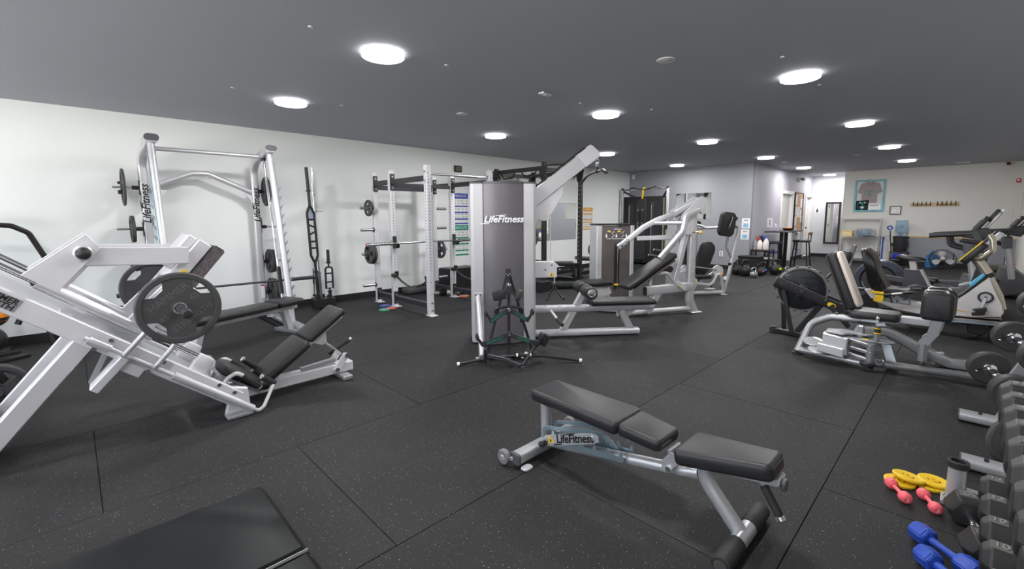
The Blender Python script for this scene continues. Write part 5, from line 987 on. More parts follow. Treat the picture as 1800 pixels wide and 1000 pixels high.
# ================================================================ far beige wall
FX = WR2
t = thing('framed_shirt', 'teal framed grey t-shirt with black printed cloth on the beige wall', 'picture frame', (FX, 2.26, 2.0))
TEAL = mat('teal_frame', (.16, .42, .50), .4, var=.25, vscale=14)
part(t, 'backing', mat('backing_white', (.62, .63, .62), .6), B().box((-.008, 0, 0), (.014, .66, .88)))
for y in (-.335, .335): part(t, 'frame_side', TEAL, B().box((-.02, y, 0), (.04, .05, .94), bev=.004))
for z in (-.445, .445): part(t, 'frame_rail', TEAL, B().box((-.02, 0, z), (.04, .62, .05), bev=.004))
sh = [(-.10, .40), (.10, .40), (.22, .35), (.30, .10), (.19, .04), (.185, .12), (.185, -.22), (-.19, -.22), (-.185, .12), (-.19, .04), (-.30, .10), (-.22, .35)]
part(t, 'shirt', mat('shirt_grey', (.34, .29, .28), .85, bump=.3, bscale=40), B().prism(sh, (-.019, 0, .01), -Y, Z, .008, .002)); part(t, 'shirt_collar', mat('shirt_collar', (.26, .22, .22), .85), B().torus((-.024, 0, .405), X, .07, .008, 20, 5))
part(t, 'shirt_emblem', mat('emblem_teal', (.02, .28, .28), .6), B().torus((-.0235, 0, .08), X, .115, .003, 28, 4).box((-.024, .0, .10), (.003, .014, .10)).box((-.024, .04, .125), (.003, .05, .03)).box((-.024, -.04, .125), (.003, .05, .03)).prism([(-.05, .03), (.05, .03), (0, -.02)], (-.024, 0, .02), -Y, Z, .003))['kind'] = 'stuff'
part(t, 'black_cloth', mat('cloth_black', (.008, .008, .01), .8), B().prism([(-.17, -.16), (.14, -.16), (.15, .15), (-.16, .12)], (-.026, .15, -.27), -Y, Z, .008, .002))
part(t, 'cloth_emblem', mat('emblem_teal', (.02, .28, .28), .6), B().torus((-.031, .15, -.27), X, .12, .005, 28, 4).box((-.031, .15, -.25), (.003, .03, .13)).box((-.031, .15, -.22), (.003, .15, .02)))['kind'] = 'stuff'
part(t, 'cloth_emblem_white', WINK, B().prism([(-.06, .02), (.06, .02), (0, -.05)], (-.032, .15, -.34), -Y, Z, .003).box((-.032, .205, -.20), (.003, .04, .03)).box((-.032, .095, -.20), (.003, .04, .03)))['kind'] = 'stuff'
part(t, 'caption_card', WINK, B().box((-.017, -.13, -.33), (.004, .30, .16))); part(t, 'caption_print', PG, B().box((-.0195, -.13, -.29), (.002, .2, .025)))
t = thing('framed_certificate', 'small black framed certificate on the beige wall', 'picture frame', (FX, 1.63, 1.56)); part(t, 'paper', mat('paper_cream', (.75, .72, .70), .6), B().box((-.008, 0, 0), (.012, .22, .21))); part(t, 'print', mat('paper_stamp', (.85, .85, .86), .6), B().box((-.0145, .03, -.01), (.002, .07, .08)))
for y in (-.12, .12): part(t, 'frame_side', BLACK, B().box((-.012, y, 0), (.024, .022, .25), bev=.003))
for z in (-.115, .115): part(t, 'frame_rail', BLACK, B().box((-.012, 0, z), (.024, .22, .022), bev=.003))
t = thing('coat_rack', 'long pale wooden board with two black hook strips on the beige wall', 'coat rack', (FX, .82, 1.71)); part(t, 'board', WOOD, B().box((-.012, 0, 0), (.022, 1.0, .10), bev=.003))
for y0 in (.25, -.25):
    part(t, 'hook_strip', BLACK, B().box((-.028, y0, -.005), (.012, .40, .022), bev=.002))
    for i in range(5): part(t, 'coat_hook', BLACK, B().tube([(-.034, y0-.18+.09*i, .0), (-.055, y0-.18+.09*i, .04), (-.05, y0-.18+.09*i, .085)], .009, fr=.02).tube([(-.034, y0-.18+.09*i, -.005), (-.065, y0-.18+.09*i, -.035), (-.07, y0-.18+.09*i, -.02)], .007, fr=.01))
t = thing('security_camera', 'small pink white dome camera in the ceiling corner over the beige wall', 'camera', (17.1, -.52, CE)); part(t, 'camera_base', mat('camera_pink', (.7, .45, .42), .5), B().box((0, 0, -.03), (.14, .14, .06), bev=.02)); part(t, 'camera_lens', BLACK, B().ball((-.06, .03, -.06), .04, 12))
t = thing('wall_device', 'small red and white device on the wall near the right edge of view', 'alarm', (FX, -.70, 2.28)); part(t, 'housing', RED, B().box((-.02, 0, 0), (.04, .08, .10), bev=.008)); part(t, 'strobe', WHITE, B().box((-.045, 0, .01), (.02, .05, .04), bev=.006))
# chrome wire shelving
WS = thing('wire_shelf', 'chrome wire shelving unit against the beige wall', 'shelf', (16.95, 2.36, 0))
for x in (-.20, .20):
    for y in (-.47, .47): part(WS, 'post', CHROME, B().cyl((x, y, .0), (x, y, 1.34), .0135, 10))
for z in (.12, .34, .78, 1.30):
    for x in (-.20, .20): part(WS, 'edge_wire', STEEL, B().tube([(x, -.47, z), (x, .47, z)], .007, n=6)); part(WS, 'edge_wire', STEEL, B().tube([(x, -.47, z-.035), (x, .47, z-.035)], .005, n=6))
    b = B()
    for i in range(24): b.tube([(-.20, -.46+.04*i, z), (.20, -.46+.04*i, z)], .003, n=4)
    part(WS, 'wire_deck', STEEL, b)['kind'] = 'stuff'
t = thing('card_box', 'yellow cardboard box on the middle of the wire shelf', 'box', (16.86, 2.66, .787)); part(t, 'box_body', mat('card_yellow', (.72, .52, .22), .7), B().box((0, 0, .085), (.22, .27, .17), bev=.003)); part(t, 'box_label', mat('card_label', (.85, .75, .45), .6), B().box((-.112, 0, .08), (.003, .18, .09))); part(t, 'label_print', PG, B().box((-.1142, 0, .075), (.001, .12, .012)))
t = thing('bottle_pack', 'shrink wrapped pack of clear water bottles on the wire shelf', 'bottle pack', (17.0, 2.28, .787)); part(t, 'wrap', mat('wrap_clear', (.62, .72, .80), .15, trans=.75), B().box((0, 0, .12), (.22, .38, .24), bev=.03, seg=2)); 
for y in (-.12, -.04, .04, .12): part(t, 'bottle', mat('bottle_blue', (.25, .5, .7), .15, trans=.4), B().lathe((-.05, y, .01), Z, [(0, 0), (.034, 0), (.034, .15), (.014, .19), (.014, .21), (0, .21)], 12))
t = thing('dark_tray', 'flat dark tray lying on the middle of the wire shelf', 'tray', (16.95, 2.14, .787)); part(t, 'tray', mat('tray_brown', (.10, .06, .05), .6), B().box((-.05, 0, .012), (.25, .26, .02), bev=.004)); part(t, 'tray_rim', BLACK, B().box((-.17, 0, .02), (.012, .26, .03)))
t = thing('blue_pole', 'thin dark blue pole leaning at the right end of the wire shelf', 'pole', (16.80, 1.80, 0)); part(t, 'pole', mat('pole_blue', (.03, .08, .45), .4), B().cyl((0, 0, 0), (0, .0, .78), .02, 10)); part(t, 'pole_cap', BLACK, B().ball((0, 0, .78), .024, 8))
# water dispenser
WD = thing('dispenser_stand', 'dark wood topped stand carrying the water crock', 'stand', (16.95, 1.43, 0))
part(WD, 'stand_top', mat('dark_wood', (.06, .035, .025), .5), B().box((0, 0, .37), (.36, .42, .02), bev=.003)); part(WD, 'lower_shelf', mat('dark_wood', (.06, .035, .025), .5), B().box((0, 0, .18), (.34, .40, .018), bev=.003))
for x in (-.16, .16):
    for y in (-.19, .19): part(WD, 'leg', BLACK, B().beam((x, y, 0), (x, y, .365), .022, .022))
t = thing('water_crock', 'black water crock dispenser on the wooden stand', 'water dispenser', (16.95, 1.43, .38)); part(t, 'crock', PLASTIC, B().lathe((0, 0, 0), Z, [(0, 0), (.14, 0), (.155, .05), (.17, .40), (.185, .41), (.185, .44), (.10, .45), (0, .44)], 28)); part(t, 'tap', BLACK, B().box((-.19, 0, .08), (.06, .03, .04), bev=.006))
BLUEW = mat('water_bottle_blue', (.58, .78, .93), .08, trans=.85, ior=1.3); BLUED = mat('water_bottle_deep', (.12, .38, .75), .1, trans=.7, ior=1.3)
def jug(t, m, up):
    pr = [(0, 0), (.125, 0), (.137, .02), (.13, .06), (.138, .075), (.138, .13), (.13, .145), (.138, .16), (.138, .215), (.13, .23), (.137, .25), (.125, .33), (.05, .385), (.032, .39), (.032, .44), (0, .44)]
    if not up: pr = [(r, .44-h) for r, h in reversed(pr)]
    part(t, 'bottle_shell', m, B().lathe((0, 0, 0), Z, pr, 28))
    hz = .15 if up else .27
    part(t, 'handle_bay', m, B().box((-.13, -.01, hz), (.03, .07, .10), bev=.012)); part(t, 'cap', mat('cap_blue', (.05, .2, .65), .4), B().cyl((0, 0, .43 if up else .0), (0, 0, .47 if up else .02), .036, 16))
t = thing('water_bottle', 'upturned clear blue water bottle on top of the crock', 'water bottle', (16.95, 1.43, .835)); jug(t, BLUEW, False)
t = thing('water_bottle', 'deep blue upright water bottle on the floor by the fan', 'water bottle', (16.6, .72, 0)); jug(t, BLUED, True)
t = thing('blue_bin', 'round dark blue tub under the water stand', 'tub', (16.72, 1.42, .19)); part(t, 'tub', mat('tub_blue', (.02, .04, .42), .35), B().lathe((0, 0, 0), Z, [(0, 0), (.12, 0), (.14, .04), (.13, .14), (0, .165)], 22)); part(t, 'tub_rim', mat('tub_blue', (.02, .04, .42), .35), B().torus((0, 0, .10), Z, .138, .006, 22, 5))
t = thing('bottle_carrier', 'blue handled bottle carrying grip leaning on the crock', 'grip', (16.85, 1.585, .38)); part(t, 'handle', mat('grip_blue', (.02, .05, .38), .4), B().tube([(0, .10, .62), (0, .16, .69), (0, .10, .74), (0, .03, .70), (0, .07, .61)], .018, fr=.03, closed=False)); part(t, 'rod', BLACK, B().tube([(0, .08, .60), (0, .02, .0)], .014)); part(t, 'clamp', BLACK, B().box((0, .01, .20), (.04, .05, .09), bev=.01))
FN = thing('floor_fan', 'large round grey floor fan with three pale blades by the wall', 'fan', (16.3, .50, 0)); ctr = V((0, 0, .27)); fax = V((-.82, -.12, .45)).normalized()
cm = mat('cage_dark', (.05, .05, .055), .4, .6); e1 = fax.orthogonal().normalized(); e2 = fax.cross(e1)
for d, R in ((.05, .25), (-.05, .25), (.0, .27)): part(FN, 'cage_ring', cm, B().torus(ctr+fax*d, fax, R, .008, 36, 5))
b = B()
for i in range(36):
    a = 2*PI*i/36; d = e1*math.cos(a)+e2*math.sin(a); b.tube([ctr+fax*.09+d*.05, ctr+fax*.07+d*.18, ctr+d*.268], .0025, n=4)
part(FN, 'cage_wire', cm, b)['kind'] = 'stuff'
for i in range(3):
    a = 2*PI*i/3+.5; pts = [(.05*math.cos(a-.3), .05*math.sin(a-.3))]+[(r*math.cos(a+da), r*math.sin(a+da)) for r, da in ((.14, -.52), (.21, -.42), (.235, -.1), (.23, .25), (.16, .42), (.06, .4))]
    part(FN, 'blade', mat('blade_pale', (.55, .54, .52), .5), B().prism(pts, ctr, e1, e2, .012, .003))
part(FN, 'motor_hub', mat('blade_pale', (.55, .54, .52), .5), B().cyl(ctr-fax*.04, ctr+fax*.05, .05, 18, bev=.01)); part(FN, 'motor', BLACK, B().cyl(ctr-fax*.2, ctr-fax*.03, .08, 18, bev=.02)); part(FN, 'fan_stand', cm, B().tube([ctr+e2*.28, ctr+e2*.28-V((0, 0, .22)), V((0, 0, .015))+e2*.2, V((0, 0, .015))-e2*.2, ctr-e2*.28-V((0, 0, .22)), ctr-e2*.28], .013, fr=.05))
t = thing('fire_extinguisher', 'red fire extinguisher with white label by the far wall', 'fire extinguisher', (16.6, -.70, 0)); part(t, 'cylinder', RED, B().lathe((0, 0, 0), Z, [(0, 0), (.06, 0), (.07, .015), (.07, .30), (.05, .36), (.02, .38), (0, .38)], 20)); part(t, 'label', WINK, B().lathe((0, 0, .12), Z, [(.0705, 0), (.0705, .12)], 20)); part(t, 'valve', STEEL, B().box((0, 0, .40), (.03, .03, .05), bev=.006)); part(t, 'lever', BLACK, B().box((-.03, 0, .435), (.12, .02, .015), ry(-12), .004)); part(t, 'hose', BLACK, B().tube([(0, .03, .39), (0, .09, .36), (0, .085, .12)], .01, fr=.03))
# narrow pole by the right edge of the beige wall
t = thing('floor_lamp_pole', 'thin pale stand with clamp beside the far wall at the right', 'stand', (16.2, -.62, 0)); part(t, 'pole', mat('pole_pale', (.55, .52, .48), .4), B().cyl((0, 0, .02), (0, 0, 1.55), .015, 10)); part(t, 'clamp', BLACK, B().box((0, .01, .95), (.05, .05, .14), bev=.01)); part(t, 'base', BLACK, B().lathe((0, 0, 0), Z, [(0, 0), (.15, 0), (.14, .02), (0, .025)], 22))
# ================================================================ adjustable bench in the foreground
FBn = thing('adjustable_bench', 'black padded adjustable bench with silver frame alone in the foreground', 'bench', (2.0, 1.80, 0), -PI/2)
def outline_pad(pl, z0, z1, rot=None, c=(0, 0, 0), bev=.022, axis=None):
    b = B().prism(pl, (0, 0, 0), X, Y, z1-z0, bev, 3)
    mt = M.Translation(V(c)+V((0, 0, (z0+z1)/2))) @ (rot.to_4x4() if rot else M.Identity(4)); bmesh.ops.transform(b.bm, matrix=mt, verts=b.bm.verts); return b
def rpoly(pts, r, k=4):
    P = fillet([V((p[0], p[1], 0)) for p in (pts+[pts[0], pts[1]])], r, k); 
    return [(p.x, p.y) for p in P[k+1-k+0:-1]] if False else [(p.x, p.y) for p in P[1:-1]]
def taper(L, w0, w1, r=.03):
    base = [(-L/2, -w0/2), (L/2, -w1/2), (L/2, w1/2), (-L/2, w0/2)]; out = []
    n = 4
    for i in range(n):
        a, p, c = V((*base[i-1], 0)), V((*base[i], 0)), V((*base[(i+1) % n], 0)); f = fillet([p+(a-p).normalized()*r*3, p, p+(c-p).normalized()*r*3], r, 4)
        out += [(q.x, q.y) for q in f[1:-1]]
    return out
BSIL = mat('bench_silver', (.50, .51, .53), .34, .5)
part(FBn, 'back_pad', VINYL, outline_pad(taper(.60, .25, .27), -.035, .035, ry(1.0), (.335, -.01, .385))); part(FBn, 'middle_pad', VINYL, outline_pad(taper(.235, .25, .21), -.035, .03, ry(6), (.735, 0, .365))); part(FBn, 'seat_pad', VINYL, outline_pad(taper(.40, .27, .18), -.04, .035, ry(-9), (1.125, -.005, .385)))
for nm, c, L, w0, w1, rr, zz in (('pad_seam', (.335, -.01, .385), .606, .256, .276, 1.0, .012), ('pad_seam', (.735, 0, .365), .241, .256, .216, 6, .008), ('pad_seam', (1.125, -.005, .385), .406, .276, .186, -9, .012)):
    part(FBn, nm, VINYLS, outline_pad(taper(L-.008, w0-.008, w1-.008), zz-.0025, zz+.0025, ry(rr), c, bev=.001))
part(FBn, 'rear_upright', BSIL, B().tube([(.055, 0, .05), (.045, 0, .36)], .032, n=16)); part(FBn, 'spine_tube', BSIL, B().tube([(.05, 0, .055), (.90, 0, .225), (1.0, 0, .25)], .030, n=16)); 
part(FBn, 'front_leg', BSIL, B().tube([(1.02, 0, .33), (1.03, 0, .23), (1.19, 0, .05)], .034, fr=.25, n=16, k=8)); part(FBn, 'leg_gusset', BSIL, B().prism([(.86, .26), (1.02, .33), (1.07, .13), (1.0, .22)], (0, 0, 0), X, Z, .008, .002)); part(FBn, 'seat_bracket', BSIL, B().prism(rrect(.36, .03, .012, 3), (1.16, 0, .335), V((.988, 0, .156)), V((-.156, 0, .988)), .09, .003))
part(FBn, 'rear_crossbar', BSIL, B().beam((.06, -.27, .055), (.06, .27, .055), .075, .06, r=.014)); 
for s in (-1, 1):
    part(FBn, 'crossbar_cap', GREYPL, B().prism(rrect(.08, .066, .016, 3), (.06, s*.278, .055), X, Z, .018, .003))
    wl = part(FBn, 'wheel', mat('wheel_grey', (.18, .175, .18), .5), B().lathe((-.005, s*.305-.016, .052), Y, [(.018, 0), (.040, .0), (.044, .006), (.044, .026), (.040, .032), (.018, .032)], 28, closed=True)); part(wl, 'wheel_hub', WHITEP, B().cyl((-.005, s*.305-.014, .052), (-.005, s*.305+.018, .052), .02, 16)); part(FBn, 'wheel_fork', BSIL, B().beam((-.012, s*.326, .052), (.05, s*.29, .052), .008, .026)); part(FBn, 'foot_pad', WHITEP, B().prism(rrect(.05, .07, .02, 4), (.115, s*.24, .006), X, Y, .012, .003))
part(FBn, 'front_crossbar', BSIL, B().cyl((1.20, -.07, .040), (1.20, .07, .040), .037, 22)); 
for s in (-1, 1): part(FBn, 'rubber_foot', GRIP, B().cyl((1.20, s*.07, .040), (1.20, s*.25, .040), .040, 22, bev=.005)); part(FBn, 'foot_disc', CHROME, B().cyl((1.20, s*.25, .040), (1.20, s*.253, .040), .026, 18))
part(FBn, 'tilt_handle', GRIP, B().cyl((1.27, .0, .31), (1.34, -.02, .215), .0175, 14, bev=.003)); part(FBn, 'handle_stem', BSIL, B().cyl((1.25, .0, .34), (1.272, .0, .308), .012, 12)); part(FBn, 'handle_cap', CHROME, B().cyl((1.34, -.02, .215), (1.352, -.024, .198), .0185, 14, bev=.003)); part(FBn, 'seat_end_cap', GREYPL, B().prism(rrect(.045, .05, .018, 4), (1.345, 0, .345), Y, Z, .02, .004))
for s in (-1, 1):
    y = s*.052
    part(FBn, 'ladder_plate', ZINC, B().prism([(.08, .15), (.08, .11), (.30, .15), (.345, .155), (.36, .185), (.375, .158), (.43, .165), (.445, .20), (.46, .172), (.515, .18), (.53, .215), (.545, .185), (.60, .19), (.615, .225), (.63, .18), (.625, .165), (.08, .085), (.07, .10), (.07, .165), (.10, .19), (.40, .272), (.50, .282), (.565, .265), (.60, .235), (.585, .225), (.55, .248), (.49, .26), (.40, .25), (.12, .175)], (0, y, 0), X, Z, .008, .0015))
    pass
part(FBn, 'support_arm', BSIL, B().prism([(.04, .105), (.06, .075), (.42, .225), (.45, .245), (.445, .275), (.41, .283), (.07, .15)], (.05, -.085, 0), X, Z, .010, .002)); part(FBn, 'support_arm', BSIL, B().prism([(.04, .105), (.06, .075), (.42, .225), (.45, .245), (.445, .275), (.41, .283), (.07, .15)], (.05, .085, 0), X, Z, .010, .002))
ux = V((.37, 0, .14)).normalized(); life(FBn, (.335, -.0915, .205), ux, V((-ux.z, 0, ux.x)), .066, INK, world=False); part(FBn, 'warning_sign', YELLOW, B().prism([(-.024, -.02), (.024, -.02), (0, .024)], (.165, -.0915, .142), ux, V((-ux.z, 0, ux.x)), .002)); part(FBn, 'warning_mark', INK, B().prism([(-.008, -.013), (.006, -.014), (.002, .008)], (.165, -.093, .142), ux, V((-ux.z, 0, ux.x)), .002))
part(FBn, 'pivot_bolt', CHROME, B().cyl((.455, -.086, .252), (.455, -.1, .252), .016, 6)); part(FBn, 'pivot_bolt', CHROME, B().cyl((.10, -.09, .085), (.10, -.112, .085), .016, 12)); part(FBn, 'latch_roller', PLASTIC, B().cyl((.14, -.11, .115), (.10, -.11, .095), .016, 12))
part(FBn, 'hinge_clevis', BSIL, B().prism([(.84, .22), (.87, .215), (.93, .29), (.93, .33), (.88, .325), (.84, .27)], (0, -.055, 0), X, Z, .008, .002)); part(FBn, 'hinge_clevis', BSIL, B().prism([(.84, .22), (.87, .215), (.93, .29), (.93, .33), (.88, .325), (.84, .27)], (0, .055, 0), X, Z, .008, .002)); part(FBn, 'hinge_web', BSIL, B().box((.88, 0, .31), (.02, .11, .05), ry(-20), .003)); part(FBn, 'hinge_bolt', CHROME, B().cyl((.88, -.058, .245), (.88, -.072, .245), .015, 8))

# ================================================================ folding mat in the front left corner
FM = thing('exercise_mat', 'glossy black vinyl folding exercise mat lying in the near left corner', 'mat', (.62, 2.52, 0))
def matpanel(x0, x1, y0, y1, seed):
    b = B(); bm = b.bm; n, m_ = 34, 26; g = []
    for i in range(n+1):
        row_ = []
        for j in range(m_+1):
            u, v = i/n, j/m_; x = x0+(x1-x0)*u; y = y0+(y1-y0)*v
            e = min(u, 1-u)*(x1-x0); f = min(v, 1-v)*abs(y1-y0); d = min(e, f)
            z = .052*min(1, (max(d, 0)/.022))**.5 if d > 0 else 0.0
            z += .007*math.exp(-(((x+.10)*.8+(y+.30)*.62)/.035)**2)*min(1, d/.03)+.004*math.sin(9*x+seed)*math.sin(7*y+2*seed)*min(1, d/.05)+.005*math.exp(-((x+.02)/.03)**2)*min(1, d/.02)
            row_.append(bm.verts.new((x, y, z)))
        g.append(row_)
    for i in range(n):
        for j in range(m_): bm.faces.new((g[i][j], g[i+1][j], g[i+1][j+1], g[i][j+1]))
    bmesh.ops.extrude_face_region(bm, geom=[]) if False else None
    return b
MV = mat('mat_vinyl', (.008, .0095, .010), .4, spec=.3, bump=.25, bscale=5)
for i, (a, c) in enumerate(((-.66, 0), (-1.32, -.66), (-1.98, -1.32))):
    part(FM, 'mat_panel', MV, matpanel(-1.25, 0, a+.0015, c-.0015, i+1))
part(FM, 'panel_seam', mat('seam_grey_line', (.35, .35, .35), .6), B().box((-.63, -.66, .047), (1.22, .0035, .012)))

# ================================================================ dumbbell rack on the right and its dumbbells
DR = thing('dumbbell_rack', 'silver two tier dumbbell rack along the right wall', 'dumbbell rack', (2.4, -.40, 0))
DM = DSILV
for x in (3.55, 2.64, .8):
    W(DR, 'foot', BSIL, B().beam((x, -.72, .04), (x, -.06 if x > 3 else -.12, .04), .10, .065, r=.022)); W(DR, 'foot_cap', GREYPL, B().prism(rrect(.10, .065, .022, 3), (x, -.057 if x > 3 else -.117, .04), X, Z, .008)); W(DR, 'foot_slot', INK, B().prism(rrect(.05, .02, .0095, 4), (x, -.16, .0735), X, Y, .002))
    W(DR, 'upright', DM, B().beam((x, -.62, .05), (x, -.68, .80), .09, .05, upv=X))
for z, yc in ((.63, -.37), (.24, -.31)):
    W(DR, 'tray_rail', BSIL, B().beam((.75, yc+.10, z-.03), (2.72, yc+.10, z-.03), .03, .05)); W(DR, 'tray_rail', BSIL, B().beam((.75, yc-.17, z+.0), (2.72, yc-.17, z+.0), .03, .05))
    for x in (2.64, .8): W(DR, 'tray_arm', DM, B().beam((x, -.64, z-.07), (x, yc+.10, z-.07), .06, .03))
W(DR, 'edge_trim', CHROME, B().tube([(.75, -.165, .655), (2.72, -.165, .655)], .006)); W(DR, 'back_beam', DM, B().beam((.75, -.66, .30), (3.60, -.66, .30), .05, .07))
hexm = mat('hex_rubber', (.022, .021, .021), .5, bump=.1, bscale=150)
plm = mat('label_plate', (.12, .117, .11), .45)
def hexdb(lab, loc, s, words, rz=0, group=None, m=hexm, tilt=0.0, hd=None):
    """hex dumbbell, handle along local Y"""
    t = thing('hex_dumbbell', lab, 'dumbbell', loc, rz, group); R, hl, L = .062*s, .095*s, .33*s+.02
    for sg in (-1, 1):
        c = sg*(L/2-hl/2); prof = [(R*.80, -hl/2), (R, -hl/2+.012*s), (R, hl/2-.022*s), (R*.66, hl/2)] if sg > 0 else [(R*.66, -hl/2), (R, -hl/2+.022*s), (R, hl/2-.012*s), (R*.80, hl/2)]
        b = B(); rings = []
        for r, h in [(0, prof[0][1])]+prof+[(0, prof[-1][1])]:
            if r == 0: rings.append([b.bm.verts.new((0, c+h, R*.866))])
            else: rings.append([b.bm.verts.new((r*math.cos(k*PI/3), c+h, R*.866+r*math.sin(k*PI/3))) for k in range(6)])
        for A_, B_ in zip(rings, rings[1:]):
            for k in range(6):
                f = [A_[k % len(A_)], A_[(k+1) % len(A_)], B_[(k+1) % len(B_)], B_[k % len(B_)]]; f2 = list(dict.fromkeys(f))
                if len(f2) > 2: b.bm.faces.new(f2)
        bmesh.ops.bevel(b.bm, geom=list(b.bm.edges), offset=.004*s, segments=1, affect='EDGES')
        hd_ = part(t, 'head', m, b, flat=True)
        if words:
            part(hd_, 'label_plate', plm, B().box((0, c+sg*.004*s, R*1.732+.0005), (R*.78, hl*.5, .003), bev=.001)); part(hd_, 'raised_number', mat('raised_number', (.28, .27, .26), .5), B().text(words, (0, c+sg*.004*s, R*1.732+.003), Y*-1, X, R*.62, .0015))
    part(t, 'handle', CHROME, B().lathe((0, -(L/2-hl), R*.866), Y, [(0, 0), (.013, 0), (.0165, (L-2*hl)*.3), (.0165, (L-2*hl)*.7), (.013, L-2*hl), (0, L-2*hl)], 16)); return t
wts = ['50', '45', '40', '35', '30', '30', '25', '25', '20', '20', '15']
ords = ['farthest', 'second farthest', 'third farthest', 'fourth farthest', 'fifth farthest', 'sixth farthest', 'seventh farthest', 'eighth farthest', 'ninth farthest', 'tenth farthest', 'nearest']
x = 2.60
for i, w in enumerate(wts):
    s = 1.28-.022*i
    hexdb('%s black hex dumbbell on the upper tier of the rack' % ords[i], (x, -.125-(.33*s+.02)/2, .645), s, w, group='hex dumbbells on the upper tier'); x -= .155
wts2 = ['12', '12', '10', '10', '15', '15']
ords2 = ['farthest', 'second farthest', 'third farthest', 'fourth farthest', 'fifth farthest', 'nearest']
x = 2.60
for i, w in enumerate(wts2):
    hexdb('%s black hex dumbbell on the lower tier of the rack' % ords2[i], (x, -.105-(.33*(1.0+.03*max(0, i-2))+.02)/2, .265), 1.0+.03*max(0, i-2), w, group='hex dumbbells on the lower tier'); x -= .18
hexdb('big black hex dumbbell lying on the floor beside the rack', (2.74, -.115, 0), 1.28, '15', rD(-80))
# short fixed barbells with round heads on an angled stand
BS = thing('barbell_stand', 'silver angled stand with round headed fixed barbells beyond the dumbbell rack', 'barbell rack', (4.6, -.5, 0))
W(BS, 'foot', BSIL, B().beam((4.38, -.74, .04), (4.38, -.04, .04), .10, .065, r=.022)); W(BS, 'foot_cap', GREYPL, B().prism(rrect(.10, .065, .022, 3), (4.38, -.036, .04), X, Z, .008)); W(BS, 'foot_slot', INK, B().prism(rrect(.05, .02, .0095, 4), (4.38, -.14, .0735), X, Y, .002)); W(BS, 'foot', BSIL, B().beam((4.95, -.74, .04), (4.95, -.30, .04), .10, .065, r=.022))
for x in (4.40, 4.95): W(BS, 'upright', DM, B().beam((x, -.24, .05), (x, -.66, 1.15), .07, .05, upv=X))
for z in (.26, .53, .80, 1.05):
    for x in (4.40, 4.95): W(BS, 'cradle', DM, B().prism([(-.04, 0), (.05, 0), (.06, .05), (.045, .05), (.035, .02), (-.04, .02)], (x, -.24-.42*(z-.05)/1.1+.05, z-.06), -Y*-1, Z, .05, .003))
def roundbar(lab, z, R, rz=0, x=4.72, dy=0.0):
    y = -.24-.42*(z-.05)/1.1+.075+dy
    t = thing('fixed_barbell', lab, 'barbell', (x, y, z), rz, 'round headed fixed barbells'); L = .36
    for sg in (-1, 1):
        part(t, 'head', mat('round_head_rubber', (.042, .040, .040), .5, bump=.08, bscale=150), B().lathe((sg*(L-.045), 0, 0), X, [(0, 0), (R*.9, 0), (R, .012), (R, .078), (R*.9, .09), (0, .09)], 40)); part(t, 'head_flange', CHROME, B().lathe((sg*(L-.045) if sg > 0 else -(L-.135), 0, 0), X*-sg, [(0, 0), (.045, 0), (.04, .008), (.025, .012), (0, .012)] , 22)); 
        part(t, 'collar_lever', BLACK, B().cyl((sg*(L-.06), .03, .01), (sg*(L-.065), .075, -.005), .007, 8)); part(t, 'collar_tip', CHROME, B().ball((sg*(L-.065), .078, -.022), .009, 8))
    part(t, 'bar', CHROME, B().cyl((-L+.1, 0, 0), (L-.05, 0, 0), .017, 14)); part(t, 'bar_sleeve', CHROME, B().cyl((.12, 0, 0), (.24, 0, 0), .026, 14, bev=.004)); return t
roundbar('lowest round headed fixed barbell on the angled stand', .24, .125, rD(10)); roundbar('second lowest round headed fixed barbell on the angled stand', .51, .115, rD(10)); roundbar('third lowest round headed fixed barbell on the angled stand', .78, .105, rD(10)); roundbar('topmost round headed fixed barbell on the angled stand', 1.04, .105, rD(12), dy=.02)
plate('large black lettered plate leaning on the foot of the dumbbell rack',   .155, .04, 'solid', (3.74, -.29, .16), rD(30))
# holder tube with black ring on its own foot
HT = thing('bar_holder', 'silver upright tube holder with black rim near the pink dumbbells', 'bar holder', (3.05, -.045, 0)); part(HT, 'tube', BSIL, B().lathe((0, 0, .0), Z, [(.031, 0), (.0345, 0), (.0345, .205), (.031, .205)], 30, closed=True)); part(HT, 'rim', PLASTIC, B().lathe((0, 0, .195), Z, [(.028, 0), (.041, 0), (.042, .005), (.042, .030), (.039, .034), (.031, .034), (.028, .03)], 32, closed=True)); part(HT, 'tube_bore', INK, B().cyl((0, 0, .20), (0, 0, .203), .033, 24)); part(HT, 'foot_tube', BSIL, B().beam((.0, -.04, .065), (.02, -.45, .065), .07, .05, r=.01)); part(HT, 'weld_plate', BSIL, B().box((0, 0, .012), (.10, .10, .024), bev=.004)); part(HT, 'weld_bead', CHROME, B().torus((0, 0, .028), Z, .038, .005, 24, 5)); part(HT, 'orange_stud', ORANGE, B().cyl((.025, -.24, .09), (.025, -.24, .10), .012, 10))
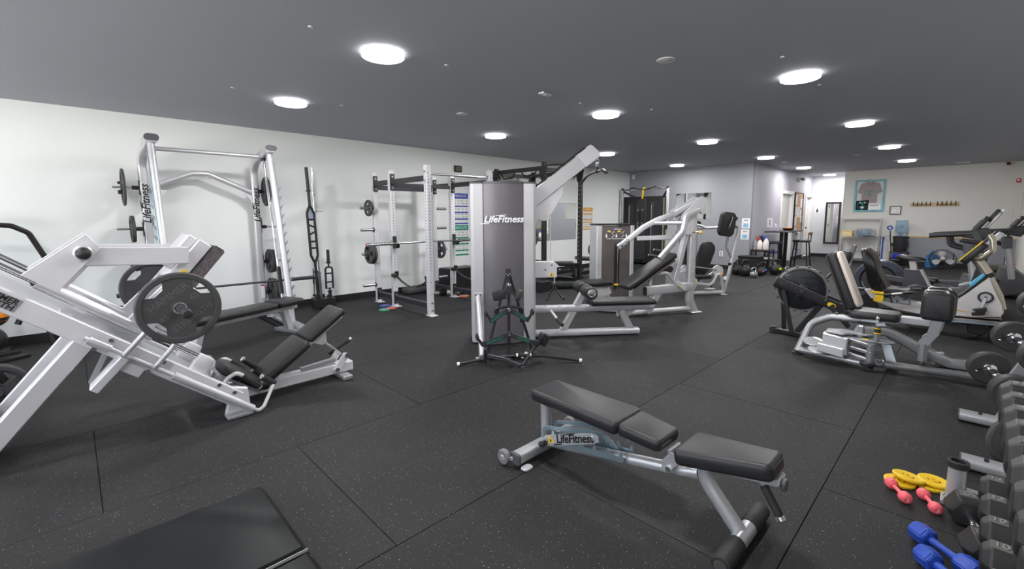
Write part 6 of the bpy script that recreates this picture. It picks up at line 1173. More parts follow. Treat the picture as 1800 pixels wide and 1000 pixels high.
# pink vinyl dumbbells
PK = mat('pink_vinyl', (.85, .13, .16), .42)
def smalldb(lab, a, b_, r, m, nm, hexa=False, num=None, group=None):
    a, b_ = V(a), V(b_); c = (a+b_)/2; d = b_-a; L = d.length; rz = math.atan2(d.y, d.x)
    t = thing(nm, lab, 'dumbbell', (c.x, c.y, 0), rz, group); n = 6 if hexa else 20
    for sg in (-1, 1):
        hl = L*.30
        b = B()
        o = V((sg*L/2, 0, r*(.9 if hexa else 1)))
        if hexa: b.lathe(o, V((-sg, 0, 0)), [(0, 0), (r*.8, 0), (r, .012), (r, hl-.012), (r*.7, hl), (0, hl)], 6); bmesh.ops.rotate(b.bm, verts=b.bm.verts, cent=o, matrix=M.Rotation(math.radians(0), 3, 'X')); bmesh.ops.bevel(b.bm, geom=list(b.bm.edges), offset=.005, segments=2, affect='EDGES')
        else: b.lathe(o, V((-sg, 0, 0)), [(0, .0), (r*.55, 0), (r*.85, .006), (r, .02), (r*.95, hl-.012), (r*.55, hl), (0, hl)], n)
        part(t, 'head', m, b)
        if num: part(t, 'number', mat('pale_pink_print', (.9, .55, .55), .5), B().text(num, o+V((sg*.0015, 0, 0)), Y*sg, Z, r*.9, .0008))
    part(t, 'handle', m, B().lathe((-L*.22, 0, r*(.9 if hexa else 1)), X, [(0, 0), (r*.40, 0), (r*.34, L*.12), (r*.34, L*.32), (r*.40, L*.44), (0, L*.44)], 16)); return t
smalldb('pink dumbbell on the floor, left one beside the yellow plates', (3.015, .205, 0), (2.865, .115, 0), .028, PK, 'vinyl_dumbbell', num='2', group='pink vinyl dumbbells')
smalldb('pink dumbbell on the floor, right one beside the silver tube holder', (3.01, .075, 0), (2.86, .005, 0), .028, PK, 'vinyl_dumbbell', num='2', group='pink vinyl dumbbells')
BLV = mat('blue_vinyl', (.022, .07, .42), .42, bump=.06, bscale=90)
smalldb('blue hex vinyl dumbbell lying nearer the rack, its whole head visible', (2.60, .075, 0), (2.42, -.13, 0), .045, BLV, 'vinyl_dumbbell', True, group='blue vinyl dumbbells'); smalldb('blue hex vinyl dumbbell cut by the bottom edge of the picture', (2.43, .045, 0), (2.25, -.14, 0), .045, BLV, 'vinyl_dumbbell', True, group='blue vinyl dumbbells')
YL = mat('yellow_plate', (.80, .52, .015), .45)
def ring_plate(lab, loc, rot):
    t = thing('yellow_plate', lab, 'weight plate', loc, 0, 'small yellow plates on the floor'); t.rotation_euler = rot
    part(t, 'plate_ring', YL, B().lathe((0, 0, 0), Z, [(.028, 0), (.064, 0), (.068, .004), (.068, .013), (.062, .017), (.028, .014)], 32, closed=True)); part(t, 'plate_hub', YL, B().lathe((0, 0, .001), Z, [(.012, 0), (.02, 0), (.02, .016), (.012, .016)], 20, closed=True)); part(t, 'plate_web', YL, B().box((0, 0, .008), (.064, .012, .008)).box((0, 0, .008), (.012, .064, .008)))
ring_plate('lower yellow plate of the left stacked pair', (3.09, .165, 0), (0, 0, 0)); ring_plate('upper tilted yellow plate of the left stacked pair', (3.12, .135, .026), (rD(8), rD(5), .4)); ring_plate('lower yellow plate of the right stacked pair', (3.16, .05, 0), (0, 0, .3)); ring_plate('upper yellow plate of the right stacked pair', (3.18, .035, .0185), (rD(3), rD(-2), 1.0))

# ================================================================ hip abductor machine
AB = thing('hip_abductor', 'dark silver hip abductor machine with pale sheen painted back pad and black knee pad', 'leg machine', (5.3, 1.18, 0), rD(-92))
S2 = mat('machine_grey', (.34, .35, .36), .34, .6)
SHEEN = mat('cream_sheen', (.74, .66, .60), .45)  # cream colour stands in for a glossy highlight on the back pad
part(AB, 'rear_frame', S2, B().tube([(0, .02, .03), (.07, .16, .32), (.22, .22, .40), (.75, .26, .42)], .036, fr=.14, n=14, k=7)); part(AB, 'rear_foot', PLASTIC, B().cyl((0, .02, 0), (0, .02, .02), .05, 18)); part(AB, 'base_tube', S2, B().tube([(.02, .02, .05), (.57, -.06, .05), (.62, -.04, .05)], .036, n=14)); part(AB, 'base_cap', PLASTIC, B().cyl((.60, -.05, .05), (.635, -.04, .05), .039, 16)); part(AB, 'front_tube', S2, B().tube([(.58, -.02, .06), (1.45, .25, .05)], .034, n=14)); part(AB, 'front_beam', S2, B().sweep([(.52, .08, .34), (.70, .15, .35), (.98, .22, .17), (1.12, .25, .12), (1.50, .30, .12)], rrect(.09, .085, .022, 3), upv=Z, fr=.16)); part(AB, 'seat_strut', S2, B().beam((.62, .25, .40), (.74, .18, .05), .08, .08, upv=X)); part(AB, 'seat_gusset', S2, B().prism([(.42, .30), (.46, .42), (.60, .42), (.74, .30)], (0, .14, -.04), X, Z, .05, .005))
part(AB, 'back_pad', VINYL, B().prism(taper(.60, .26, .22, .04), (.29, .30, .78), V((-.36, 0, .93)), Y*-1, .085, .028, 3)); part(AB, 'back_pad_sheen', SHEEN, B().prism(taper(.575, .23, .19, .05), (.338, .30, .80), V((-.36, 0, .93)), Y*-1, .035, .014, 3)); part(AB, 'back_shell', PLASTIC, B().prism(taper(.58, .22, .20, .04), (.245, .30, .76), V((-.36, 0, .93)), Y*-1, .02, .006)); part(AB, 'back_hinge', CHROME, B().tube([(.36, .30, .50), (.46, .30, .46)], .018)); 
part(AB, 'seat_pad', VINYL, B().prism(taper(.38, .36, .26, .05), (.58, .24, .475), X, Y, .075, .03, 3)); part(AB, 'seat_glare', mat('seat_glare_grey', (.10, .10, .10), .45), B().prism(taper(.34, .30, .22, .05), (.585, .24, .508), X, Y, .02, .008, 2)); part(AB, 'seat_bolt', CHROME, B().ball((.62, .07, .475), .018, 10)); part(AB, 'seat_nose', BSIL, B().beam((.76, .26, .46), (.98, .28, .46), .12, .06))  # thin grey sheet puts the glare on the seat into colour
for y, nm in ((.05, 'near'), (.29, 'far')):
    part(AB, 'knee_pad', VINYL, B().prism(rrect(.215, .245, .04, 4), (1.02, y, .645), X, Z, .10, .03, 3)); part(AB, 'pad_stitch', WINK, B().torus((1.0, y-.04, .64), X, .001, .001, 3, 3) if 0 else B().tube([(1.115, y-.022, .55), (1.118, y-.022, .73)], .0016, n=5).tube([(1.119, y-.012, .55), (1.122, y-.012, .73)], .0016, n=5)); part(AB, 'pad_backplate', PLASTIC, B().prism(rrect(.18, .19, .03, 4), (1.02, y+.055, .64), X, Z, .015)); part(AB, 'pad_arm', S2, B().prism([(-.03, .54), (.05, .54), (.03, .40), (-.03, .28), (-.11, .28), (-.10, .32), (-.05, .36)], (1.02, y+.03, 0), X, Z, .05, .006)); part(AB, 'pad_pivot', S2, B().cyl((.955, y+.03, .14), (.955, y+.03, .30), .034, 18)); part(AB, 'pivot_foot', CHROME, B().cyl((.955, y+.03, .11), (.955, y+.03, .14), .018, 10)); part(AB, 'pad_handle', CHROME, B().tube([(.93, y+.08, .74), (.93, y+.08, .775), (1.06, y+.08, .775), (1.08, y+.08, .73)], .014, fr=.02))
part(AB, 'counterweight_box', mat('box_silver', (.62, .63, .65), .4, .3), B().prism([(-.10, .0), (.10, -.02), (.10, .15), (-.10, .17)], (.34, -.05, .13), X, Z, .16, .01)); part(AB, 'box_lower', mat('box_silver', (.62, .63, .65), .4, .3), B().prism([(-.13, -.0), (.09, -.03), (.085, .06), (-.125, .08)], (.335, -.15, .12), X, Z, .02, .008)); part(AB, 'cover_plate', BSIL, B().prism([(.24, .04), (.26, -.10), (.40, -.13), (.44, -.02), (.56, .0), (.60, .06), (.54, .10), (.34, .12)], (0, 0, .31), X, Y, .012, .003))
for z in (.10, .17, .24): part(AB, 'link_arm', S2, B().beam((.44, -.05, z+.02), (.62, -.10, z), .035, .03)); 
part(AB, 'pivot_post', S2, B().cyl((.61, -.08, .08), (.61, -.08, .26), .035, 18)); part(AB, 'pivot_cover', PLASTIC, B().cyl((.60, -.09, .05), (.60, -.09, .085), .06, 20, bev=.008)); part(AB, 'cam_plate', S2, B().prism(rrect(.34, .14, .06, 5), (.60, .0, .275), X, Y, .014, .003)); part(AB, 'adjust_post', S2, B().cyl((.645, -.06, .28), (.645, -.06, .35), .022, 16)); part(AB, 'selector_knob', PLASTIC, B().cyl((.645, -.06, .35), (.645, -.06, .42), .026, 16, bev=.004)); 
for z in (.36, .405): part(AB, 'knob_band', YELLOW, B().cyl((.645, -.06, z-.004), (.645, -.06, z+.006), .0275, 16))
part(AB, 'footrest_disc', BSIL, B().lathe((.14, .0, .16), V((.1, -.25, 1)), [(0, 0), (.085, 0), (.09, .008), (.085, .016), (0, .02)], 24)); part(AB, 'footrest_disc', BSIL, B().lathe((.20, -.10, .11), V((.1, -.25, 1)), [(0, 0), (.075, 0), (.08, .008), (.075, .016), (0, .02)], 24)); part(AB, 'cable_roller', CHROME, B().torus((.68, -.08, .10), Y, .026, .012, 18, 6)); part(AB, 'mount_block', BSIL, B().box((.56, .14, .435), (.14, .10, .03), bev=.006)); part(AB, 'rail_bolt', CHROME, B().cyl((.27, .22, .435), (.27, .22, .455), .018, 10)); part(AB, 'pin_block', S2, B().box((.505, .06, .33), (.05, .06, .12), bev=.01)); part(AB, 'label_strip', YELLOW, B().box((.56, -.055, .285), (.05, .03, .004)))

# ================================================================ rowing machine
RW = thing('rowing_machine', 'black rowing machine with silver rimmed fan wheel and long low rail', 'rowing machine', (6.15, 1.5, 0), rD(-75))
c = V((.13, .02, .565))
part(RW, 'fan_housing', mat('fan_black', (.012, .014, .018), .22, coat=.4), B().lathe(c-Y*.08, Y, [(0, 0), (.12, .0), (.225, .010), (.235, .02), (.24, .14), (.225, .17), (0, .18)], 44)); part(RW, 'fan_rim', mat('mesh_rim', (.17, .155, .145), .35, .7, bump=.8, bscale=120), B().lathe(c-Y*.065, Y, [(.238, 0), (.262, .003), (.262, .125), (.238, .128)], 44, closed=True)); part(RW, 'rim_band', STEEL, B().torus(c-Y*.064, Y, .258, .006, 44, 6)); part(RW, 'rim_band', STEEL, B().torus(c+Y*.062, Y, .258, .006, 44, 6))
for i in range(14):
    a = 2*PI*i/14
    part(RW, 'rim_clip', BLACK, B().box(c+V((.268*math.cos(a), .0, .268*math.sin(a))), (.03, .13, .014), M.Rotation(-a+PI/2, 3, 'Y'), .003))
part(RW, 'fan_hub', PLASTIC, B().lathe(c-Y*.08, -Y, [(0, 0), (.05, 0), (.045, .012), (.02, .02), (0, .02)], 22)); part(RW, 'hub_ring', STEEL, B().torus(c-Y*.084, Y, .055, .004, 28, 5))
part(RW, 'side_arm', BLACK, B().beam((-.14, -.13, .66), (.52, -.13, .38), .03, .11, r=.01)); part(RW, 'side_arm', BLACK, B().beam((-.14, .16, .66), (.52, .16, .38), .03, .11, r=.01)); part(RW, 'arm_edge', STEEL, B().tube([(-.12, -.137, .712), (.50, -.137, .445)], .004)); part(RW, 'front_block', PLASTIC, B().box((-.10, .0, .62), (.12, .26, .11), ry(23), .02, 2)); part(RW, 'damper_knob', PLASTIC, B().cyl((.13, -.145, .55), (.13, -.19, .55), .022, 14, bev=.004))
for q in ((-.08, .635), (.08, .50), (.36, .475), (.40, .40)): part(RW, 'arm_bolt', CHROME, B().cyl((q[0], -.146, q[1]), (q[0], -.15, q[1]), .009, 8))
part(RW, 'brand_oval', YELLOW, B().prism(rrect(.085, .05, .024, 5), (.42, -.148, .42), V((.92, 0, -.39)), V((.39, 0, .92)), .003)); part(RW, 'brand_dot', INK, B().prism(rrect(.035, .035, .017, 5), (.435, -.15, .413), V((.92, 0, -.39)), V((.39, 0, .92)), .003))
part(RW, 'front_leg', BLACK, B().beam((-.06, -.10, .56), (.06, -.12, .03), .03, .05, upv=X)); part(RW, 'front_leg', BLACK, B().beam((-.06, .12, .56), (-.02, .12, .03), .03, .05, upv=X)); part(RW, 'rear_strut', BLACK, B().beam((.34, -.05, .42), (.10, -.05, .04), .04, .06, upv=X)); part(RW, 'front_foot', BLACK, B().beam((-.14, .02, .03), (.25, -.18, .03), .05, .05)); part(RW, 'foot_wheel', PLASTIC, B().cyl((-.14, -.01, .04), (-.14, .05, .04), .04, 18, bev=.006)); part(RW, 'foot_strip', STEEL, B().box((.05, -.08, .058), (.25, .03, .004), -.47))
part(RW, 'monorail', mat('rail_grey', (.26, .26, .265), .35, .7), B().beam((.55, .03, .36), (1.22, -.66, .085), .07, .09, r=.012)); part(RW, 'monorail_end', BSIL, B().box((1.235, -.675, .075), (.04, .11, .12), rzm(-46), .01)); part(RW, 'seat_rail', BLACK, B().beam((1.26, -.66, .05), (1.58, -.69, .03), .34, .05, r=.012))
for y in (-.57, -.80): part(RW, 'rail_strip', CHROME, B().tube([(1.26, y, .082), (1.57, y-.03, .062)], .005))
part(RW, 'rail_end_cap', CHROME, B().ball((1.585, -.56, .06), .025, 10)); part(RW, 'rear_foot', BLACK, B().box((1.55, -.69, .012), (.06, .30, .024), bev=.006)); part(RW, 'rail_slot', INK, B().prism(rrect(.05, .04, .018, 4), (.85, -.30, .262), X, Y, .002))
part(RW, 'rower_seat', VINYL, B().box((.72, -.14, .36), (.24, .28, .05), rzm(-46), .02, 3)); part(RW, 'foot_plate', PLASTIC, B().box((.50, .14, .30), (.05, .12, .30), ry(-40), .01)); part(RW, 'foot_plate', PLASTIC, B().box((.50, -.10, .30), (.05, .12, .30), ry(-40), .01)); part(RW, 'centre_bracket', BLACK, B().box((.30, .02, .60), (.10, .12, .24), bev=.01)); part(RW, 'monitor_arm', BLACK, B().beam((.33, .05, .66), (.55, .12, .92), .035, .025)); part(RW, 'monitor', PLASTIC, B().box((.545, .12, .96), (.05, .18, .13), ry(10), .012, 2)); part(RW, 'monitor_back', GREYPL, B().box((.60, .16, 1.0), (.025, .20, .20), ry(14), .008)); part(RW, 'chain_guide', STEEL, B().tube([(.58, .08, .86), (.60, .10, .93), (.56, .06, .98)], .006, fr=.03)); part(RW, 'pull_handle', GRIP, B().cyl((.44, -.22, .78), (.44, .26, .78), .016, 12))

# ================================================================ recumbent bike
RC = thing('recumbent_bike', 'white and champagne recumbent bike with black moulded seat and yellow edged console', 'exercise bike', (7.6, 1.2, 0), rD(-92))
CHAMP = mat('champagne_metal', (.50, .46, .38), .28, .8); BW = mat('bike_white', (.66, .63, .63), .4)
body = [(.96, .24), (1.20, .50), (1.37, .72), (1.385, .715), (1.43, .58), (1.50, .42), (1.525, .33), (1.50, .275), (1.30, .25), (1.10, .24)]
part(RC, 'body_shell', BW, B().prism(body, (0, 0, 0), X, Z, .20, .012, 2)); part(RC, 'shell_edge', BLACK, B().sweep([(.90, 0, .21), (1.19, 0, .515), (1.36, 0, .735)], rrect(.21, .02, .006, 1), upv=Z)); part(RC, 'name_lettering', mat('gold_print', (.70, .42, .05), .5), B().text('AirFitness', (1.14, -.104, .30), V((1, 0, -.06)), Z, .04, .001)) if 0 else part(RC, 'gold_stripe', mat('gold_print', (.70, .42, .05), .5), B().prism([(1.02, .325), (1.05, .33), (1.24, .30), (1.22, .295), (1.05, .312)], (0, -.1035, 0), X, Z, .003))
base = [(.55, .13), (.80, .125), (1.50, .17), (1.52, .19), (1.52, .24), (1.10, .225), (.85, .205), (.55, .22)]
part(RC, 'base_cover', BLACK, B().prism(base, (0, 0, 0), X, Z, .24, .01)); 
for i, (z0, z1, colr) in enumerate(((.176, .19, (.30, .36, .40)), (.196, .207, (.24, .30, .40)), (.214, .222, (.42, .42, .32)))): part(RC, 'base_stripe', mat('stripe_%d' % i, colr, .4), B().prism([(.86, z0-.035+.0*i), (1.2, z0-.008), (1.51, z0+.005), (1.51, z1+.006), (1.2, z1-.002), (.86, z0-.031)], (0, -.1215, 0), X, Z, .002))
part(RC, 'base_top', CHAMP, B().box((1.31, 0, .248), (.40, .23, .012), ry(-3), .003)); part(RC, 'front_support', BLACK, B().box((1.47, 0, .08), (.10, .12, .15), bev=.01)); part(RC, 'front_foot', BLACK, B().beam((1.49, -.26, .03), (1.49, .26, .03), .07, .06)); part(RC, 'drive_cover', BLACK, B().cyl((1.33, -.06, .10), (1.33, .06, .10), .085, 22, bev=.01)); part(RC, 'low_pedal', BLACK, B().box((1.28, -.20, .05), (.13, .10, .03), bev=.006))
part(RC, 'chain_ring', PLASTIC, B().lathe((1.37, -.115, .49), Y, [(.05, 0), (.066, 0), (.066, .02), (.05, .02)], 30, closed=True)); part(RC, 'crank_hub', BSIL, B().cyl((1.37, -.13, .49), (1.37, -.10, .49), .045, 22, bev=.005)); part(RC, 'hub_cap', BLACK, B().cyl((1.37, -.133, .49), (1.37, -.128, .49), .014, 12)); part(RC, 'crank_arm', BSIL, B().beam((1.37, -.13, .49), (1.335, -.14, .33), .02, .035, upv=X)); part(RC, 'pedal', BLACK, B().box((1.33, -.19, .31), (.11, .10, .035), ry(-15), .008)); part(RC, 'pedal_strap', BLACK, B().prism([(-.06, 0), (.05, .04), (.06, .0), (.0, -.03)], (1.335, -.19, .35), X, Z, .09, .004)); part(RC, 'crank_arm', BSIL, B().beam((1.37, .13, .49), (1.405, .14, .65), .02, .035, upv=X)); part(RC, 'pedal', BLACK, B().box((1.41, .19, .67), (.11, .10, .035), ry(10), .008))
part(RC, 'front_mast', CHAMP, B().sweep([(1.515, 0, .36), (1.48, 0, .50), (1.375, 0, .74)], rrect(.085, .06, .02, 3), upv=X, fr=.1)); part(RC, 'mast_guard', BLACK, B().sweep([(1.488, 0, .36), (1.455, 0, .49), (1.355, 0, .72)], rrect(.095, .03, .01, 2), upv=X, fr=.1)); part(RC, 'mast_sleeve', CHAMP, B().cyl((1.375, 0, .73), (1.245, 0, .94), .050, 22, bev=.006)); part(RC, 'sleeve_ring', BLACK, B().cyl((1.385, 0, .71), (1.36, 0, .755), .053, 22))
part(RC, 'console', BLACK, B().prism(rrect(.29, .20, .03, 3), (1.235, 0, .985), V((.60, 0, .80)), Y, .075, .015, 2)); part(RC, 'console_edge', YELLOW, B().prism(rrect(.30, .21, .03, 3), (1.203, 0, 1.008), V((.60, 0, .80)), Y, .014, .003)); part(RC, 'console_screen', GREYPL, B().prism(rrect(.20, .15, .01, 2), (1.196, 0, 1.013), V((.60, 0, .80)), Y, .004))
part(RC, 'front_handle', CHAMP, B().tube([(1.245, -.05, .93), (1.30, -.16, .93), (1.385, -.20, 1.03), (1.37, -.20, 1.15), (1.34, -.19, 1.20)], .026, fr=.06, n=12)); part(RC, 'front_handle', CHAMP, B().tube([(1.245, .05, .93), (1.30, .16, .93), (1.385, .20, 1.03), (1.37, .20, 1.15), (1.34, .19, 1.20)], .026, fr=.06, n=12)); part(RC, 'blue_cloth_strip', mat('tape_blue', (.12, .50, .75), .6), B().prism([(-.08, -.005), (-.06, -.025), (.10, .0), (.10, .03), (-.06, .02)], (1.28, -.04, .665), V((.66, 0, .75)), V((-.75, 0, .66)), .12, .006))
part(RC, 'seat_beam', BW, B().prism([(.20, .44), (.33, .46), (.98, .30), (.98, .18), (.60, .22), (.36, .30)], (0, 0, 0), X, Z, .10, .008)); part(RC, 'rear_cover', BLACK, B().prism([(.17, .46), (.24, .455), (.40, .24), (.42, .16), (.20, .20), (.15, .38)], (0, 0, 0), X, Z, .13, .01)); part(RC, 'cover_roller', GREYPL, B().cyl((.23, -.07, .40), (.23, .07, .40), .03, 18)); part(RC, 'rear_foot', BLACK, B().beam((.30, -.28, .04), (.30, .28, .04), .08, .08)); part(RC, 'slide_carriage', DSILV, B().prism([(.40, .40), (.60, .42), (.62, .39), (.72, .36), (.72, .30), (.42, .34)], (0, 0, 0), X, Z, .16, .006)); part(RC, 'slide_rail', BSIL, B().beam((.70, 0, .345), (.96, 0, .30), .06, .05)); part(RC, 'lever', BLACK, B().tube([(.46, -.10, .385), (.53, -.10, .385), (.55, -.10, .31)], .009))
for q in ((.46, .37), (.56, .40), (.60, .34), (.34, .33)): part(RC, 'carriage_bolt', INK, B().cyl((q[0], -.082 if q[0] > .4 else -.051, q[1]), (q[0], -.087 if q[0] > .4 else -.056, q[1]), .012, 10))
bs = [(.19, .99), (.23, .985), (.30, .93), (.335, .84), (.36, .72), (.42, .60), (.475, .50), (.47, .45), (.40, .44), (.33, .48), (.285, .58), (.265, .70), (.22, .84)]
part(RC, 'seat_back_shell', mat('seat_gloss_black', (.012, .012, .012), .22), B().prism(bs, (0, 0, 0), X, Z, .36, .025, 2)); part(RC, 'seat_back_cushion', mat('seat_brown_glare', (.045, .036, .032), .35), B().sweep([(.235, 0, .985), (.315, 0, .92), (.345, 0, .82), (.375, 0, .71), (.435, 0, .60), (.485, 0, .50)], rrect(.30, .03, .014, 2), upv=X)); part(RC, 'seat_cushion', VINYL, B().prism([(.44, .48), (.50, .51), (.60, .485), (.70, .50), (.74, .48), (.74, .45), (.60, .44), (.46, .435)], (0, 0, 0), X, Z, .36, .018, 2)); part(RC, 'seat_handle', PLASTIC, B().tube([(.40, -.22, .42), (.50, -.24, .425), (.66, -.24, .47), (.74, -.24, .49), (.79, -.24, .48)], .016, fr=.05)); part(RC, 'heart_sensor', STEEL, B().cyl((.56, -.24, .44), (.66, -.24, .467), .018, 12)); part(RC, 'seat_handle', PLASTIC, B().tube([(.40, .22, .42), (.50, .24, .425), (.66, .24, .47), (.79, .24, .48)], .016, fr=.05)); part(RC, 'sensor_cable', BLACK, B().tube([(.68, -.22, .46), (.70, -.2, .40), (.66, -.15, .37)], .004))  # brownish glare on the back cushion is put into its colour
part(RC, 'yellow_tape_top', YELLOW, B().box((.415, -.23, .445), (.13, .05, .03), ry(3), .006)); part(RC, 'yellow_tag', YELLOW, B().prism([(-.05, -.05), (.04, -.06), (.055, .03), (-.03, .035)], (.43, -.245, .385), X, Z, .006))

# ================================================================ elliptical with round rear housing
EL = thing('elliptical_trainer', 'dark elliptical trainer with big round blue grey rear housing', 'elliptical', (9.02, 1.2, 0), rD(-92))
c = V((.235, 0, .43))
part(EL, 'round_housing', mat('housing_charcoal', (.035, .034, .038), .4), B().lathe(c-Y*.12, Y, [(0, 0), (.21, 0), (.215, .02), (.30, .02), (.315, .05), (.315, .19), (.30, .22), (0, .23)], 48)); part(EL, 'housing_ring', mat('ring_bluegrey', (.045, .05, .075), .35, .2), B().lathe(c-Y*.125, Y, [(.225, 0), (.235, -.012), (.295, -.012), (.312, .02), (.312, .04), (.225, .04)], 48, closed=True)); part(EL, 'ring_groove', INK, B().torus(c-Y*.118, Y, .218, .006, 48, 5)); part(EL, 'ring_trim', BSIL, B().tube([c+V((.20*math.cos(a), -.125, .20*math.sin(a))) for a in [PI*1.05+PI*.3*i/8 for i in range(9)]], .006))
part(EL, 'base_rail', GREYPL, B().beam((.05, -.15, .06), (1.55, -.15, .08), .08, .10)); part(EL, 'base_rail', GREYPL, B().beam((.05, .15, .06), (1.55, .15, .08), .08, .10)); part(EL, 'pedal_arm', GREYPL, B().beam((.30, -.20, .50), (1.30, -.20, .36), .06, .08)); part(EL, 'pedal_arm', GREYPL, B().beam((.30, .20, .40), (1.30, .20, .44), .06, .08)); part(EL, 'pedal', PLASTIC, B().box((.72, -.20, .50), (.34, .14, .04), ry(7), .01)); part(EL, 'pedal', PLASTIC, B().box((.72, .20, .47), (.34, .14, .04), ry(-2), .01)); part(EL, 'front_shroud', GREYPL, B().prism([(1.05, .06), (1.55, .06), (1.45, .40), (1.30, .52), (1.12, .45)], (0, 0, 0), X, Z, .30, .03, 2)); part(EL, 'front_bar', BSIL, B().tube([(1.36, 0, .45), (1.28, 0, .9)], .04)); part(EL, 'hand_post', GREYPL, B().tube([(1.30, -.22, .44), (1.34, -.24, .95), (1.22, -.24, 1.18)], .02, fr=.08)); part(EL, 'hand_post', GREYPL, B().tube([(1.30, .22, .44), (1.34, .24, .95), (1.22, .24, 1.18)], .02, fr=.08)); part(EL, 'housing_bolt', BLACK, B().cyl((.47, -.14, .57), (.47, -.15, .57), .014, 10))

# ================================================================ upright bike
UB = thing('upright_bike', 'upright exercise bike with black saddle on a white seat post', 'exercise bike', (8.40, 1.15, 0), rD(-92))
part(UB, 'saddle', mat('seat_gloss_black', (.012, .012, .012), .22), B().prism([(-.15, .0), (-.14, .03), (-.09, .045), (.02, .025), (.12, .015), (.17, -.005), (.165, -.02), (.05, -.025), (-.10, -.035)], (.57, 0, .835), X, Z, .20, .02, 2)); part(UB, 'saddle_tip', RED, B().box((.68, 0, .815), (.04, .05, .012), bev=.004)); part(UB, 'seat_post', BW, B().beam((.59, 0, .81), (.64, 0, .58), .10, .07, upv=X)); part(UB, 'frame_shroud', GREYPL, B().prism([(.52, .68), (.70, .67), (.80, .44), (.78, .20), (.50, .20), (.52, .40)], (0, 0, 0), X, Z, .16, .012)); part(UB, 'shroud_edge', BW, B().beam((.695, 0, .68), (.80, 0, .46), .165, .02, upv=X)); part(UB, 'drive_body', GREYPL, B().prism([(.50, .10), (1.25, .10), (1.30, .36), (1.10, .48), (.80, .44), (.52, .36)], (0, 0, 0), X, Z, .20, .02, 2)); part(UB, 'crank_cover', GREYPL, B().cyl((.68, -.13, .32), (.68, .13, .32), .16, 28, bev=.01)); part(UB, 'crank_arm', BSIL, B().beam((.80, -.15, .30), (.83, -.15, .45), .02, .035, upv=X)); part(UB, 'pedal', PLASTIC, B().box((.84, -.20, .46), (.20, .10, .03), bev=.006)); part(UB, 'pedal_strap', PLASTIC, B().prism([(-.05, 0), (.04, .05), (.06, .0)], (.84, -.20, .475), X, Z, .09)); part(UB, 'crank_hub', BSIL, B().torus((.80, -.14, .30), Y, .03, .01, 18, 6)); part(UB, 'rear_foot', BLACK, B().beam((.48, -.25, .04), (.48, .25, .04), .08, .08)); part(UB, 'front_foot', BLACK, B().beam((1.26, -.25, .04), (1.26, .25, .04), .08, .08))
part(UB, 'handlebar_post', PLASTIC, B().beam((1.20, 0, .44), (1.30, 0, 1.0), .07, .07, upv=X)); part(UB, 'handlebar', PLASTIC, B().tube([(1.05, -.2, 1.10), (1.28, -.2, 1.06), (1.30, 0, 1.02), (1.28, .2, 1.06), (1.05, .2, 1.10)], .018, fr=.05)); part(UB, 'console', BLACK, B().prism(rrect(.26, .22, .02, 3), (1.30, 0, 1.12), V((.58, 0, .81)), Y, .05, .01)); part(UB, 'console_edge', BSIL, B().prism(rrect(.27, .03, .01, 2), (1.335, -.10, 1.10), V((.58, 0, .81)), Y, .06, .004))

# ================================================================ treadmills
def treadmill(lab, loc, hi):
    t = thing('treadmill', lab, 'treadmill', loc, rD(-92), 'treadmills facing the right wall'); TS = mat('treadmill_silver', (.46, .46, .48), .35, .5)
    part(t, 'deck', GREYPL, B().prism([(-.1, .05), (1.25, .05), (1.45, .10), (1.48, .30), (1.30, .38), (1.15, .20), (-.05, .16)], (0, 0, 0), X, Z, .66, .02)); part(t, 'belt', BLACK, B().box((.55, 0, .172), (1.25, .50, .012), ry(-1.8))); part(t, 'side_step', PLASTIC, B().box((.55, -.29, .18), (1.25, .08, .02), ry(-1.8), .004)); part(t, 'side_step', PLASTIC, B().box((.55, .29, .18), (1.25, .08, .02), ry(-1.8), .004)); part(t, 'motor_hood', GREYPL, B().prism([(1.08, .20), (1.14, .52), (1.32, .50), (1.50, .34), (1.50, .12), (1.10, .12)], (0, 0, 0), X, Z, .60, .04, 2))
    for y in (-.27, .27):
        part(t, 'upright', TS, B().sweep([(1.30, y, .34), (1.24, y, .70), (1.19, y, .93)], rrect(.13, .09, .035, 4), upv=X)); part(t, 'upright_cap', GREYPL, B().sweep([(1.20, y, .86), (1.185, y, 1.04)], rrect(.17, .13, .04, 4), upv=X)); part(t, 'handrail', PLASTIC, B().sweep([(.74, y, 1.115), (1.05, y, 1.14), (1.26, y, 1.16)], rrect(.09, .075, .03, 4), upv=Z)); part(t, 'lower_handle', PLASTIC, B().tube([(.96, y, 1.10), (.975, y, .97), (1.14, y, .92)], .026, fr=.08, n=12)); part(t, 'rail_trim', GREYPL, B().beam((.98, y*.9, 1.14), (1.30, y*.9, 1.20), .03, .03))
    part(t, 'console_base', PLASTIC, B().prism([(1.10, 1.10), (1.34, 1.06), (1.40, 1.14), (1.36, 1.24), (1.18, 1.20)], (0, 0, 0), X, Z, .62, .015)); U_ = V((.52, 0, .85))
    part(t, 'console_panel', PLASTIC, B().prism(rrect(.30, .60, .04, 3), V((1.27, 0, 1.27)), U_, Y, .055, .012, 2)); part(t, 'console_screen', BLACK, B().prism(rrect(.16, .30, .02, 3), V((1.24, 0, 1.29)), U_, Y, .01)); part(t, 'console_top', BLACK, B().prism(rrect(.20, .34, .03, 3), V((1.40, .05, 1.42)), U_, Y, .05, .012)); part(t, 'console_back', TS, B().prism(rrect(.30, .40, .04, 3), V((1.40, .0, 1.34)), U_, Y, .04, .012)); part(t, 'console_back_tip', WHITEP, B().prism(rrect(.05, .40, .02, 3), V((1.49, 0, 1.49)), U_, Y, .045, .012)); return t
TM1 = treadmill('nearer treadmill with long black handrails behind the recumbent bike', (9.85, 1.2, 0), 0)
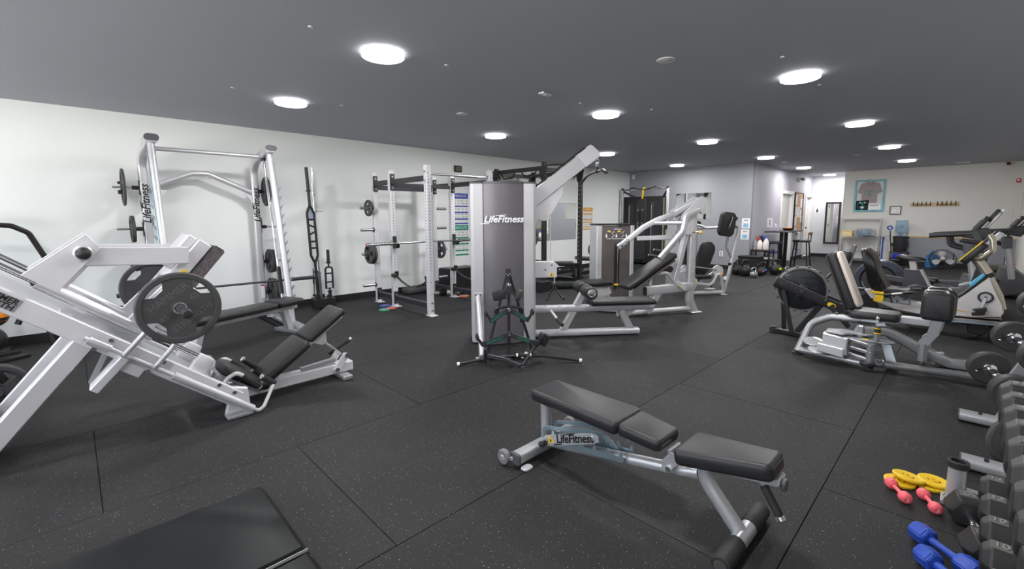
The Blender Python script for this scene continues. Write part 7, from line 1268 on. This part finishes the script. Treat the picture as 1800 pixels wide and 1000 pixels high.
TM2 = treadmill('farther treadmill with silver upright, cut by the right edge', (11.7, .76, 0), 1)
part(TM2, 'red_emblem', RED, B().text('LF', (1.27, -.318, .55), X, Z, .12, .001))
# folded grey green seat pads in the far right corner
t = thing('balance_dome', 'low dark olive padded cushion on the floor beyond the recumbent bike', 'cushion', (13.2, -.42, 0)); part(t, 'cushion', mat('olive_pad', (.05, .052, .04), .4), pad((0, 0, .22), (.9, .5, .16), bev=.07)); part(t, 'cushion_base', BLACK, B().box((0, 0, .07), (.8, .44, .14), bev=.02)); part(t, 'cushion_top', mat('olive_pad', (.05, .052, .04), .4), pad((.05, 0, .36), (.7, .46, .12), bev=.05))

# ================================================================ left edge of the view
def big_plate(lab, loc, rz, R=.225, th=.06): return plate(lab, R, th, 'grip', loc, rz, None)
TR = thing('black_trolley_frame', 'black tube frame with bent handle standing behind the leg press', 'dip stand', (-.5, 7.15, 0))
W(TR, 'handle_tube', mat('warm_black_tube', (.03, .027, .025), .35, .4), B().tube([(-.95, 7.20, 1.42), (-.45, 7.25, 1.37), (-.33, 7.28, 1.29), (-.20, 7.30, .93), (-.22, 7.30, .86), (-.50, 7.20, .30)], .027, fr=.08, n=12)); W(TR, 'front_leg', mat('warm_black_tube', (.03, .027, .025), .35, .4), B().tube([(-.36, 7.28, .86), (-.235, 7.16, .02)], .03, n=12)); W(TR, 'floor_bar', BLACK, B().beam((-.42, 6.85, .02), (-.95, 6.55, .02), .03, .03)); W(TR, 'floor_bar', BLACK, B().beam((-.45, 6.86, .02), (-1.0, 6.80, .02), .03, .03)); W(TR, 'floor_bar', BLACK, B().beam((-.50, 7.1, .02), (-1.1, 6.95, .02), .03, .03)); W(TR, 'grip_sleeve', GRIP, B().cyl((-.62, 7.235, 1.385), (-.95, 7.20, 1.42), .032, 12))
t = thing('medicine_ball', 'orange and black medicine ball at the left edge behind the leg press', 'ball', (-.66, 7.2, .42)); part(t, 'ball', PLASTIC, B().ball((0, 0, 0), .115, 24)); part(t, 'orange_band', mat('ball_orange', (.85, .25, .02), .5), B().lathe((0, 0, -.055), Z, [(.101, 0), (.1165, .05), (.1165, .085), (.110, .10)], 32))
t = thing('medicine_ball', 'black medicine ball below the orange one at the left edge', 'ball', (-.72, 7.2, .165)); part(t, 'ball', PLASTIC, B().ball((0, 0, 0), .14, 24)); part(t, 'seam', GREYPL, B().torus((0, 0, 0), X, .139, .003, 32, 5))
t = thing('ball_rack', 'small black ball rack holding the medicine balls by the wall', 'ball rack', (-.75, 7.28, 0)); part(t, 'rack_post', BLACK, B().beam((.02, .12, 0), (.02, .12, .75), .04, .04)); part(t, 'rack_ring', BLACK, B().torus((.09, -.08, .36), Z, .085, .008, 24, 6)); part(t, 'rack_ring', BLACK, B().torus((.03, -.08, .075), Z, .10, .008, 24, 6)); part(t, 'rack_arm', BLACK, B().beam((.02, .12, .36), (.06, .0, .36), .02, .02)); part(t, 'rack_arm', BLACK, B().beam((.02, .12, .075), (.03, .02, .075), .02, .02)); part(t, 'peg', BLACK, B().cyl((.10, -.05, .50), (.26, -.10, .46), .012, 8)); part(t, 'rack_base', BLACK, B().box((.02, .08, .01), (.30, .34, .02), bev=.003))
# coiled battle rope
t = thing('battle_rope', 'thick black battle rope coiled on the floor by the white wall', 'rope', (.06, 7.22, 0)); rm = mat('rope_black', (.02, .02, .02), .75, bump=1.0, bscale=70)
pts = []
for i in range(150):
    a = i*.26; r = .17+.03*math.sin(i*.37); pts.append(V((.02+1.35*r*math.cos(a), .05+.8*r*math.sin(a), .03+.028*(i//24)*.9+.012*math.sin(i*.9))))
bb = B()
part(t, 'rope_coil', rm, bb.tube(pts, .026, n=9))
part(t, 'rope_coil', rm, B().tube([V((.30+.12*math.cos(a), .0+.08*math.sin(a), .03+.009*k)) for k, a in enumerate([.4*i for i in range(40)])], .024, n=8)); part(t, 'rope_end', GRIP, B().cyl((-.22, -.16, .035), (.02, -.20, .03), .03, 12, bev=.008))
# plates under the leg press on its left
big_plate('thick black plate lying against the left rear of the leg press', (-.50, 4.86, .20), rD(100), .20, .10)
big_plate('second thick black plate behind the first at the left edge', (-.62, 5.0, .20), rD(100), .20, .08)
big_plate('thick black plate at the very left edge below the leg press leg', (-.462, 4.10, .16), rD(3), .16, .06)
